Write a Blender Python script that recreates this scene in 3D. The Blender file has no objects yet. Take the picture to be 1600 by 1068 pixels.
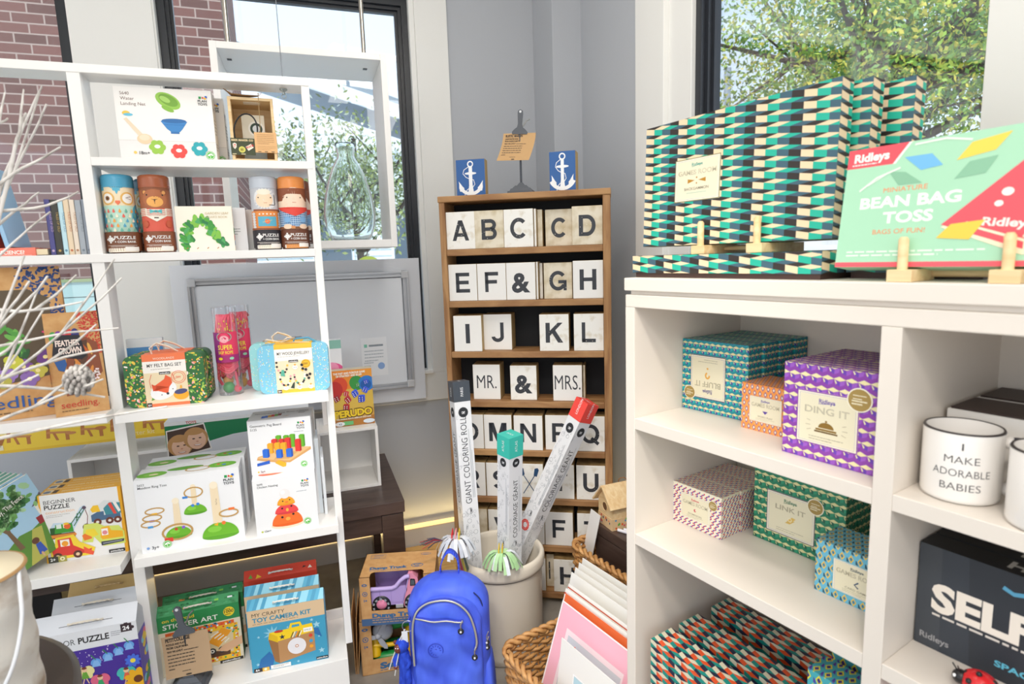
import bpy, math, random
from mathutils import Matrix, Vector
R = random.Random(7)
SC = bpy.context.scene
COL = SC.collection
PI = math.pi

# ------------------------------------------------------------ camera
f_px, pitch, roll = 911.85, 0.14403, -0.03317
cam = bpy.data.cameras.new('camera'); cam_o = bpy.data.objects.new('camera', cam); COL.objects.link(cam_o)
cam.sensor_width = 36.0; cam.lens = f_px / 1600 * 36
cam.clip_start = 0.02; cam.clip_end = 300
c_, s_ = math.cos(pitch), math.sin(pitch); cr, sr = math.cos(roll), math.sin(roll)
right = Vector((cr, sr * s_, sr * c_)); up = Vector((-sr, cr * s_, cr * c_)); fwd = Vector((0, c_, -s_))
cm = Matrix.Identity(4)
for i in range(3):
    cm[i][0] = right[i]; cm[i][1] = up[i]; cm[i][2] = -fwd[i]
cm[2][3] = 1.4625
cam_o.matrix_world = cm
cam.dof.use_dof = True; cam.dof.focus_distance = 2.1; cam.dof.aperture_fstop = 4.5
SC.camera = cam_o

# ------------------------------------------------------------ light
vs = SC.view_settings
vs.view_transform = 'Standard'; vs.look = 'None'; vs.gamma = 1.0; vs.use_curve_mapping = False
vs.exposure = 0.22
w = bpy.data.worlds.new('world'); SC.world = w; w.use_nodes = True
nt = w.node_tree; bg = nt.nodes['Background']
bg.inputs[1].default_value = 1.4
tc = nt.nodes.new('ShaderNodeTexCoord'); sep = nt.nodes.new('ShaderNodeSeparateXYZ'); rmp = nt.nodes.new('ShaderNodeValToRGB')
nt.links.new(tc.outputs['Generated'], sep.inputs[0]); nt.links.new(sep.outputs['Z'], rmp.inputs[0]); nt.links.new(rmp.outputs[0], bg.inputs[0])
rmp.color_ramp.elements[0].color = (.93, .90, .86, 1); rmp.color_ramp.elements[0].position = 0.0
rmp.color_ramp.elements[1].color = (.62, .79, 1.0, 1); rmp.color_ramp.elements[1].position = .7
e_ = rmp.color_ramp.elements.new(.12); e_.color = (.86, .92, .98, 1)
sun = bpy.data.lights.new('sun', 'SUN'); sun.energy = 4.5; sun.angle = .01; sun.color = (1, .95, .86)
so = bpy.data.objects.new('sun', sun); COL.objects.link(so)
so.rotation_euler = Vector((0.45, 0.75, -1.35)).to_track_quat('-Z', 'Y').to_euler()
def area(name, loc, target, size, power, col):
    l = bpy.data.lights.new(name, 'AREA'); l.energy = power; l.size = size; l.color = col
    o = bpy.data.objects.new(name, l); COL.objects.link(o); o.location = loc
    o.rotation_euler = (Vector(target) - Vector(loc)).to_track_quat('-Z', 'Y').to_euler()
    return o
LAMPS = [((-.9, .2, 2.86), (-.8, 1.2, .8), .7, 5, (1, .95, .88)), ((.6, .2, 2.86), (.5, 1.2, .8), .7, 6, (1, .94, .87)),
         ((0.0, 1.35, 2.86), (.0, 1.9, .4), .5, 8, (1, .92, .82)), ((-.2, -1.4, 2.86), (-.1, .6, .9), 1.2, 16, (1, .96, .9))]
def spot(loc, target, deg, power, col, blend=.6):
    l = bpy.data.lights.new('track_spot_light', 'SPOT'); l.energy = power; l.color = col; l.spot_size = math.radians(deg); l.spot_blend = blend; l.shadow_soft_size = .12
    o = bpy.data.objects.new('track_spot_light', l); COL.objects.link(o); o.location = loc; o.rotation_euler = (Vector(target) - Vector(loc)).to_track_quat('-Z', 'Y').to_euler()
spot((-.05, .1, 2.88), (-.12, 1.95, .15), 46, 95, (1, .93, .84), .8)
spot((-.55, -.3, 2.88), (-.45, 1.7, .35), 40, 60, (1, .95, .88), .8)
spot((-.25, -.7, 2.88), (.55, 1.1, .7), 44, 55, (1, .92, .83), .8)
for i, (a, b, s, p, c) in enumerate(LAMPS):
    area('ceiling_lamp_light', a, b, s, p, c)

# ------------------------------------------------------------ frames
class Fr:
    def __init__(s, x, y, deg): s.x, s.y, s.a = x, y, math.radians(deg)
    def mat(s, u=0, v=0, z=0, rot=0):
        c, n = math.cos(s.a), math.sin(s.a)
        return Matrix.Translation((s.x + u * c - v * n, s.y + u * n + v * c, z)) @ Matrix.Rotation(s.a + math.radians(rot), 4, 'Z')
W_ = Fr(-.5612, 1.775, 19.106)       # white shelving and the window wall
L_ = Fr(.3809, 2.2447, -10.193)      # letter shelf
K_ = Fr(.26549, 1.35, -57.533)       # white cabinet on the right
G_ = Fr(0, 0, 0)

# ------------------------------------------------------------ materials
_m = {}
def lin(h):
    h = h.lstrip('#'); o = []
    if len(h) == 3: h = ''.join(c * 2 for c in h)
    for i in (0, 2, 4):
        c = int(h[i:i + 2], 16) / 255
        o.append(c / 12.92 if c <= .04045 else ((c + .055) / 1.055) ** 2.4)
    return (*o, 1)
def mat(h, rough=.5, metal=0, spec=.5, name=None):
    k = (h, rough, metal, spec)
    if k not in _m:
        m = bpy.data.materials.new(name or 'paint_' + h.strip('#')); m.use_nodes = True
        b = m.node_tree.nodes['Principled BSDF']
        b.inputs['Base Color'].default_value = lin(h); b.inputs['Roughness'].default_value = rough
        b.inputs['Metallic'].default_value = metal; b.inputs['Specular IOR Level'].default_value = spec
        _m[k] = m
    return _m[k]
def nodemat(name, h1, h2, scale=(8, 8, 8), detail=4, rough=.6, bump=0, lo=.35, hi=.65, kind='noise', dist=0):
    if name in _m: return _m[name]
    m = bpy.data.materials.new(name); m.use_nodes = True; n = m.node_tree; b = n.nodes['Principled BSDF']
    t = n.nodes.new('ShaderNodeTexCoord'); mp = n.nodes.new('ShaderNodeMapping'); mp.inputs['Scale'].default_value = scale
    n.links.new(t.outputs['Object'], mp.inputs[0])
    if kind == 'noise':
        x = n.nodes.new('ShaderNodeTexNoise'); x.inputs['Scale'].default_value = 1; x.inputs['Detail'].default_value = detail
        x.inputs['Distortion'].default_value = dist; fac = x.outputs['Fac']
    else:
        x = n.nodes.new('ShaderNodeTexVoronoi'); x.inputs['Scale'].default_value = 1; fac = x.outputs['Distance']
    n.links.new(mp.outputs[0], x.inputs['Vector'])
    r = n.nodes.new('ShaderNodeValToRGB'); r.color_ramp.elements[0].color = lin(h1); r.color_ramp.elements[1].color = lin(h2)
    r.color_ramp.elements[0].position = lo; r.color_ramp.elements[1].position = hi
    n.links.new(fac, r.inputs[0]); n.links.new(r.outputs[0], b.inputs['Base Color']); b.inputs['Roughness'].default_value = rough
    if bump:
        bp = n.nodes.new('ShaderNodeBump'); bp.inputs['Strength'].default_value = bump; bp.inputs['Distance'].default_value = .002
        n.links.new(fac, bp.inputs['Height']); n.links.new(bp.outputs[0], b.inputs['Normal'])
    _m[name] = m; return m
def glassmat(name, tint='#ffffff', refl=.08, rough=.02):
    if name in _m: return _m[name]
    m = bpy.data.materials.new(name); m.use_nodes = True; n = m.node_tree; n.nodes.clear()
    o = n.nodes.new('ShaderNodeOutputMaterial'); t = n.nodes.new('ShaderNodeBsdfTransparent'); g = n.nodes.new('ShaderNodeBsdfGlossy')
    t.inputs[0].default_value = lin(tint); g.inputs['Roughness'].default_value = rough
    mx = n.nodes.new('ShaderNodeMixShader'); lw = n.nodes.new('ShaderNodeLayerWeight'); lw.inputs[0].default_value = .35
    mt = n.nodes.new('ShaderNodeMath'); mt.operation = 'MULTIPLY_ADD'; mt.inputs[1].default_value = .7; mt.inputs[2].default_value = refl
    n.links.new(lw.outputs['Facing'], mt.inputs[0]); n.links.new(mt.outputs[0], mx.inputs[0])
    n.links.new(t.outputs[0], mx.inputs[1]); n.links.new(g.outputs[0], mx.inputs[2]); n.links.new(mx.outputs[0], o.inputs[0])
    _m[name] = m; return m
def emit(name, h, s):
    if name in _m: return _m[name]
    m = bpy.data.materials.new(name); m.use_nodes = True; b = m.node_tree.nodes['Principled BSDF']
    b.inputs['Base Color'].default_value = lin(h); b.inputs['Emission Color'].default_value = lin(h); b.inputs['Emission Strength'].default_value = s
    _m[name] = m; return m
WHITE = mat('#f1efec', .35, name='white_lacquer')
TRIM = mat('#e9e9e6', .45, name='trim_paint')
GREY = mat('#b3b7be', .55, name='grey_wall_paint')
BLACKF = mat('#23272e', .35, name='dark_window_frame')
WOOD = nodemat('old_wood', '#855a35', '#b98e5e', (5, 40, 14), 5, .6, .35, .3, .7, dist=.6)
WOODV = nodemat('old_wood_upright', '#855a35', '#b98e5e', (40, 5, 4), 5, .6, .35, .3, .7, dist=.6)
DARKW = nodemat('dark_wood', '#3a2c27', '#5b4a43', (4, 30, 30), 5, .35, .1, .3, .7, dist=.5)
PALEW = nodemat('pale_wood', '#e2bd88', '#f0d6a8', (6, 60, 60), 4, .55, .05, .35, .65, dist=.4)
KRAFT = nodemat('kraft_card', '#c6945c', '#d1a36c', (40, 40, 40), 3, .75, .05)
CONC = nodemat('concrete_floor', '#7c7872', '#9d978f', (7, 7, 7), 9, .55, .15, .3, .7)
BLOCKW = nodemat('worn_white_paint', '#d9d0be', '#f1efe9', (25, 25, 25), 8, .7, .3, .30, .46)
BLOCKG = nodemat('aged_cream_paint', '#c3b28f', '#e3dac6', (22, 22, 22), 8, .7, .3, .30, .6)
BLOCKS = nodemat('raw_block_wood', '#8f7246', '#b89a68', (30, 60, 10), 5, .7, .2)
WICK = nodemat('wicker', '#a9743c', '#d6a468', (30, 30, 60), 4, .5, .2, .3, .7)
GLASS = glassmat('window_glass', '#f4faff', .03)
ACRY = glassmat('clear_acrylic', '#fafcff', .05)
INK = '#23262c'

# ------------------------------------------------------------ mesh builder
def clip(poly, W, H):
    def cut(p, ax, lim, sg):
        o = []
        for i in range(len(p)):
            a, b = p[i], p[(i + 1) % len(p)]
            ia, ib = sg * (a[ax] - lim) <= 1e-9, sg * (b[ax] - lim) <= 1e-9
            if ia: o.append(a)
            if ia != ib:
                t = (lim - a[ax]) / (b[ax] - a[ax]); o.append((a[0] + t * (b[0] - a[0]), a[1] + t * (b[1] - a[1])))
        return o
    for ax, lim, sg in ((0, 0, -1), (0, W, 1), (1, 0, -1), (1, H, 1)):
        poly = cut(poly, ax, lim, sg)
        if len(poly) < 3: return None
    return poly
class MB:
    def __init__(s): s.v = []; s.f = []; s.fm = []; s.sm = []; s.mats = []; s.layer = 0
    def mi(s, m):
        if isinstance(m, str): m = mat(m)
        if m not in s.mats: s.mats.append(m)
        return s.mats.index(m)
    def face(s, pts, m, smooth=False):
        k = len(s.v); s.v += [tuple(p) for p in pts]; s.f.append(tuple(range(k, k + len(pts)))); s.fm.append(s.mi(m)); s.sm.append(smooth)
    def raw(s, vs, fs, m, smooth=False):
        k = len(s.v); s.v += [tuple(p) for p in vs]; i = s.mi(m)
        for q in fs: s.f.append(tuple(a + k for a in q)); s.fm.append(i); s.sm.append(smooth)
    def box(s, x0, x1, y0, y1, z0, z1, m, T=None, M=None):
        P = [(x, y, z) for z in (z0, z1) for y in (y0, y1) for x in (x0, x1)]
        if T: P = [tuple(T @ Vector(p)) for p in P]
        F = dict(bottom=(0, 2, 3, 1), top=(4, 5, 7, 6), front=(0, 1, 5, 4), back=(2, 6, 7, 3), left=(0, 4, 6, 2), right=(1, 3, 7, 5))
        k = len(s.v); s.v += P
        for n, q in F.items():
            s.f.append(tuple(a + k for a in q)); s.fm.append(s.mi((M or {}).get(n, m))); s.sm.append(False)
        return s
    def prism(s, pts, y0, y1, m, T=None, side=None):   # pts in x,z ; extruded along y
        n = len(pts); A = [(x, y0, z) for x, z in pts] + [(x, y1, z) for x, z in pts]
        if T: A = [tuple(T @ Vector(p)) for p in A]
        s.raw(A, [tuple(range(n)), tuple(range(2 * n - 1, n - 1, -1))], m)
        s.raw(A, [(i, i + n, (i + 1) % n + n, (i + 1) % n) for i in range(n)], side or m)
        return s
    def lathe(s, prof, m, seg=40, T=None, cap=True, smooth=True, sx=1, sy=1):
        vs = []; fs = []
        for r, z in prof:
            for i in range(seg):
                a = 2 * PI * i / seg; vs.append((r * math.cos(a) * sx, r * math.sin(a) * sy, z))
        for j in range(len(prof) - 1):
            for i in range(seg):
                a, b = j * seg + i, j * seg + (i + 1) % seg; fs.append((a, b, b + seg, a + seg))
        if T: vs = [tuple(T @ Vector(p)) for p in vs]
        s.raw(vs, fs, m, smooth)
        if cap:
            n = len(prof)
            s.raw(vs[:seg], [tuple(range(seg - 1, -1, -1))], m); s.raw(vs[(n - 1) * seg:], [tuple(range(seg))], m)
        return s
    def tube(s, path, r, m, seg=8, closed=False, cap=True, flat=1):
        P = [Vector(p) for p in path]; n = len(P); rs = r if isinstance(r, (list, tuple)) else [r] * n
        vs = []; prev = None
        for i in range(n):
            t = (P[(i + 1) % n] - P[i - 1]) if closed else (P[min(i + 1, n - 1)] - P[max(i - 1, 0)])
            t.normalize() if t.length > 1e-9 else None
            if prev is None:
                a = Vector((0, 0, 1)) if abs(t.z) < .9 else Vector((1, 0, 0)); nrm = (a - t * a.dot(t)).normalized()
            else: nrm = (prev - t * prev.dot(t)).normalized()
            prev = nrm; bi = t.cross(nrm)
            for k in range(seg):
                a = 2 * PI * k / seg; vs.append(P[i] + (nrm * math.cos(a) * flat + bi * math.sin(a)) * rs[i])
        fs = []
        for i in range(n if closed else n - 1):
            for k in range(seg):
                a, b = i * seg + k, i * seg + (k + 1) % seg; c, d = ((i + 1) % n) * seg + (k + 1) % seg, ((i + 1) % n) * seg + k
                fs.append((a, d, c, b)[::-1])
        s.raw(vs, fs, m, True)
        if cap and not closed:
            s.raw(vs[:seg], [tuple(range(seg))[::-1]], m); s.raw(vs[-seg:], [tuple(range(seg))], m)
        return s
    def ball(s, c, r, m, n=14, k=9, sx=1, sy=1, sz=1, T=None):
        vs = []; fs = []
        for j in range(k + 1):
            t = PI * j / k
            for i in range(n):
                a = 2 * PI * i / n; vs.append((c[0] + r * sx * math.sin(t) * math.cos(a), c[1] + r * sy * math.sin(t) * math.sin(a), c[2] + r * sz * math.cos(t)))
        for j in range(k):
            for i in range(n):
                a, b = j * n + i, j * n + (i + 1) % n; fs.append((a, a + n, b + n, b))
        if T: vs = [tuple(T @ Vector(p)) for p in vs]
        s.raw(vs, fs, m, True); return s
    def build(s, name, parent=None, M=None, bevel=0, seg=2, sub=0, solid=0):
        me = bpy.data.meshes.new(name); me.from_pydata(s.v, [], s.f)
        for m in s.mats: me.materials.append(m)
        me.polygons.foreach_set('material_index', s.fm); me.polygons.foreach_set('use_smooth', s.sm); me.update()
        o = bpy.data.objects.new(name, me); COL.objects.link(o)
        if parent is not None: o.parent = parent
        if M is not None: o.matrix_basis = M
        if solid: md = o.modifiers.new('thick', 'SOLIDIFY'); md.thickness = solid
        if bevel: md = o.modifiers.new('bevel', 'BEVEL'); md.width = bevel; md.segments = seg; md.limit_method = 'ANGLE'; md.angle_limit = .7
        if sub: md = o.modifiers.new('sub', 'SUBSURF'); md.levels = sub; md.render_levels = sub
        return o
_t = {}
def glyphs(txt, bold):
    k = (txt, bold)
    if k not in _t:
        c = bpy.data.curves.new('t', 'FONT'); c.body = txt; c.size = 1; c.resolution_u = 3; c.offset = bold; c.fill_mode = 'BOTH'; c.dimensions = '2D'
        o = bpy.data.objects.new('t', c); COL.objects.link(o)
        me = bpy.data.meshes.new_from_object(o)
        vs = [(v.co.x / .729, v.co.y / .729) for v in me.vertices]; fs = [tuple(p.vertices) for p in me.polygons]
        up_ = [p.normal.z >= 0 for p in me.polygons]; fs = [q if u else q[::-1] for q, u in zip(fs, up_)]
        bpy.data.objects.remove(o); bpy.data.meshes.remove(me); bpy.data.curves.remove(c)
        x0 = min((v[0] for v in vs), default=0); x1 = max((v[0] for v in vs), default=1)
        _t[k] = ([(a - x0, b) for a, b in vs], fs, x1 - x0)
    return _t[k]
class Face:
    """a printed face; x in 0..100 (percent of width), y in 0..100 (percent of height), sizes in percent of height"""
    def __init__(s, mb, O, ex, ey, W, H, off=.0002):
        s.b = mb; s.O = Vector(O); s.ex = Vector(ex).normalized(); s.ey = Vector(ey).normalized(); s.n = s.ex.cross(s.ey); s.W = W; s.H = H; s.k = 0; s.off = off
    def P(s, x, y): return s.O + s.ex * x + s.ey * y + s.n * (s.off + s.k * .000028)
    def mp(s, pts, col, cl=True):
        s.k += 1
        if cl:
            pts = clip(pts, s.W, s.H)
            if not pts: return
        s.b.face([s.P(*p) for p in pts], col)
    def q(s, pts): return [(x / 100 * s.W, y / 100 * s.H) for x, y in pts]
    def poly(s, pts, col): s.mp(s.q(pts), col); return s
    def rect(s, x0, y0, x1, y1, col): return s.poly([(x0, y0), (x1, y0), (x1, y1), (x0, y1)], col)
    def circ(s, x, y, r, col, sx=1, sy=1, n=20, rot=0, a0=0, a1=360):
        cx, cy, r = x / 100 * s.W, y / 100 * s.H, r / 100 * s.H; cr_, sr_ = math.cos(math.radians(rot)), math.sin(math.radians(rot)); pts = []
        m = n if a1 - a0 == 360 else n + 1
        for i in range(m):
            a = math.radians(a0 + (a1 - a0) * i / n); u, v = r * sx * math.cos(a), r * sy * math.sin(a)
            pts.append((cx + u * cr_ - v * sr_, cy + u * sr_ + v * cr_))
        s.mp(pts, col); return s
    def ring(s, x, y, r, col, t=1, sx=1, sy=1, n=24, a0=0, a1=360):
        return s.line([(x + r * s.H / s.W * sx * math.cos(math.radians(a0 + (a1 - a0) * i / n)), y + r * sy * math.sin(math.radians(a0 + (a1 - a0) * i / n))) for i in range(n + 1)], col, t)
    def line(s, pts, col, t=1):
        P = [Vector(p) for p in s.q(pts)]; h = t / 200 * s.H; s.k += 1; L = []
        for i, p in enumerate(P):
            d = (P[min(i + 1, len(P) - 1)] - P[max(i - 1, 0)]); d = d.normalized() if d.length else Vector((1, 0)); nn = Vector((-d.y, d.x)) * h
            L.append((p + nn, p - nn))
        for (a, b), (c, d) in zip(L, L[1:]): s.b.face([s.P(*b), s.P(*d), s.P(*c), s.P(*a)], col)
        return s
    def text(s, txt, x, y, size, col, al='l', bold=0.0, sx=1, rot=0, width=None):
        vs, fs, wd = glyphs(txt, bold); k = size / 100 * s.H; s.k += 1
        if width: sx = width / 100 * s.W / (wd * k)
        x0 = x / 100 * s.W; y0 = y / 100 * s.H; dx = {'l': 0, 'c': -wd * k * sx / 2, 'r': -wd * k * sx}[al]; ca, sa = math.cos(math.radians(rot)), math.sin(math.radians(rot))
        V = []
        for a, b in vs:
            a = a * k * sx + dx; b = b * k; V.append(s.P(x0 + a * ca - b * sa, y0 + a * sa + b * ca))
        s.b.raw(V, fs, col); return s
    def fine(s, x, y, w, n, dy, col, t=1, seed=3):
        r = random.Random(seed)
        for i in range(n):
            ww = w * (1 if i < n - 1 else .7); xx = x
            while xx < x + ww:
                l = (2 + 5 * r.random()) * w / 60; l = min(l, x + ww - xx)
                s.rect(xx, y - i * dy, xx + l, y - i * dy + t, col); s.k -= 1; xx += l + w / 60
            s.k += 1
        return s
def faces(mb, w, d, h):
    return (Face(mb, (0, 0, 0), (1, 0, 0), (0, 0, 1), w, h), Face(mb, (0, 0, h), (1, 0, 0), (0, 1, 0), w, d),
            Face(mb, (w, 0, 0), (0, 1, 0), (0, 0, 1), d, h), Face(mb, (0, d, 0), (0, -1, 0), (0, 0, 1), d, h))
# ------------------------------------------------------------ scene tree
def tag(o, label, cat, group=None):
    o['label'] = label; o['category'] = cat
    if group: o['group'] = group
    return o
def thing(name, label, cat, M=None, group=None):
    o = bpy.data.objects.new(name, None); COL.objects.link(o); o.empty_display_size = .03
    if M is not None: o.matrix_world = M
    return tag(o, label, cat, group)
def struct(name, mb, M=None, parent=None, **k):
    o = mb.build(name, parent, M, **k)
    if parent is None: o['kind'] = 'structure'
    return o
def dup(root, M, label=None, group=None):
    kids = [o for o in COL.objects if o.parent is not None]
    def cp(o, par):
        n = o.copy(); COL.objects.link(n)
        if par is not None: n.parent = par
        for ch in kids:
            if ch.parent == o: cp(ch, n)
        return n
    r = cp(root, None); r.matrix_world = M
    if label: r['label'] = label
    if group: r['group'] = group
    return r
def carton(name, label, cat, fr, u, v, z, rot, w, d, h, col, art=None, top=None, side=None, left=None, group=None, M=None, bevel=.0008, body='carton'):
    mb = MB(); mb.box(0, w, 0, d, 0, h, col, M=M)
    F, T, S, Lf = faces(mb, w, d, h)
    if art: art(F)
    if top: top(T)
    if side: side(S)
    if left: left(Lf)
    o = mb.build(name, None, fr.mat(u, v, z, rot), bevel=bevel)
    return tag(o, label, cat, group)
# ============================================================ the setting
WM = W_.mat()
def wbox(name, *b, m=TRIM, parent=None, bevel=0, label=None):
    mb = MB(); mb.box(*b, m); o = mb.build(name, parent, WM if parent is None else None, bevel=bevel)
    if parent is None: o['kind'] = 'structure'
    return o
wbox('floor', -3.2, 1.37, -5, 1.12, -.04, 0, m=CONC)
wbox('ceiling', -3.2, 1.37, -5, 1.12, 2.95, 3.0, m=mat('#f4f3f0', .7))
mb = MB()
mb.box(-3.2, 1.37, 1.0, 1.12, 0, .765, GREY); mb.box(.63, 1.37, 1.0, 1.12, .765, 2.95, GREY)
mb.box(-3.2, .63, 1.0, 1.12, 2.72, 2.95, GREY); mb.box(-3.2, -1.95, 1.0, 1.12, .765, 2.72, GREY)
struct('wall_left', mb, WM)
mb = MB()
mb.box(-1.95, .665, .985, 1.12, .765, .905, TRIM); mb.box(-.848, -.553, .985, 1.12, .905, 2.72, TRIM)
mb.box(.512, .665, .985, 1.12, .905, 2.72, TRIM); mb.box(-1.95, .665, .985, 1.12, 2.66, 2.74, TRIM)
mb.box(.488, .512, .995, 1.115, .905, 2.66, TRIM); mb.box(-.555, -.545, .99, 1.115, .905, 2.66, TRIM)
mb.box(-.555, .512, .965, 1.1, .905, .922, mat('#f4f4f1', .4)); mb.box(-1.95, -.848, .965, 1.1, .905, .922, mat('#f4f4f1', .4))
struct('trim_1', mb, WM, bevel=.002)
def window(name, a0, a1, z0, z1, c, T, ax='u', mull=()):
    """black framed fixed window between a0 and a1; c = depth of the frame"""
    def bx(mb, p0, p1, q0, q1, d0, d1, m):
        if ax == 'u': mb.box(p0, p1, c + d0, c + d1, q0, q1, m)
        else: mb.box(c + d0, c + d1, p0, p1, q0, q1, m)
    mb = MB()
    for i, (t, d) in enumerate(((.03, .0), (.044, .018), (.056, .034))):
        e = .012 if i else 0
        bx(mb, a0, a0 + t, z0, z1, d, .06, BLACKF); bx(mb, a1 - t, a1, z0, z1, d, .06, BLACKF)
        bx(mb, a0 + t, a1 - t, z1 - t, z1, d, .06, BLACKF); bx(mb, a0 + t, a1 - t, z0, z0 + t, d, .06, BLACKF)
    fr = struct(name, mb, T)
    g = MB(); bx(g, a0 + .05, a1 - .05, z0 + .05, z1 - .05, .044, .048, GLASS); g.build('pane', fr)
    return fr
window('window_1', -1.95, -.848, .92, 2.66, 1.03, WM)
window('window_2', -.545, .49, .92, 2.66, 1.03, WM)
mb = MB(); mb.box(-3.2, 1.1, .985, 1.0, 0, .106, mat('#e2e2e0', .5)); struct('baseboard_left', mb, WM, bevel=.001)
mb = MB(); mb.box(-.96, 1.1, .978, .9995, .1065, .121, emit('warm_led', '#ffd893', 1.0)); o = mb.build('led_strip', None, WM)
tag(o, 'thin warm glowing light strip running along the top of the baseboard', 'light strip')
for uu in (-.6, -.1, .45, .85):
    l = bpy.data.lights.new('led', 'AREA'); l.shape = 'RECTANGLE'; l.size = .5; l.size_y = .012; l.energy = .7; l.color = (1, .72, .3)
    lo = bpy.data.objects.new('led_strip_light', l); COL.objects.link(lo)
    lo.matrix_world = W_.mat(uu, .962, .135) @ Matrix.Rotation(PI, 4, 'X') @ Matrix.Rotation(math.radians(25), 4, 'X')
mb = MB(); mb.box(1.1028, 1.37, .761, 1.0, 0, 2.95, GREY); struct('wall_corner', mb, WM, bevel=.002)
mb = MB(); c0, c1 = 1.2489, 1.37
mb.box(c0, c1, -5, .761, 0, .765, GREY); mb.box(c0, c1, .2, .761, .765, 2.95, GREY); mb.box(c0, c1, -5, -1.5, .765, 2.95, GREY); mb.box(c0, c1, -1.5, .2, 2.72, 2.95, GREY)
struct('wall_right', mb, WM)
mb = MB(); c0 = 1.236
mb.box(c0, c1, .07, .263, .765, 2.74, TRIM); mb.box(c0, c1, -1.4, -1.03, .765, 2.74, TRIM); mb.box(c0, c1, -1.03, .07, .765, .905, TRIM); mb.box(c0, c1, -1.03, .07, 2.66, 2.74, TRIM)
mb.box(c0 - .02, c1 - .02, -1.03, .07, .905, .92, mat('#f4f4f1', .4)); mb.box(c0 + .022, c1 - .005, -.066, .07, .905, 2.66, TRIM)
struct('trim_2', mb, WM, bevel=.002)
window('window_3', -1.07, -.066, .92, 2.66, 1.275, WM, 'v')

# ============================================================ outside the windows
def brickmat():
    m = bpy.data.materials.new('brick_wall_material'); m.use_nodes = True; n = m.node_tree; b = n.nodes['Principled BSDF']
    t = n.nodes.new('ShaderNodeTexCoord'); mp = n.nodes.new('ShaderNodeMapping'); mp.inputs['Rotation'].default_value = (PI / 2, 0, 0)
    x = n.nodes.new('ShaderNodeTexBrick'); x.inputs['Scale'].default_value = 1; x.inputs['Brick Width'].default_value = .235; x.inputs['Row Height'].default_value = .083
    x.inputs['Mortar Size'].default_value = .007; x.inputs['Color1'].default_value = lin('#5f3a33'); x.inputs['Color2'].default_value = lin('#7c4c43'); x.inputs['Mortar'].default_value = lin('#ab9488')
    x.inputs['Mortar Smooth'].default_value = .3
    n.links.new(t.outputs['Object'], mp.inputs[0]); n.links.new(mp.outputs[0], x.inputs[0]); n.links.new(x.outputs['Color'], b.inputs['Base Color'])
    b.inputs['Roughness'].default_value = .85; return m
BRICK = brickmat()
mb = MB(); mb.box(-9, -.60, 4.5, 6.0, -.2, 8, BRICK); mb.box(-9, -.58, 4.44, 4.5, 5.0, 5.12, '#cfc4bb')
tag(mb.build('brick_building', None, WM), 'dark red brick building with pale mortar standing outside the left windows', 'building')
mb = MB()
for i in range(11): mb.box(-6, -.7, 4.1 - .004 * i, 4.16, -.05 + i * .13, .075 + i * .13, mat('#a9bfb9', .6))
mb.box(-6, -.7, 4.05, 4.2, 1.375, 1.40, '#8f9a6a')
tag(mb.build('board_fence', None, WM), 'pale teal board fence with a mossy cap in front of the brick building', 'fence')
wbox('ground_outside', -30, 40, 1.13, 60, -.3, -.2, m=mat('#cfd2d2', .9))
wbox('pavement_outside', 1.38, 40, -30, 1.13, -.3, -.2, m=mat('#cfd2d2', .9))
hm = thing('gabled_house', 'pale house with dark gabled roof and white eaves beyond the brick building', 'house', W_.mat(-.2, 12.5, -.2))
mb = MB(); mb.box(-1.2, 6.0, 0, 2.2, 0, 4.2, mat('#eef4f7', .8))
for i in range(28): mb.box(-1.21, 6.01, -.012, 0, i * .15, i * .15 + .012, mat('#a9b8c0', .8))
mb.build('wall', hm)
mb = MB(); mb.prism([(-1.6, 6.3), (-1.6, 6.5), (6.4, 4.15), (6.4, 3.95)], -.4, 2.4, mat('#8b959e', .8)); mb.build('roof', hm)
mb = MB(); mb.prism([(-1.65, 6.05), (-1.65, 6.35), (6.45, 3.98), (6.45, 3.7)], -.5, -.4, '#f3f6f8'); mb.build('eaves', hm)
for x in (.4, 2.2, 4.2):
    mb = MB(); mb.box(x, x + .8, -.05, 0, 1.6, 3.0, mat('#5d6b78', .3)); mb.box(x - .06, x + .86, -.03, 0, 1.54, 3.06, '#f0f4f6'); mb.build('window', hm)
mb = MB(); mb.box(4.2, 11, 16, 20, -.2, 3.4, mat('#a8604f', .8)); mb.box(4.1, 11.1, 15.9, 20.1, 3.4, 3.6, '#e6e6e4')
F = Face(mb, (4.2, 16, -.2), (1, 0, 0), (0, 0, 1), 6.8, 3.6); F.rect(0, 62, 60, 90, '#e9eef0'); F.text('IPI', 6, 68, 15, '#e2332b', bold=.05)
tag(mb.build('shop_building', None, WM), 'low red shop building with pale fascia and red sign letters, far beyond the middle window', 'building')
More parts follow.
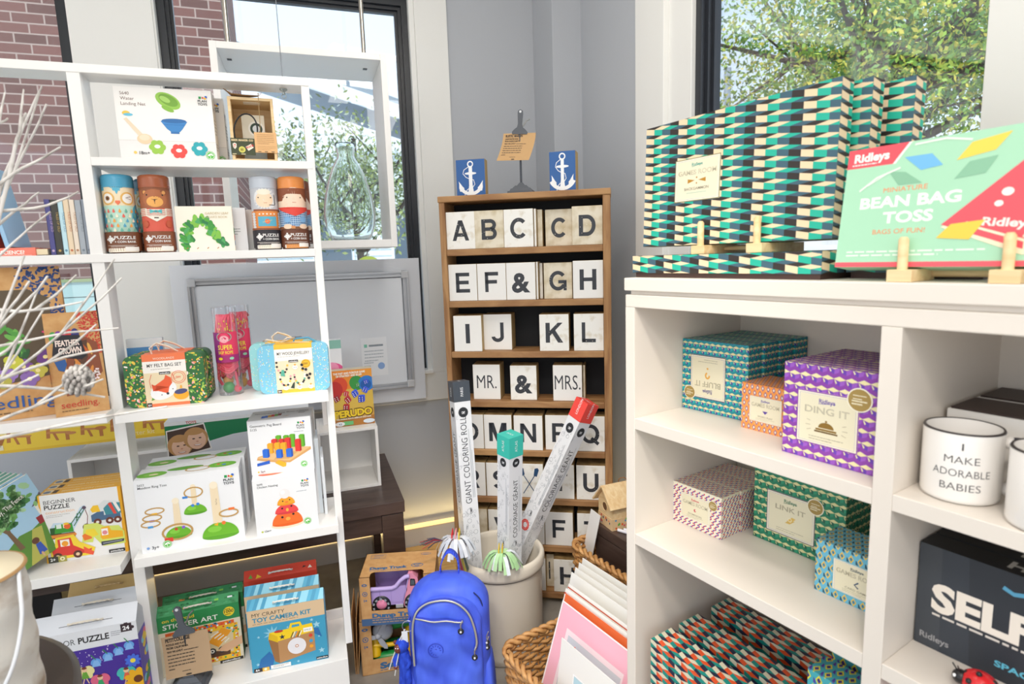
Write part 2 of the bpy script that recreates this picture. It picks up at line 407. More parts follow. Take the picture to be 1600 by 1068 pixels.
def leafy(name, label, fr, u, v, z0, zc, rad, n, leaf, cols, trunk=.16, seed=1, squash=1.0, nb=9, group=None):
    r = random.Random(seed); t = thing(name, label, 'tree', fr.mat(u, v, z0), group)
    mb = MB(); H = zc - z0; bark = nodemat('bark', '#3b3128', '#6a5a4a', (12, 12, 3), 5, .9, .3)
    mb.tube([(0, 0, 0), (.05, 0, H * .4), (-.05, .05, H * .8), (0, 0, H * 1.1)], [trunk, trunk * .8, trunk * .6, trunk * .3], bark, 8); ends = []
    for i in range(nb):
        a = 2 * PI * i / nb + r.random(); e = Vector((math.cos(a), math.sin(a), .9 * (r.random() - .25))) * rad * (.6 + .4 * r.random()); e.z *= squash
        s0 = Vector((0, 0, H * (.55 + .4 * r.random()))); e2 = Vector((0, 0, H)) + e; md = (s0 + e2) / 2 + Vector((0, 0, -.1 * rad)); ends += [e2, md, (md + e2) / 2]
        mb.tube([s0, md, e2], [trunk * .4, trunk * .25, trunk * .08], bark, 5)
        for j in range(3):
            d = Vector((r.uniform(-1, 1), r.uniform(-1, 1), r.uniform(-.6, 1))) * rad * .45; mb.tube([md, md + d * .6, md + d], [trunk * .15, trunk * .09, trunk * .03], bark, 4); ends.append(md + d)
    mb.build('trunk', t)
    mb = MB(); ms = [mb.mi(mat(c, .6)) for c in cols]
    for i in range(n):
        e = ends[r.randrange(len(ends))]; q = Vector((r.gauss(0, 1), r.gauss(0, 1), r.gauss(0, .7))) * rad * .17 + e
        a, b = Vector((r.uniform(-1, 1), r.uniform(-1, 1), r.uniform(-1, 1))).normalized(), Vector((r.uniform(-1, 1), r.uniform(-1, 1), r.uniform(-1, 1))).normalized()
        b = (b - a * a.dot(b)).normalized() * leaf * .5; a = a * leaf * (.7 + .6 * r.random()); k = len(mb.v)
        mb.v += [tuple(q - a * .5), tuple(q + b * .5), tuple(q + a * .5), tuple(q - b * .5)]; mb.f.append((k, k + 1, k + 2, k + 3)); mb.fm.append(ms[r.randrange(len(ms))]); mb.sm.append(False)
    mb.build('foliage', t); return t
GR = ['#8fae3c', '#b7c34a', '#6f9440', '#d6c750', '#4f7a35']
leafy('leafy_tree', 'big green and yellow leafy tree filling the right hand window', G_, 6.1, 9.2, -.2, 4.7, 3.3, 30000, .095, GR, .2, 3, 1.0, 18)
leafy('leafy_tree', 'second green tree further right outside the right hand window', G_, 12.6, 10.2, -.2, 4.9, 3.2, 24000, .11, GR, .2, 5, 1.0, 12)
leafy('leafy_tree', 'thin leafed tree outside the middle window, behind the glass vase', G_, -2.3, 9.2, -.2, 3.0, 1.6, 7000, .085, ['#98a866', '#c3cc78', '#7c8a5c', '#e8ecd8'], .12, 8, .7, 10)
leafy('leafy_tree', 'small bushy tree low beyond the middle window, left of the glass vase', G_, -4.6, 9.4, -.2, 2.3, .9, 3500, .085, ['#a2b274', '#cdd48a', '#e8ecd8'], .09, 11, .7, 8)
mb = MB(); mb.tube([(0, 0, 0), (0, 0, 7.5)], .12, mat('#9aa3aa', .8)); mb.box(-.9, .9, -.05, .05, 5.4, 5.52, mat('#9aa3aa', .8)); mb.box(-.35, -.1, -.2, .1, 4.2, 5.0, mat('#b4bcc2', .7))
tag(mb.build('utility_pole', None, Matrix.Translation((7.3, 20, -.2))), 'pale utility pole with crossarm outside the right window beside the tree', 'pole')
mb = MB(); mb.tube([(0, 0, 0), (0, 0, 1.6)], .03, mat('#8d9499', .6)); mb.lathe([(.2, 0), (.2, .02)], '#d8e23c', 20, Matrix.Translation((0, 0, 1.55)) @ Matrix.Rotation(PI / 2, 4, 'X'))
tag(mb.build('street_sign', None, Matrix.Translation((-2.05, 8.6, -.2))), 'round yellow green street sign on a post outside the middle window', 'sign')
mb = MB(); mb.tube([(0, 0, 0), (0, 0, 1.7)], .03, mat('#8d9499', .6)); mb.box(-.16, .16, -.04, -.02, 1.25, 1.65, '#f4f6f6')
tag(mb.build('street_sign', None, Matrix.Translation((-2.55, 8.7, -.2))), 'white rectangular street sign on a post outside the middle window', 'sign')

# ============================================================ furniture
# ---- white shelving
sh = thing('display_shelving', 'white lacquered open shelving unit with two columns of goods on the left', 'shelving', W_.mat(0, 0, 0))
def part(name, p, *b, m=WHITE, bevel=.0012):
    mb = MB(); mb.box(*b, m); return mb.build(name, p, bevel=bevel)
part('upright', sh, -.022, 0, 0, .078, .2175, 1.991); part('upright', sh, -.5898, -.5602, 0, .078, .2175, 1.991); part('upright', sh, -1.18, -1.15, 0, .078, .2175, 1.991)
part('top_board', sh, -1.18, 0, -.002, .088, 1.9694, 1.9915)
part('shelf', sh, -.5602, -.006, -.001, .205, 1.7378, 1.7596)
part('shelf', sh, -1.15, -.019, -.003, .205, 1.485, 1.5077); part('shelf', sh, -.567, -.0149, -.061, .19, 1.0525, 1.0815)
part('shelf', sh, -1.15, -.585, -.061, .2, 1.058, 1.0835); part('shelf', sh, -.567, -.016, -.062, .17, .634, .662); part('shelf', sh, -1.15, -.6, -.061, .18, .626, .653)
part('plinth', sh, -1.18, -.02, -.075, .165, 0.0, .2175); part('back_rail', sh, -1.18, -.02, .155, .165, .2175, .252)
mb = MB(); mb.tube([(-.0705, .045, 1.9915), (-.0705, .045, 2.95)], .0012, mat('#8b8f94', .3, 1), 6)
o = mb.build('suspension_wire', None, WM); tag(o, 'thin steel wire running from the ceiling down to the top board of the white shelving', 'wire')
e_ = MB(); e_.lathe([(.011, 1.9685), (.011, 1.9665), (.004, 1.962), (.004, 1.955)], mat('#a9b3b5', .3, 1), 16, Matrix.Translation((-.0705, .045, 0)))
e_.tube([(-.0705 + .006 * math.cos(a), .045, 1.949 + .006 * math.sin(a)) for a in [i * PI / 8 for i in range(16)]], .0013, mat('#a9b3b5', .3, 1), 6, closed=True); e_.build('eye_bolt', sh)
# ---- hanging display box
hb = thing('hanging_display_box', 'white open display box hanging on steel rods in front of the middle window', 'display box', W_.mat(0, .55, 0))
x0, x1, z0, z1, t = -.3113, .309, 1.5205, 2.255, .024
part('side_panel', hb, x0, x0 + t, 0, .29, z0, z1); part('side_panel', hb, x1 - t, x1, 0, .29, z0, z1)
part('top_panel', hb, x0 + t, x1 - t, 0, .29, z1 - t, z1); part('bottom_panel', hb, x0 + t, x1 - t, 0, .29, z0, z0 + .03)
for x in (-.258, .238):
    mb = MB(); mb.tube([(x, .12, z1), (x, .12, 2.95)], .0085, mat('#b9b2a8', .22, 1), 16); mb.build('steel_rod', hb)
    mb = MB(); mb.box(x - .008, x + .008, .112, .128, z1 - t - .002, z1 - t, mat('#4a4a4a', .4, 1)); mb.build('rod_bolt', hb)
# ---- glass vase
gm = bpy.data.materials.new('vase_glass'); gm.use_nodes = True; b = gm.node_tree.nodes['Principled BSDF']
b.inputs['Base Color'].default_value = (.96, 1, .99, 1); b.inputs['Transmission Weight'].default_value = 1; b.inputs['Roughness'].default_value = .01; b.inputs['IOR'].default_value = 1.3
prof = [(.0, .002), (.060, .0), (.076, .006), (.086, .02), (.098, .06), (.1035, .10), (.101, .14), (.092, .19), (.078, .24), (.062, .285), (.046, .315), (.036, .333), (.034, .345), (.037, .365), (.041, .385)]
inn = [(r - .0045, z + (.006 if i < 4 else 0)) for i, (r, z) in enumerate(prof)][::-1]
mb = MB(); mb.lathe(prof + [(.0395, .389)] + [(max(r, 0), z) for r, z in inn], gm, 48, cap=False)
o = mb.build('glass_vase', None, W_.mat(.14, .68, 1.5505)); tag(o, 'big clear glass bottle vase standing in the hanging white display box', 'vase')
# ---- dark bench
bn = thing('bench', 'dark stained wooden bench against the wall under the whiteboard', 'bench', W_.mat(0, 0, 0))
part('bench_top', bn, -1.32, .246, .352, .965, .482, .53, m=DARKW, bevel=.002)
for a, b_ in ((-1.30, -1.18), (.155, .24)):
    mb = MB(); mb.box(a, b_, .36, .46, 0, .477, DARKW); mb.box(a, b_, .85, .95, 0, .477, DARKW); mb.box(a, b_, .46, .85, .38, .477, DARKW); mb.build('leg_frame', bn, bevel=.002)
part('apron', bn, -1.18, .155, .37, .40, .40, .48, m=DARKW, bevel=.002)
o = MB(); o.box(-1.165, -.96, .50, .95, 0.001, .37, mat('#1b1a1d', .6)); o = o.build('storage_box', None, WM, bevel=.003); tag(o, 'black storage box under the left end of the dark bench, beside its leg', 'box')
o = MB(); o.box(-1.85, -1.34, .40, .95, 0.001, .50, mat('#1b1a1d', .6)); o = o.build('storage_box', None, WM, bevel=.003); tag(o, 'black storage box on the floor at the far left, beyond the bench end', 'box')
# ---- white cubes
def cube(name, label, u, v, z, w, d, h, t=.012):
    c = thing(name, label, 'cube shelf', W_.mat(u, v, z))
    part('side_panel', c, 0, t, 0, d, 0, h); part('side_panel', c, w - t, w, 0, d, 0, h); part('top_panel', c, t, w - t, 0, d, h - t, h); part('bottom_panel', c, t, w - t, 0, d, 0, t); part('back_panel', c, t, w - t, d - .006, d, t, h - t)
    return c
cube('cube_shelf', 'open white cube shelf on the dark bench, right of the shelving, game box on top', -.06, .545, .5302, .24, .24, .258)
cube('cube_shelf', 'open white box shelf on the left end of the dark bench, behind the middle upright', -.915, .58, .5302, .46, .22, .262)
# ---- whiteboard on backing panel
wb = thing('whiteboard', 'white board with an aluminium frame leaning against the middle window', 'whiteboard', W_.mat(0, .90, 0))
AL = mat('#b3b6bb', .35, .6); mb = MB(); mb.box(-.588, .4605, .03, .045, .792, 1.474, mat('#dfe3ea', .5)); mb.build('backing_panel', wb, bevel=.001)
mb = MB(); mb.box(-.50, .37, .012, .028, .88, 1.385, mat('#e3e8ef', .25)); F = Face(mb, (-.5, .012, .88), (1, 0, 0), (0, 0, 1), .87, .505)
F.rect(76.5, 10, 90, 46, '#eff3f8'); F.rect(78, 37, 79.6, 40, '#7ec8b0'); F.rect(80.5, 37.6, 88, 39.4, '#8a96a0'); F.fine(78, 33, 10, 4, 3, '#b8c2cc', 1); F.fine(77.5, 22, 5, 2, 3, '#b8c2cc', 1); F.circ(86.5, 19, 3.2, '#8fb2e6'); F.fine(40, 51, 7, 2, 2, '#9aa4b4', 1.2)
mb.build('writing_surface', wb, bevel=.001)
mb = MB(); a0, a1, b0, b1, t = -.525, .403, .862, 1.416, .028
for j, (o0, d) in enumerate(((0, 0), (.016, .006))):
    mb.box(a0 + o0, a0 + o0 + .011, d, .03, b0, b1, AL); mb.box(a1 - o0 - .011, a1 - o0, d, .03, b0, b1, AL); mb.box(a0, a1, d, .03, b0 + o0, b0 + o0 + .011, AL); mb.box(a0, a1, d, .03, b1 - o0 - .011, b1 - o0, AL)
mb.box(a0 + .004, a1 - .004, .012, .03, b0 + .004, b0 + t, AL); mb.box(a0 + .004, a1 - .004, .012, .03, b1 - t, b1 - .004, AL); mb.box(a0 + .004, a0 + t, .012, .03, b0, b1, AL); mb.box(a1 - t, a1 - .004, .012, .03, b0, b1, AL)
mb.build('frame', wb, bevel=.001)
for (x, z) in ((a0, b0), (a1 - .034, b0), (a0, b1 - .034), (a1 - .034, b1 - .034)):
    mb = MB(); mb.box(x, x + .034, -.004, .03, z, z + .034, mat('#c3c6cb', .5)); mb.build('corner_cap', wb, bevel=.004)
mb = MB(); mb.box(-1.4, -1.04, .93, .945, .95, 1.455, mat('#d4d8de', .5)); mb.box(-1.4, -1.03, .92, .93, 1.43, 1.455, AL); mb.box(-1.055, -1.03, .92, .93, .95, 1.455, AL)
o = mb.build('framed_panel', None, WM, bevel=.001); tag(o, 'grey panel with aluminium edge leaning in the far left window behind the shelving', 'panel')
# ---- letter shelf
ls = thing('letter_shelf', 'tall reclaimed wood shelf full of white letter blocks standing in the corner', 'shelf', L_.mat(0, 0, 0))
def lpart(n, *b, m=WOOD): return part(n, ls, *b, m=m, bevel=.003)
lpart('side_panel', -.664, -.641, 0, .15, 0, 1.685, m=WOODV); lpart('side_panel', -.023, .006, 0, .15, 0, 1.685, m=WOODV); lpart('top_board', -.667, .008, -.004, .152, 1.684, 1.708)
lpart('back_panel', -.641, -.023, .143, .15, .03, 1.685, m=mat('#15171c', .8))
LZ = [1.500 - .2062 * i for i in range(7)] + [.054]
for z in LZ: lpart('shelf', -.641, -.023, .002, .143, z - .0255, z)
# ---- cabinet
cb = thing('cabinet', 'white open cabinet with deep shelves of patterned game boxes on the right', 'cabinet', K_.mat(0, 0, 0))
CW = mat('#e7dfd5', .4, name='cabinet_paint'); D = .40
part('top_slab', cb, 0, 1.16, -.004, D, 1.378, 1.407, m=CW, bevel=.002); part('top_riser', cb, .01, 1.15, .008, D - .01, 1.3688, 1.378, m=CW); part('top_rail', cb, 0, 1.16, 0, D, 1.3401, 1.3688, m=CW, bevel=.002)
for a in ((0, .0288), (.5555, .585), (1.13, 1.16)): part('upright', cb, *a, 0, D, 0, 1.3401, m=CW)
part('back_panel', cb, .0288, 1.13, .384, .395, .02, 1.3401, m=CW)
for z in (1.0805, .7933, .219, .03):
    for a, b_ in ((.0288, .5555), (.585, 1.13)): part('shelf', cb, a, b_, .001, .384, z - .027, z, m=CW)
# ---- plywood board
mb = MB(); mb.box(.25, .85, .45, .975, 0.001, .013, nodemat('plywood', '#d3a45c', '#e5bf7c', (6, 40, 6), 5, .6, .05)); o = mb.build('plywood_board', None, WM, bevel=.001); tag(o, 'flat plywood board lying on the floor against the wall behind the crock', 'board')
# ============================================================ goods on the white shelving
BOXW = '#eeeff1'
def plan_logo(F, x, y, s):
    k = F.H / F.W
    F.rect(x - s * 1.1 * k, y, x - s * .3 * k, y + s * .8, '#1e9a4a'); F.poly([(x - s * .15 * k, y + s * .4), (x + s * .2 * k, y + s * .85), (x + s * .55 * k, y + s * .4), (x + s * .2 * k, y - .0)], '#d8332c')
    F.circ(x + s * 1.3 * k, y + s * .7, s * .42, '#2a66c8'); F.circ(x + s * .95 * k, y + s * .2, s * .4, '#f2b81f')
    F.text('PLAN', x, y - s * 1.15, s * .8, INK, 'c', .02, 1.15); F.text('TOYS', x, y - s * 2.25, s * .8, INK, 'c', .02, 1.15)
def leafmark(F, x, y, r):
    F.circ(x, y, r, '#5ab946'); F.ring(x, y, r * .82, '#f3faee', r * .1); F.circ(x - r * .2, y + r * .1, r * .4, '#f3faee', 1, .55, rot=40); F.circ(x + r * .25, y + r * .2, r * .4, '#f3faee', 1, .5, rot=-45); F.rect(x - .25, y - r * .7, x + .25, y, '#f3faee')
# ---- row 1: nesting bowls box
def art_water(F):
    F.rect(0, 0, 100, 27, '#eceae8'); F.rect(0, 26.8, 100, 27.3, '#d5d0cb')
    F.text('S640', 6, 89, 4.4, '#7a5a50'); F.text('Water', 6, 82, 4.6, '#7a5a50'); F.text('Landing Net', 6, 75, 4.6, '#7a5a50')
    F.circ(54, 83, 12.5, '#97c84f', 1.35, .8, 28, -28); F.circ(53, 72, 6.5, '#8abf45', 1.3, .5, 20, -25); F.circ(54.5, 84, 10, '#76a838', 1.3, .7, 28, -28); F.circ(51, 85, 6, '#a8d468', 1.2, .6, 20, -28)
    F.poly([(44, 55), (72, 55), (66, 44), (63, 40), (54, 40), (50, 44)], '#3b86c8'); F.circ(58, 55.5, 4, '#2c6cab', 4, .8); F.rect(53.5, 37.5, 62.5, 40.5, '#3274b5'); F.line([(47, 50), (69, 50)], '#2f74b8', .8)
    F.circ(10, 64, 4, '#f2c94c', 1.2, .8); F.circ(12, 62, 4, '#6cc2dc', 1.5, .5)
    F.poly([(7, 56), (10, 58), (25, 35), (21, 32)], '#ecd9bd'); F.circ(26, 29, 8, '#ecd2ad', 1.2, .9); F.circ(26, 31, 6, '#f2e0c4', 1.1, .7)
    for cx, cy, c in ((38, 18, '#9cc94b'), (60, 13, '#ef4b44'), (82, 17, '#2aa9b4')):
        for a in range(6): F.circ(cx + 5 * math.cos(a * 1.047), cy + 7.5 * math.sin(a * 1.047) * .8, 4.6, c)
        F.circ(cx, cy, 7, c, 1.3); F.circ(cx, cy + 1, 3, '#f6f4f2', 1.3, .9)
    F.circ(15, 10, 2, '#f0c860'); F.text('18m+', 19, 7.5, 4.6, INK, bold=.01); leafmark(F, 93, 8, 6); plan_logo(F, 90, 88, 4)
def ptop(F): F.rect(2, 10, 98, 90, '#e6e8ea')
def side_small(F): F.text('PT', 20, 70, 9, '#3a5a98'); F.fine(25, 60, 50, 5, 5, '#8a96a8', 1.6); F.fine(25, 25, 50, 3, 4, '#8a96a8', 1.6)
o = carton('toy_box', 'white box of bath bowls and floating toys, standing on the top shelf', 'toy box', W_, -.4985, .035, 1.7602, 0, .236, .06, .19, '#f6f3ef', art_water, ptop, side_small)
dup(o, W_.mat(-.478, .11, 1.7602), 'second white toy box tucked right behind the bath bowls box on the top shelf')
# ---- row 1: wooden gift crate
cr_ = thing('gift_crate', 'upright pale wooden gift crate with a green and kraft paper band on the top shelf', 'gift crate', W_.mat(-.222, .03, 1.7602, 2))
w, d, h, t = .12, .115, .178, .008
mb = MB(); mb.box(0, t, 0, d, 0, h, PALEW); mb.box(w - t, w, 0, d, 0, h, PALEW); mb.box(t, w - t, 0, d, 0, t, PALEW); mb.box(t, w - t, 0, d, h - t, h, PALEW); mb.box(t, w - t, d - .005, d, t, h - t, PALEW)
mb.box(.04, .085, .02, .05, h - t - .0006, h - t + .0012, '#fff8ea'); mb.build('crate_body', cr_, bevel=.0008)
mb = MB(); mb.box(-.0015, .062, -.003, -.0005, .018, .064, '#3d4428'); F = Face(mb, (-.0015, -.003, .018), (1, 0, 0), (0, 0, 1), .0635, .046)
F.text('BEER MAKER CO', 4, 83, 11, '#e8cfa0', bold=.04, width=90); F.poly([(8, 66), (16, 72), (24, 66), (23, 45), (16, 34), (9, 45)], '#f0eedd'); F.text('I', 12, 56, 10, '#d33', bold=.05); F.circ(18, 60, 4, '#dd3b3b'); F.fine(10, 50, 12, 2, 6, '#c33', 2.5)
F.circ(45, 32, 19, '#d9d56a'); F.circ(45, 32, 13, '#c2b84a'); F.text('30', 39, 27, 10, '#5a5320', bold=.03)
F.poly([(58, 50), (85, 72), (97, 44), (70, 20)], '#2b2b22'); F.poly([(60, 49), (84, 68), (94, 45), (71, 25)], '#f2ead6'); F.text('ROCK', 65, 38, 12, '#cc3333', bold=.05, rot=22)
F.rect(4, 3, 20, 7, '#e9d9a8'); F.rect(40, 3, 58, 7, '#e9d9a8')
mb.build('green_label', cr_)
mb = MB(); mb.box(.062, .1215, -.004, -.001, .026, .082, '#e3b47c'); F = Face(mb, (.062, -.004, .026), (1, 0, 0), (0, 0, 1), .0595, .056); F.fine(12, 88, 76, 6, 9, '#8f6136', 1.8); F.fine(12, 30, 80, 3, 8, '#b08050', 1.5)
for x in (12, 42, 72): F.rect(x, 3, x + 14, 6, '#3b2a1c')
mb.box(.1205, .122, -.003, .10, .026, .082, '#b9a4a2'); F = Face(mb, (.122, -.003, .026), (0, 1, 0), (0, 0, 1), .103, .056)
r = random.Random(4)
for i in range(16): F.circ(30 + 50 * r.random(), 20 + 60 * r.random(), 5 + 8 * r.random(), r.choice(['#5a3f4c', '#3e2b38', '#85707a']), 1.2, .7, 8)
mb.build('paper_band', cr_)
mb = MB(); mb.box(.030, .092, .055, .058, .012, .142, '#e7e0cc'); mb.box(.030, .092, .053, .055, .012, .05, '#a9b7ba')
F = Face(mb, (.030, .055, .012), (1, 0, 0), (0, 0, 1), .062, .13); F.circ(62, 70, 17, '#f4f0e6'); F.circ(62, 70, 13, '#27402f'); F.circ(62, 70, 8, '#dfe6ea'); F.circ(72, 52, 5, '#d8352f'); F.ring(70, 22, 6, '#8a8a88', 1); F.ring(62, 42, 6, '#b9a98a', 1)
mb.build('card_insert', cr_)
mb = MB(); pts = [(.035 + .031 * math.cos(a), .012, .088 + .047 * math.sin(a)) for a in [-.9 + i * .22 for i in range(24)]]
mb.tube([(x + .012 * (z - .04) / .1, y, z) for x, y, z in pts], .0042, mat('#22252b', .5), 8, flat=.5); mb.build('black_strap', cr_)
mb = MB(); P = [(-.008, .015, h + .025), (.012, .01, h + .008), (.035, .0, h + .004), (.062, .0, h + .0045), (.083, .0, h + .006)]
for i in range(len(P) - 1):
    wd = [0, .012, .012, .009, .003]
    a, b = P[i], P[i + 1]; mb.face([(a[0], a[1] - wd[i], a[2]), (b[0], b[1] - wd[i + 1], b[2]), (b[0], b[1] + wd[i + 1] + .003, b[2]), (a[0], a[1] + wd[i] + .003, a[2])], mat('#8d6a42', .8))
mb.build('leather_tab', cr_, solid=.0015)
mb = MB(); mb.tube([(.083, -.0015, h + .012), (.082, -.003, h + .002), (.081, -.004, .12), (.079, -.005, .082)], .001, mat('#a68a5f', .8), 5); mb.tube([(.083, -.002, h + .004), (.092, -.004, h + .014), (.080, -.004, h + .010)], .001, mat('#d7a262', .8), 5); mb.build('twine', cr_)
# ---- row 2: coin bank tubes
def tin(name, label, u, v, lid, body, low, art, group=None):
    t = thing(name, label, 'tin', W_.mat(u, v, 1.5082, 8), group); r, H = .0372, .212
    mb = MB(); mb.lathe([(r - .002, 0), (r, .002), (r, .058)], mat(low, .3), 48, cap=True); mb.lathe([(r, .058), (r, H - .035)], mat(body, .3), 48, cap=False)
    def cy(x, z, lay=1): a = -PI / 2 + x; q = r + .0003 + lay * .00007; return (q * math.cos(a), q * math.sin(a), z)
    class C:   # a print wrapped on the tube: x in mm around, y in mm up
        lay = 1
        def poly(s, pts, col):
            s.lay += 1; q = []
            for (a, b), (c, d) in zip(pts, pts[1:] + pts[:1]):
                n = max(1, int(abs(c - a) / 6)); q += [(a + (c - a) * i / n, b + (d - b) * i / n) for i in range(n)]
            s.fan(q, col)
        def fan(s, q, col, m=6):
            cx, cz = sum(a for a, b in q) / len(q), sum(b for a, b in q) / len(q); n = len(q); vs = [cy((cx + (a - cx) * t / m) / 37.2, (cz + (b - cz) * t / m) / 1000, s.lay) for t in range(1, m + 1) for a, b in q]
            fs = [tuple(range(n))] + [(t * n + i, t * n + (i + 1) % n, (t + 1) * n + (i + 1) % n, (t + 1) * n + i) for t in range(m - 1) for i in range(n)]; mb.raw(vs, [f[::-1] if k else f for k, f in enumerate(fs)], col)
        def rect(s, x0, y0, x1, y1, col):
            n = max(1, int((x1 - x0) / 5)); s.lay += 1
            for i in range(n):
                a, b = x0 + (x1 - x0) * i / n, x0 + (x1 - x0) * (i + 1) / n
                mb.face([cy(a / 37.2, y0 / 1000, s.lay), cy(b / 37.2, y0 / 1000, s.lay), cy(b / 37.2, y1 / 1000, s.lay), cy(a / 37.2, y1 / 1000, s.lay)], col)
        def circ(s, x, y, r_, col, sx=1, sy=1, a0=0, a1=360):
            s.lay += 1; n = 22; s.fan([(x + r_ * sx * math.cos(2 * PI * i / n), y + r_ * sy * math.sin(2 * PI * i / n)) for i in range(n)], col, 6 if r_ * sx > 8 else 2)
        def drop(s, x, y, r_, col): s.circ(x, y, r_, col, 1, 1); s.poly([(x - r_ * .95, y + r_ * .3), (x + r_ * .95, y + r_ * .3), (x, y + r_ * 2.6)], col)
        def text(s, txt, x, y, size, col, width=None, bold=.03):
            s.lay += 1; vs, fs, wd = glyphs(txt, bold); k = width / wd if width else size
            mb.raw([cy((x + a * k) / 37.2, (y + b * size) / 1000, s.lay) for a, b in vs], fs, col)
    c = C(); c.rect(-60, 6, 60, 58, low); art(c); c.lay += 3
    c.rect(-60, 6, 60, 57, low); c.rect(-33, 3, 33, 14, '#f6ead8' if lid != '#e8924a' else '#e39a55')
    c.rect(-31, 32, -19, 43, '#f3f1ee'); [c.circ(x, y, 2.6, '#f3f1ee') for x, y in ((-33, 37.5), (-25, 45.5), (-17.5, 37.5), (-25, 29.5))]
    c.text('PUZZLE', -15.5, 38, 8.5, '#f5f3f0', 44, .02); c.text('+ COIN BANK', -15.5, 28, 6, '#f5f3f0', 44, .02)
    c.rect(-34, 20.5, 30, 21.5, '#e8dfd6'); c.rect(-26, 17.5, 22, 18.4, '#e8dfd6'); c.rect(4, 6, 34, 17, '#f3eee8'); c.rect(-34, 4, -30, 13, '#f6f1e8')
    mb.build('tube', t)
    mb = MB(); mb.lathe([(r + .0012, H - .035), (r + .0012, H - .012), (r + .0006, H - .005), (r - .004, H - .001), (r - .010, H)], mat(lid, .25), 48); mb.lathe([(r + .0014, H - .0352), (r + .0018, H - .034), (r + .0014, H - .0325)], mat(lid, .3), 48, cap=False)
    mb.box(-.014, .014, -.0015, .0015, H, H + .0006, '#2a2a2a'); mb.build('lid', t); return t
def a_owl(c):
    c.rect(-60, 58, 60, 128, '#bfe4d2'); c.rect(-60, 128, 60, 177, '#f3e0bd'); c.poly([(-16, 177), (16, 177), (0, 158)], '#5bb4cf'); c.rect(-60, 168, -34, 177, '#5bb4cf')
    c.circ(52, 95, 22, '#5bb4cf', 1, 1.7); c.circ(-56, 95, 20, '#5bb4cf', 1, 1.7)
    for x in (-24, 24): c.circ(x, 147, 17.5, '#e9b765'); c.circ(x, 147, 13, '#f7f3ec')
    c.circ(-24, 147, 6, '#8a5a30'); c.circ(-24, 147, 2.6, '#2c2018'); c.poly([(18, 149), (32, 153), (32, 151.5), (22, 148.5)], '#5a3a28'); c.poly([(18, 149), (32, 145), (32, 143.6), (20, 147.8)], '#5a3a28')
    c.poly([(-5, 141), (5, 141), (6, 136), (0, 129), (-6, 136)], '#ee7a52')
    r = random.Random(2); i = 0
    for y in (112, 99, 86, 73, 61):
        for x in range(-40, 45, 14): c.drop(x + (7 if i % 2 else 0), y, 3.1, r.choice(['#ee6a5a', '#6cb3a0', '#f1a34a', '#5aa7c4', '#f6ecd0'])); 
        i += 1
def a_bear(c):
    c.rect(-60, 58, 60, 177, '#e0604c'); c.rect(-60, 120, 60, 177, '#a5613f'); c.rect(-60, 170, 60, 177, '#8a4f30')
    for x in (-24, 24): c.circ(x, 164, 9, '#8f5233'); c.circ(x, 163, 5, '#e3a25a')
    c.circ(0, 146, 27, '#b26a42', 1.15, .95); c.circ(0, 138, 17, '#efae5c', 1.2, .85); c.poly([(-8, 145), (8, 145), (0, 138)], '#5b3526'); c.rect(-.6, 132, .6, 139, '#5b3526'); c.circ(-18, 156, 2.2, '#2c2018'); c.circ(20, 156, 2.2, '#2c2018')
    for x0, x1 in ((-60, -22), (22, 60)):
        for k in range(5): c.rect(x0, 100 + 4.4 * k, x1, 102.2 + 4.4 * k, '#f4ead8')
    for k in range(4): c.rect(-26, 101 + 4.6 * k, 26, 103.5 + 4.6 * k, '#f7efdf')
    c.poly([(-26, 100), (26, 100), (0, 84)], '#f7efdf'); c.poly([(-14, 118), (0, 112), (-14, 106)], '#5cbcc0'); c.poly([(14, 118), (0, 112), (14, 106)], '#5cbcc0'); c.circ(0, 112, 3.5, '#4aa6aa'); c.rect(-5, 93, 5, 96, '#4a2c20')
    c.circ(-30, 78, 10, '#c75a3a'); c.circ(31, 78, 10, '#c75a3a')
def a_astro(c):
    c.rect(-60, 58, 60, 112, '#ee9448'); c.rect(-60, 112, 60, 177, '#c9ccd2'); c.circ(-2, 146, 27, '#e9e9ea', 1.2, 1.2); c.circ(-4, 144, 22, '#f8dcbb', 1.1, 1.05); c.circ(-4, 166, 16, '#f3ecd8', 1.2, .5)
    for x in (-20, 14): c.circ(x, 150, 1.9, '#3a2a22')
    c.rect(-6, 134, 3, 135.4, '#d88a6a'); c.rect(24, 130, 27, 158, '#3a3236'); c.rect(8, 128, 26, 130, '#3a3236'); c.rect(-40, 112, 60, 117, '#9a5b3c'); c.rect(-26, 68, 26, 96, '#5fb2cc'); c.circ(0, 82, 7, '#ec7a54'); c.poly([(-13, 80), (13, 86), (13, 85), (-13, 79)], '#f3d36a')
    for i in range(5): c.circ(-20 + 10 * i, 103, 2.4, '#f7efe0')
    for x in (-40, 40):
        for k in range(6): c.circ(x, 66 + 7.6 * k, 6, '#dfe0e2', 1.2, .7)
    c.rect(-60, 58, 60, 63, '#9a5b3c')
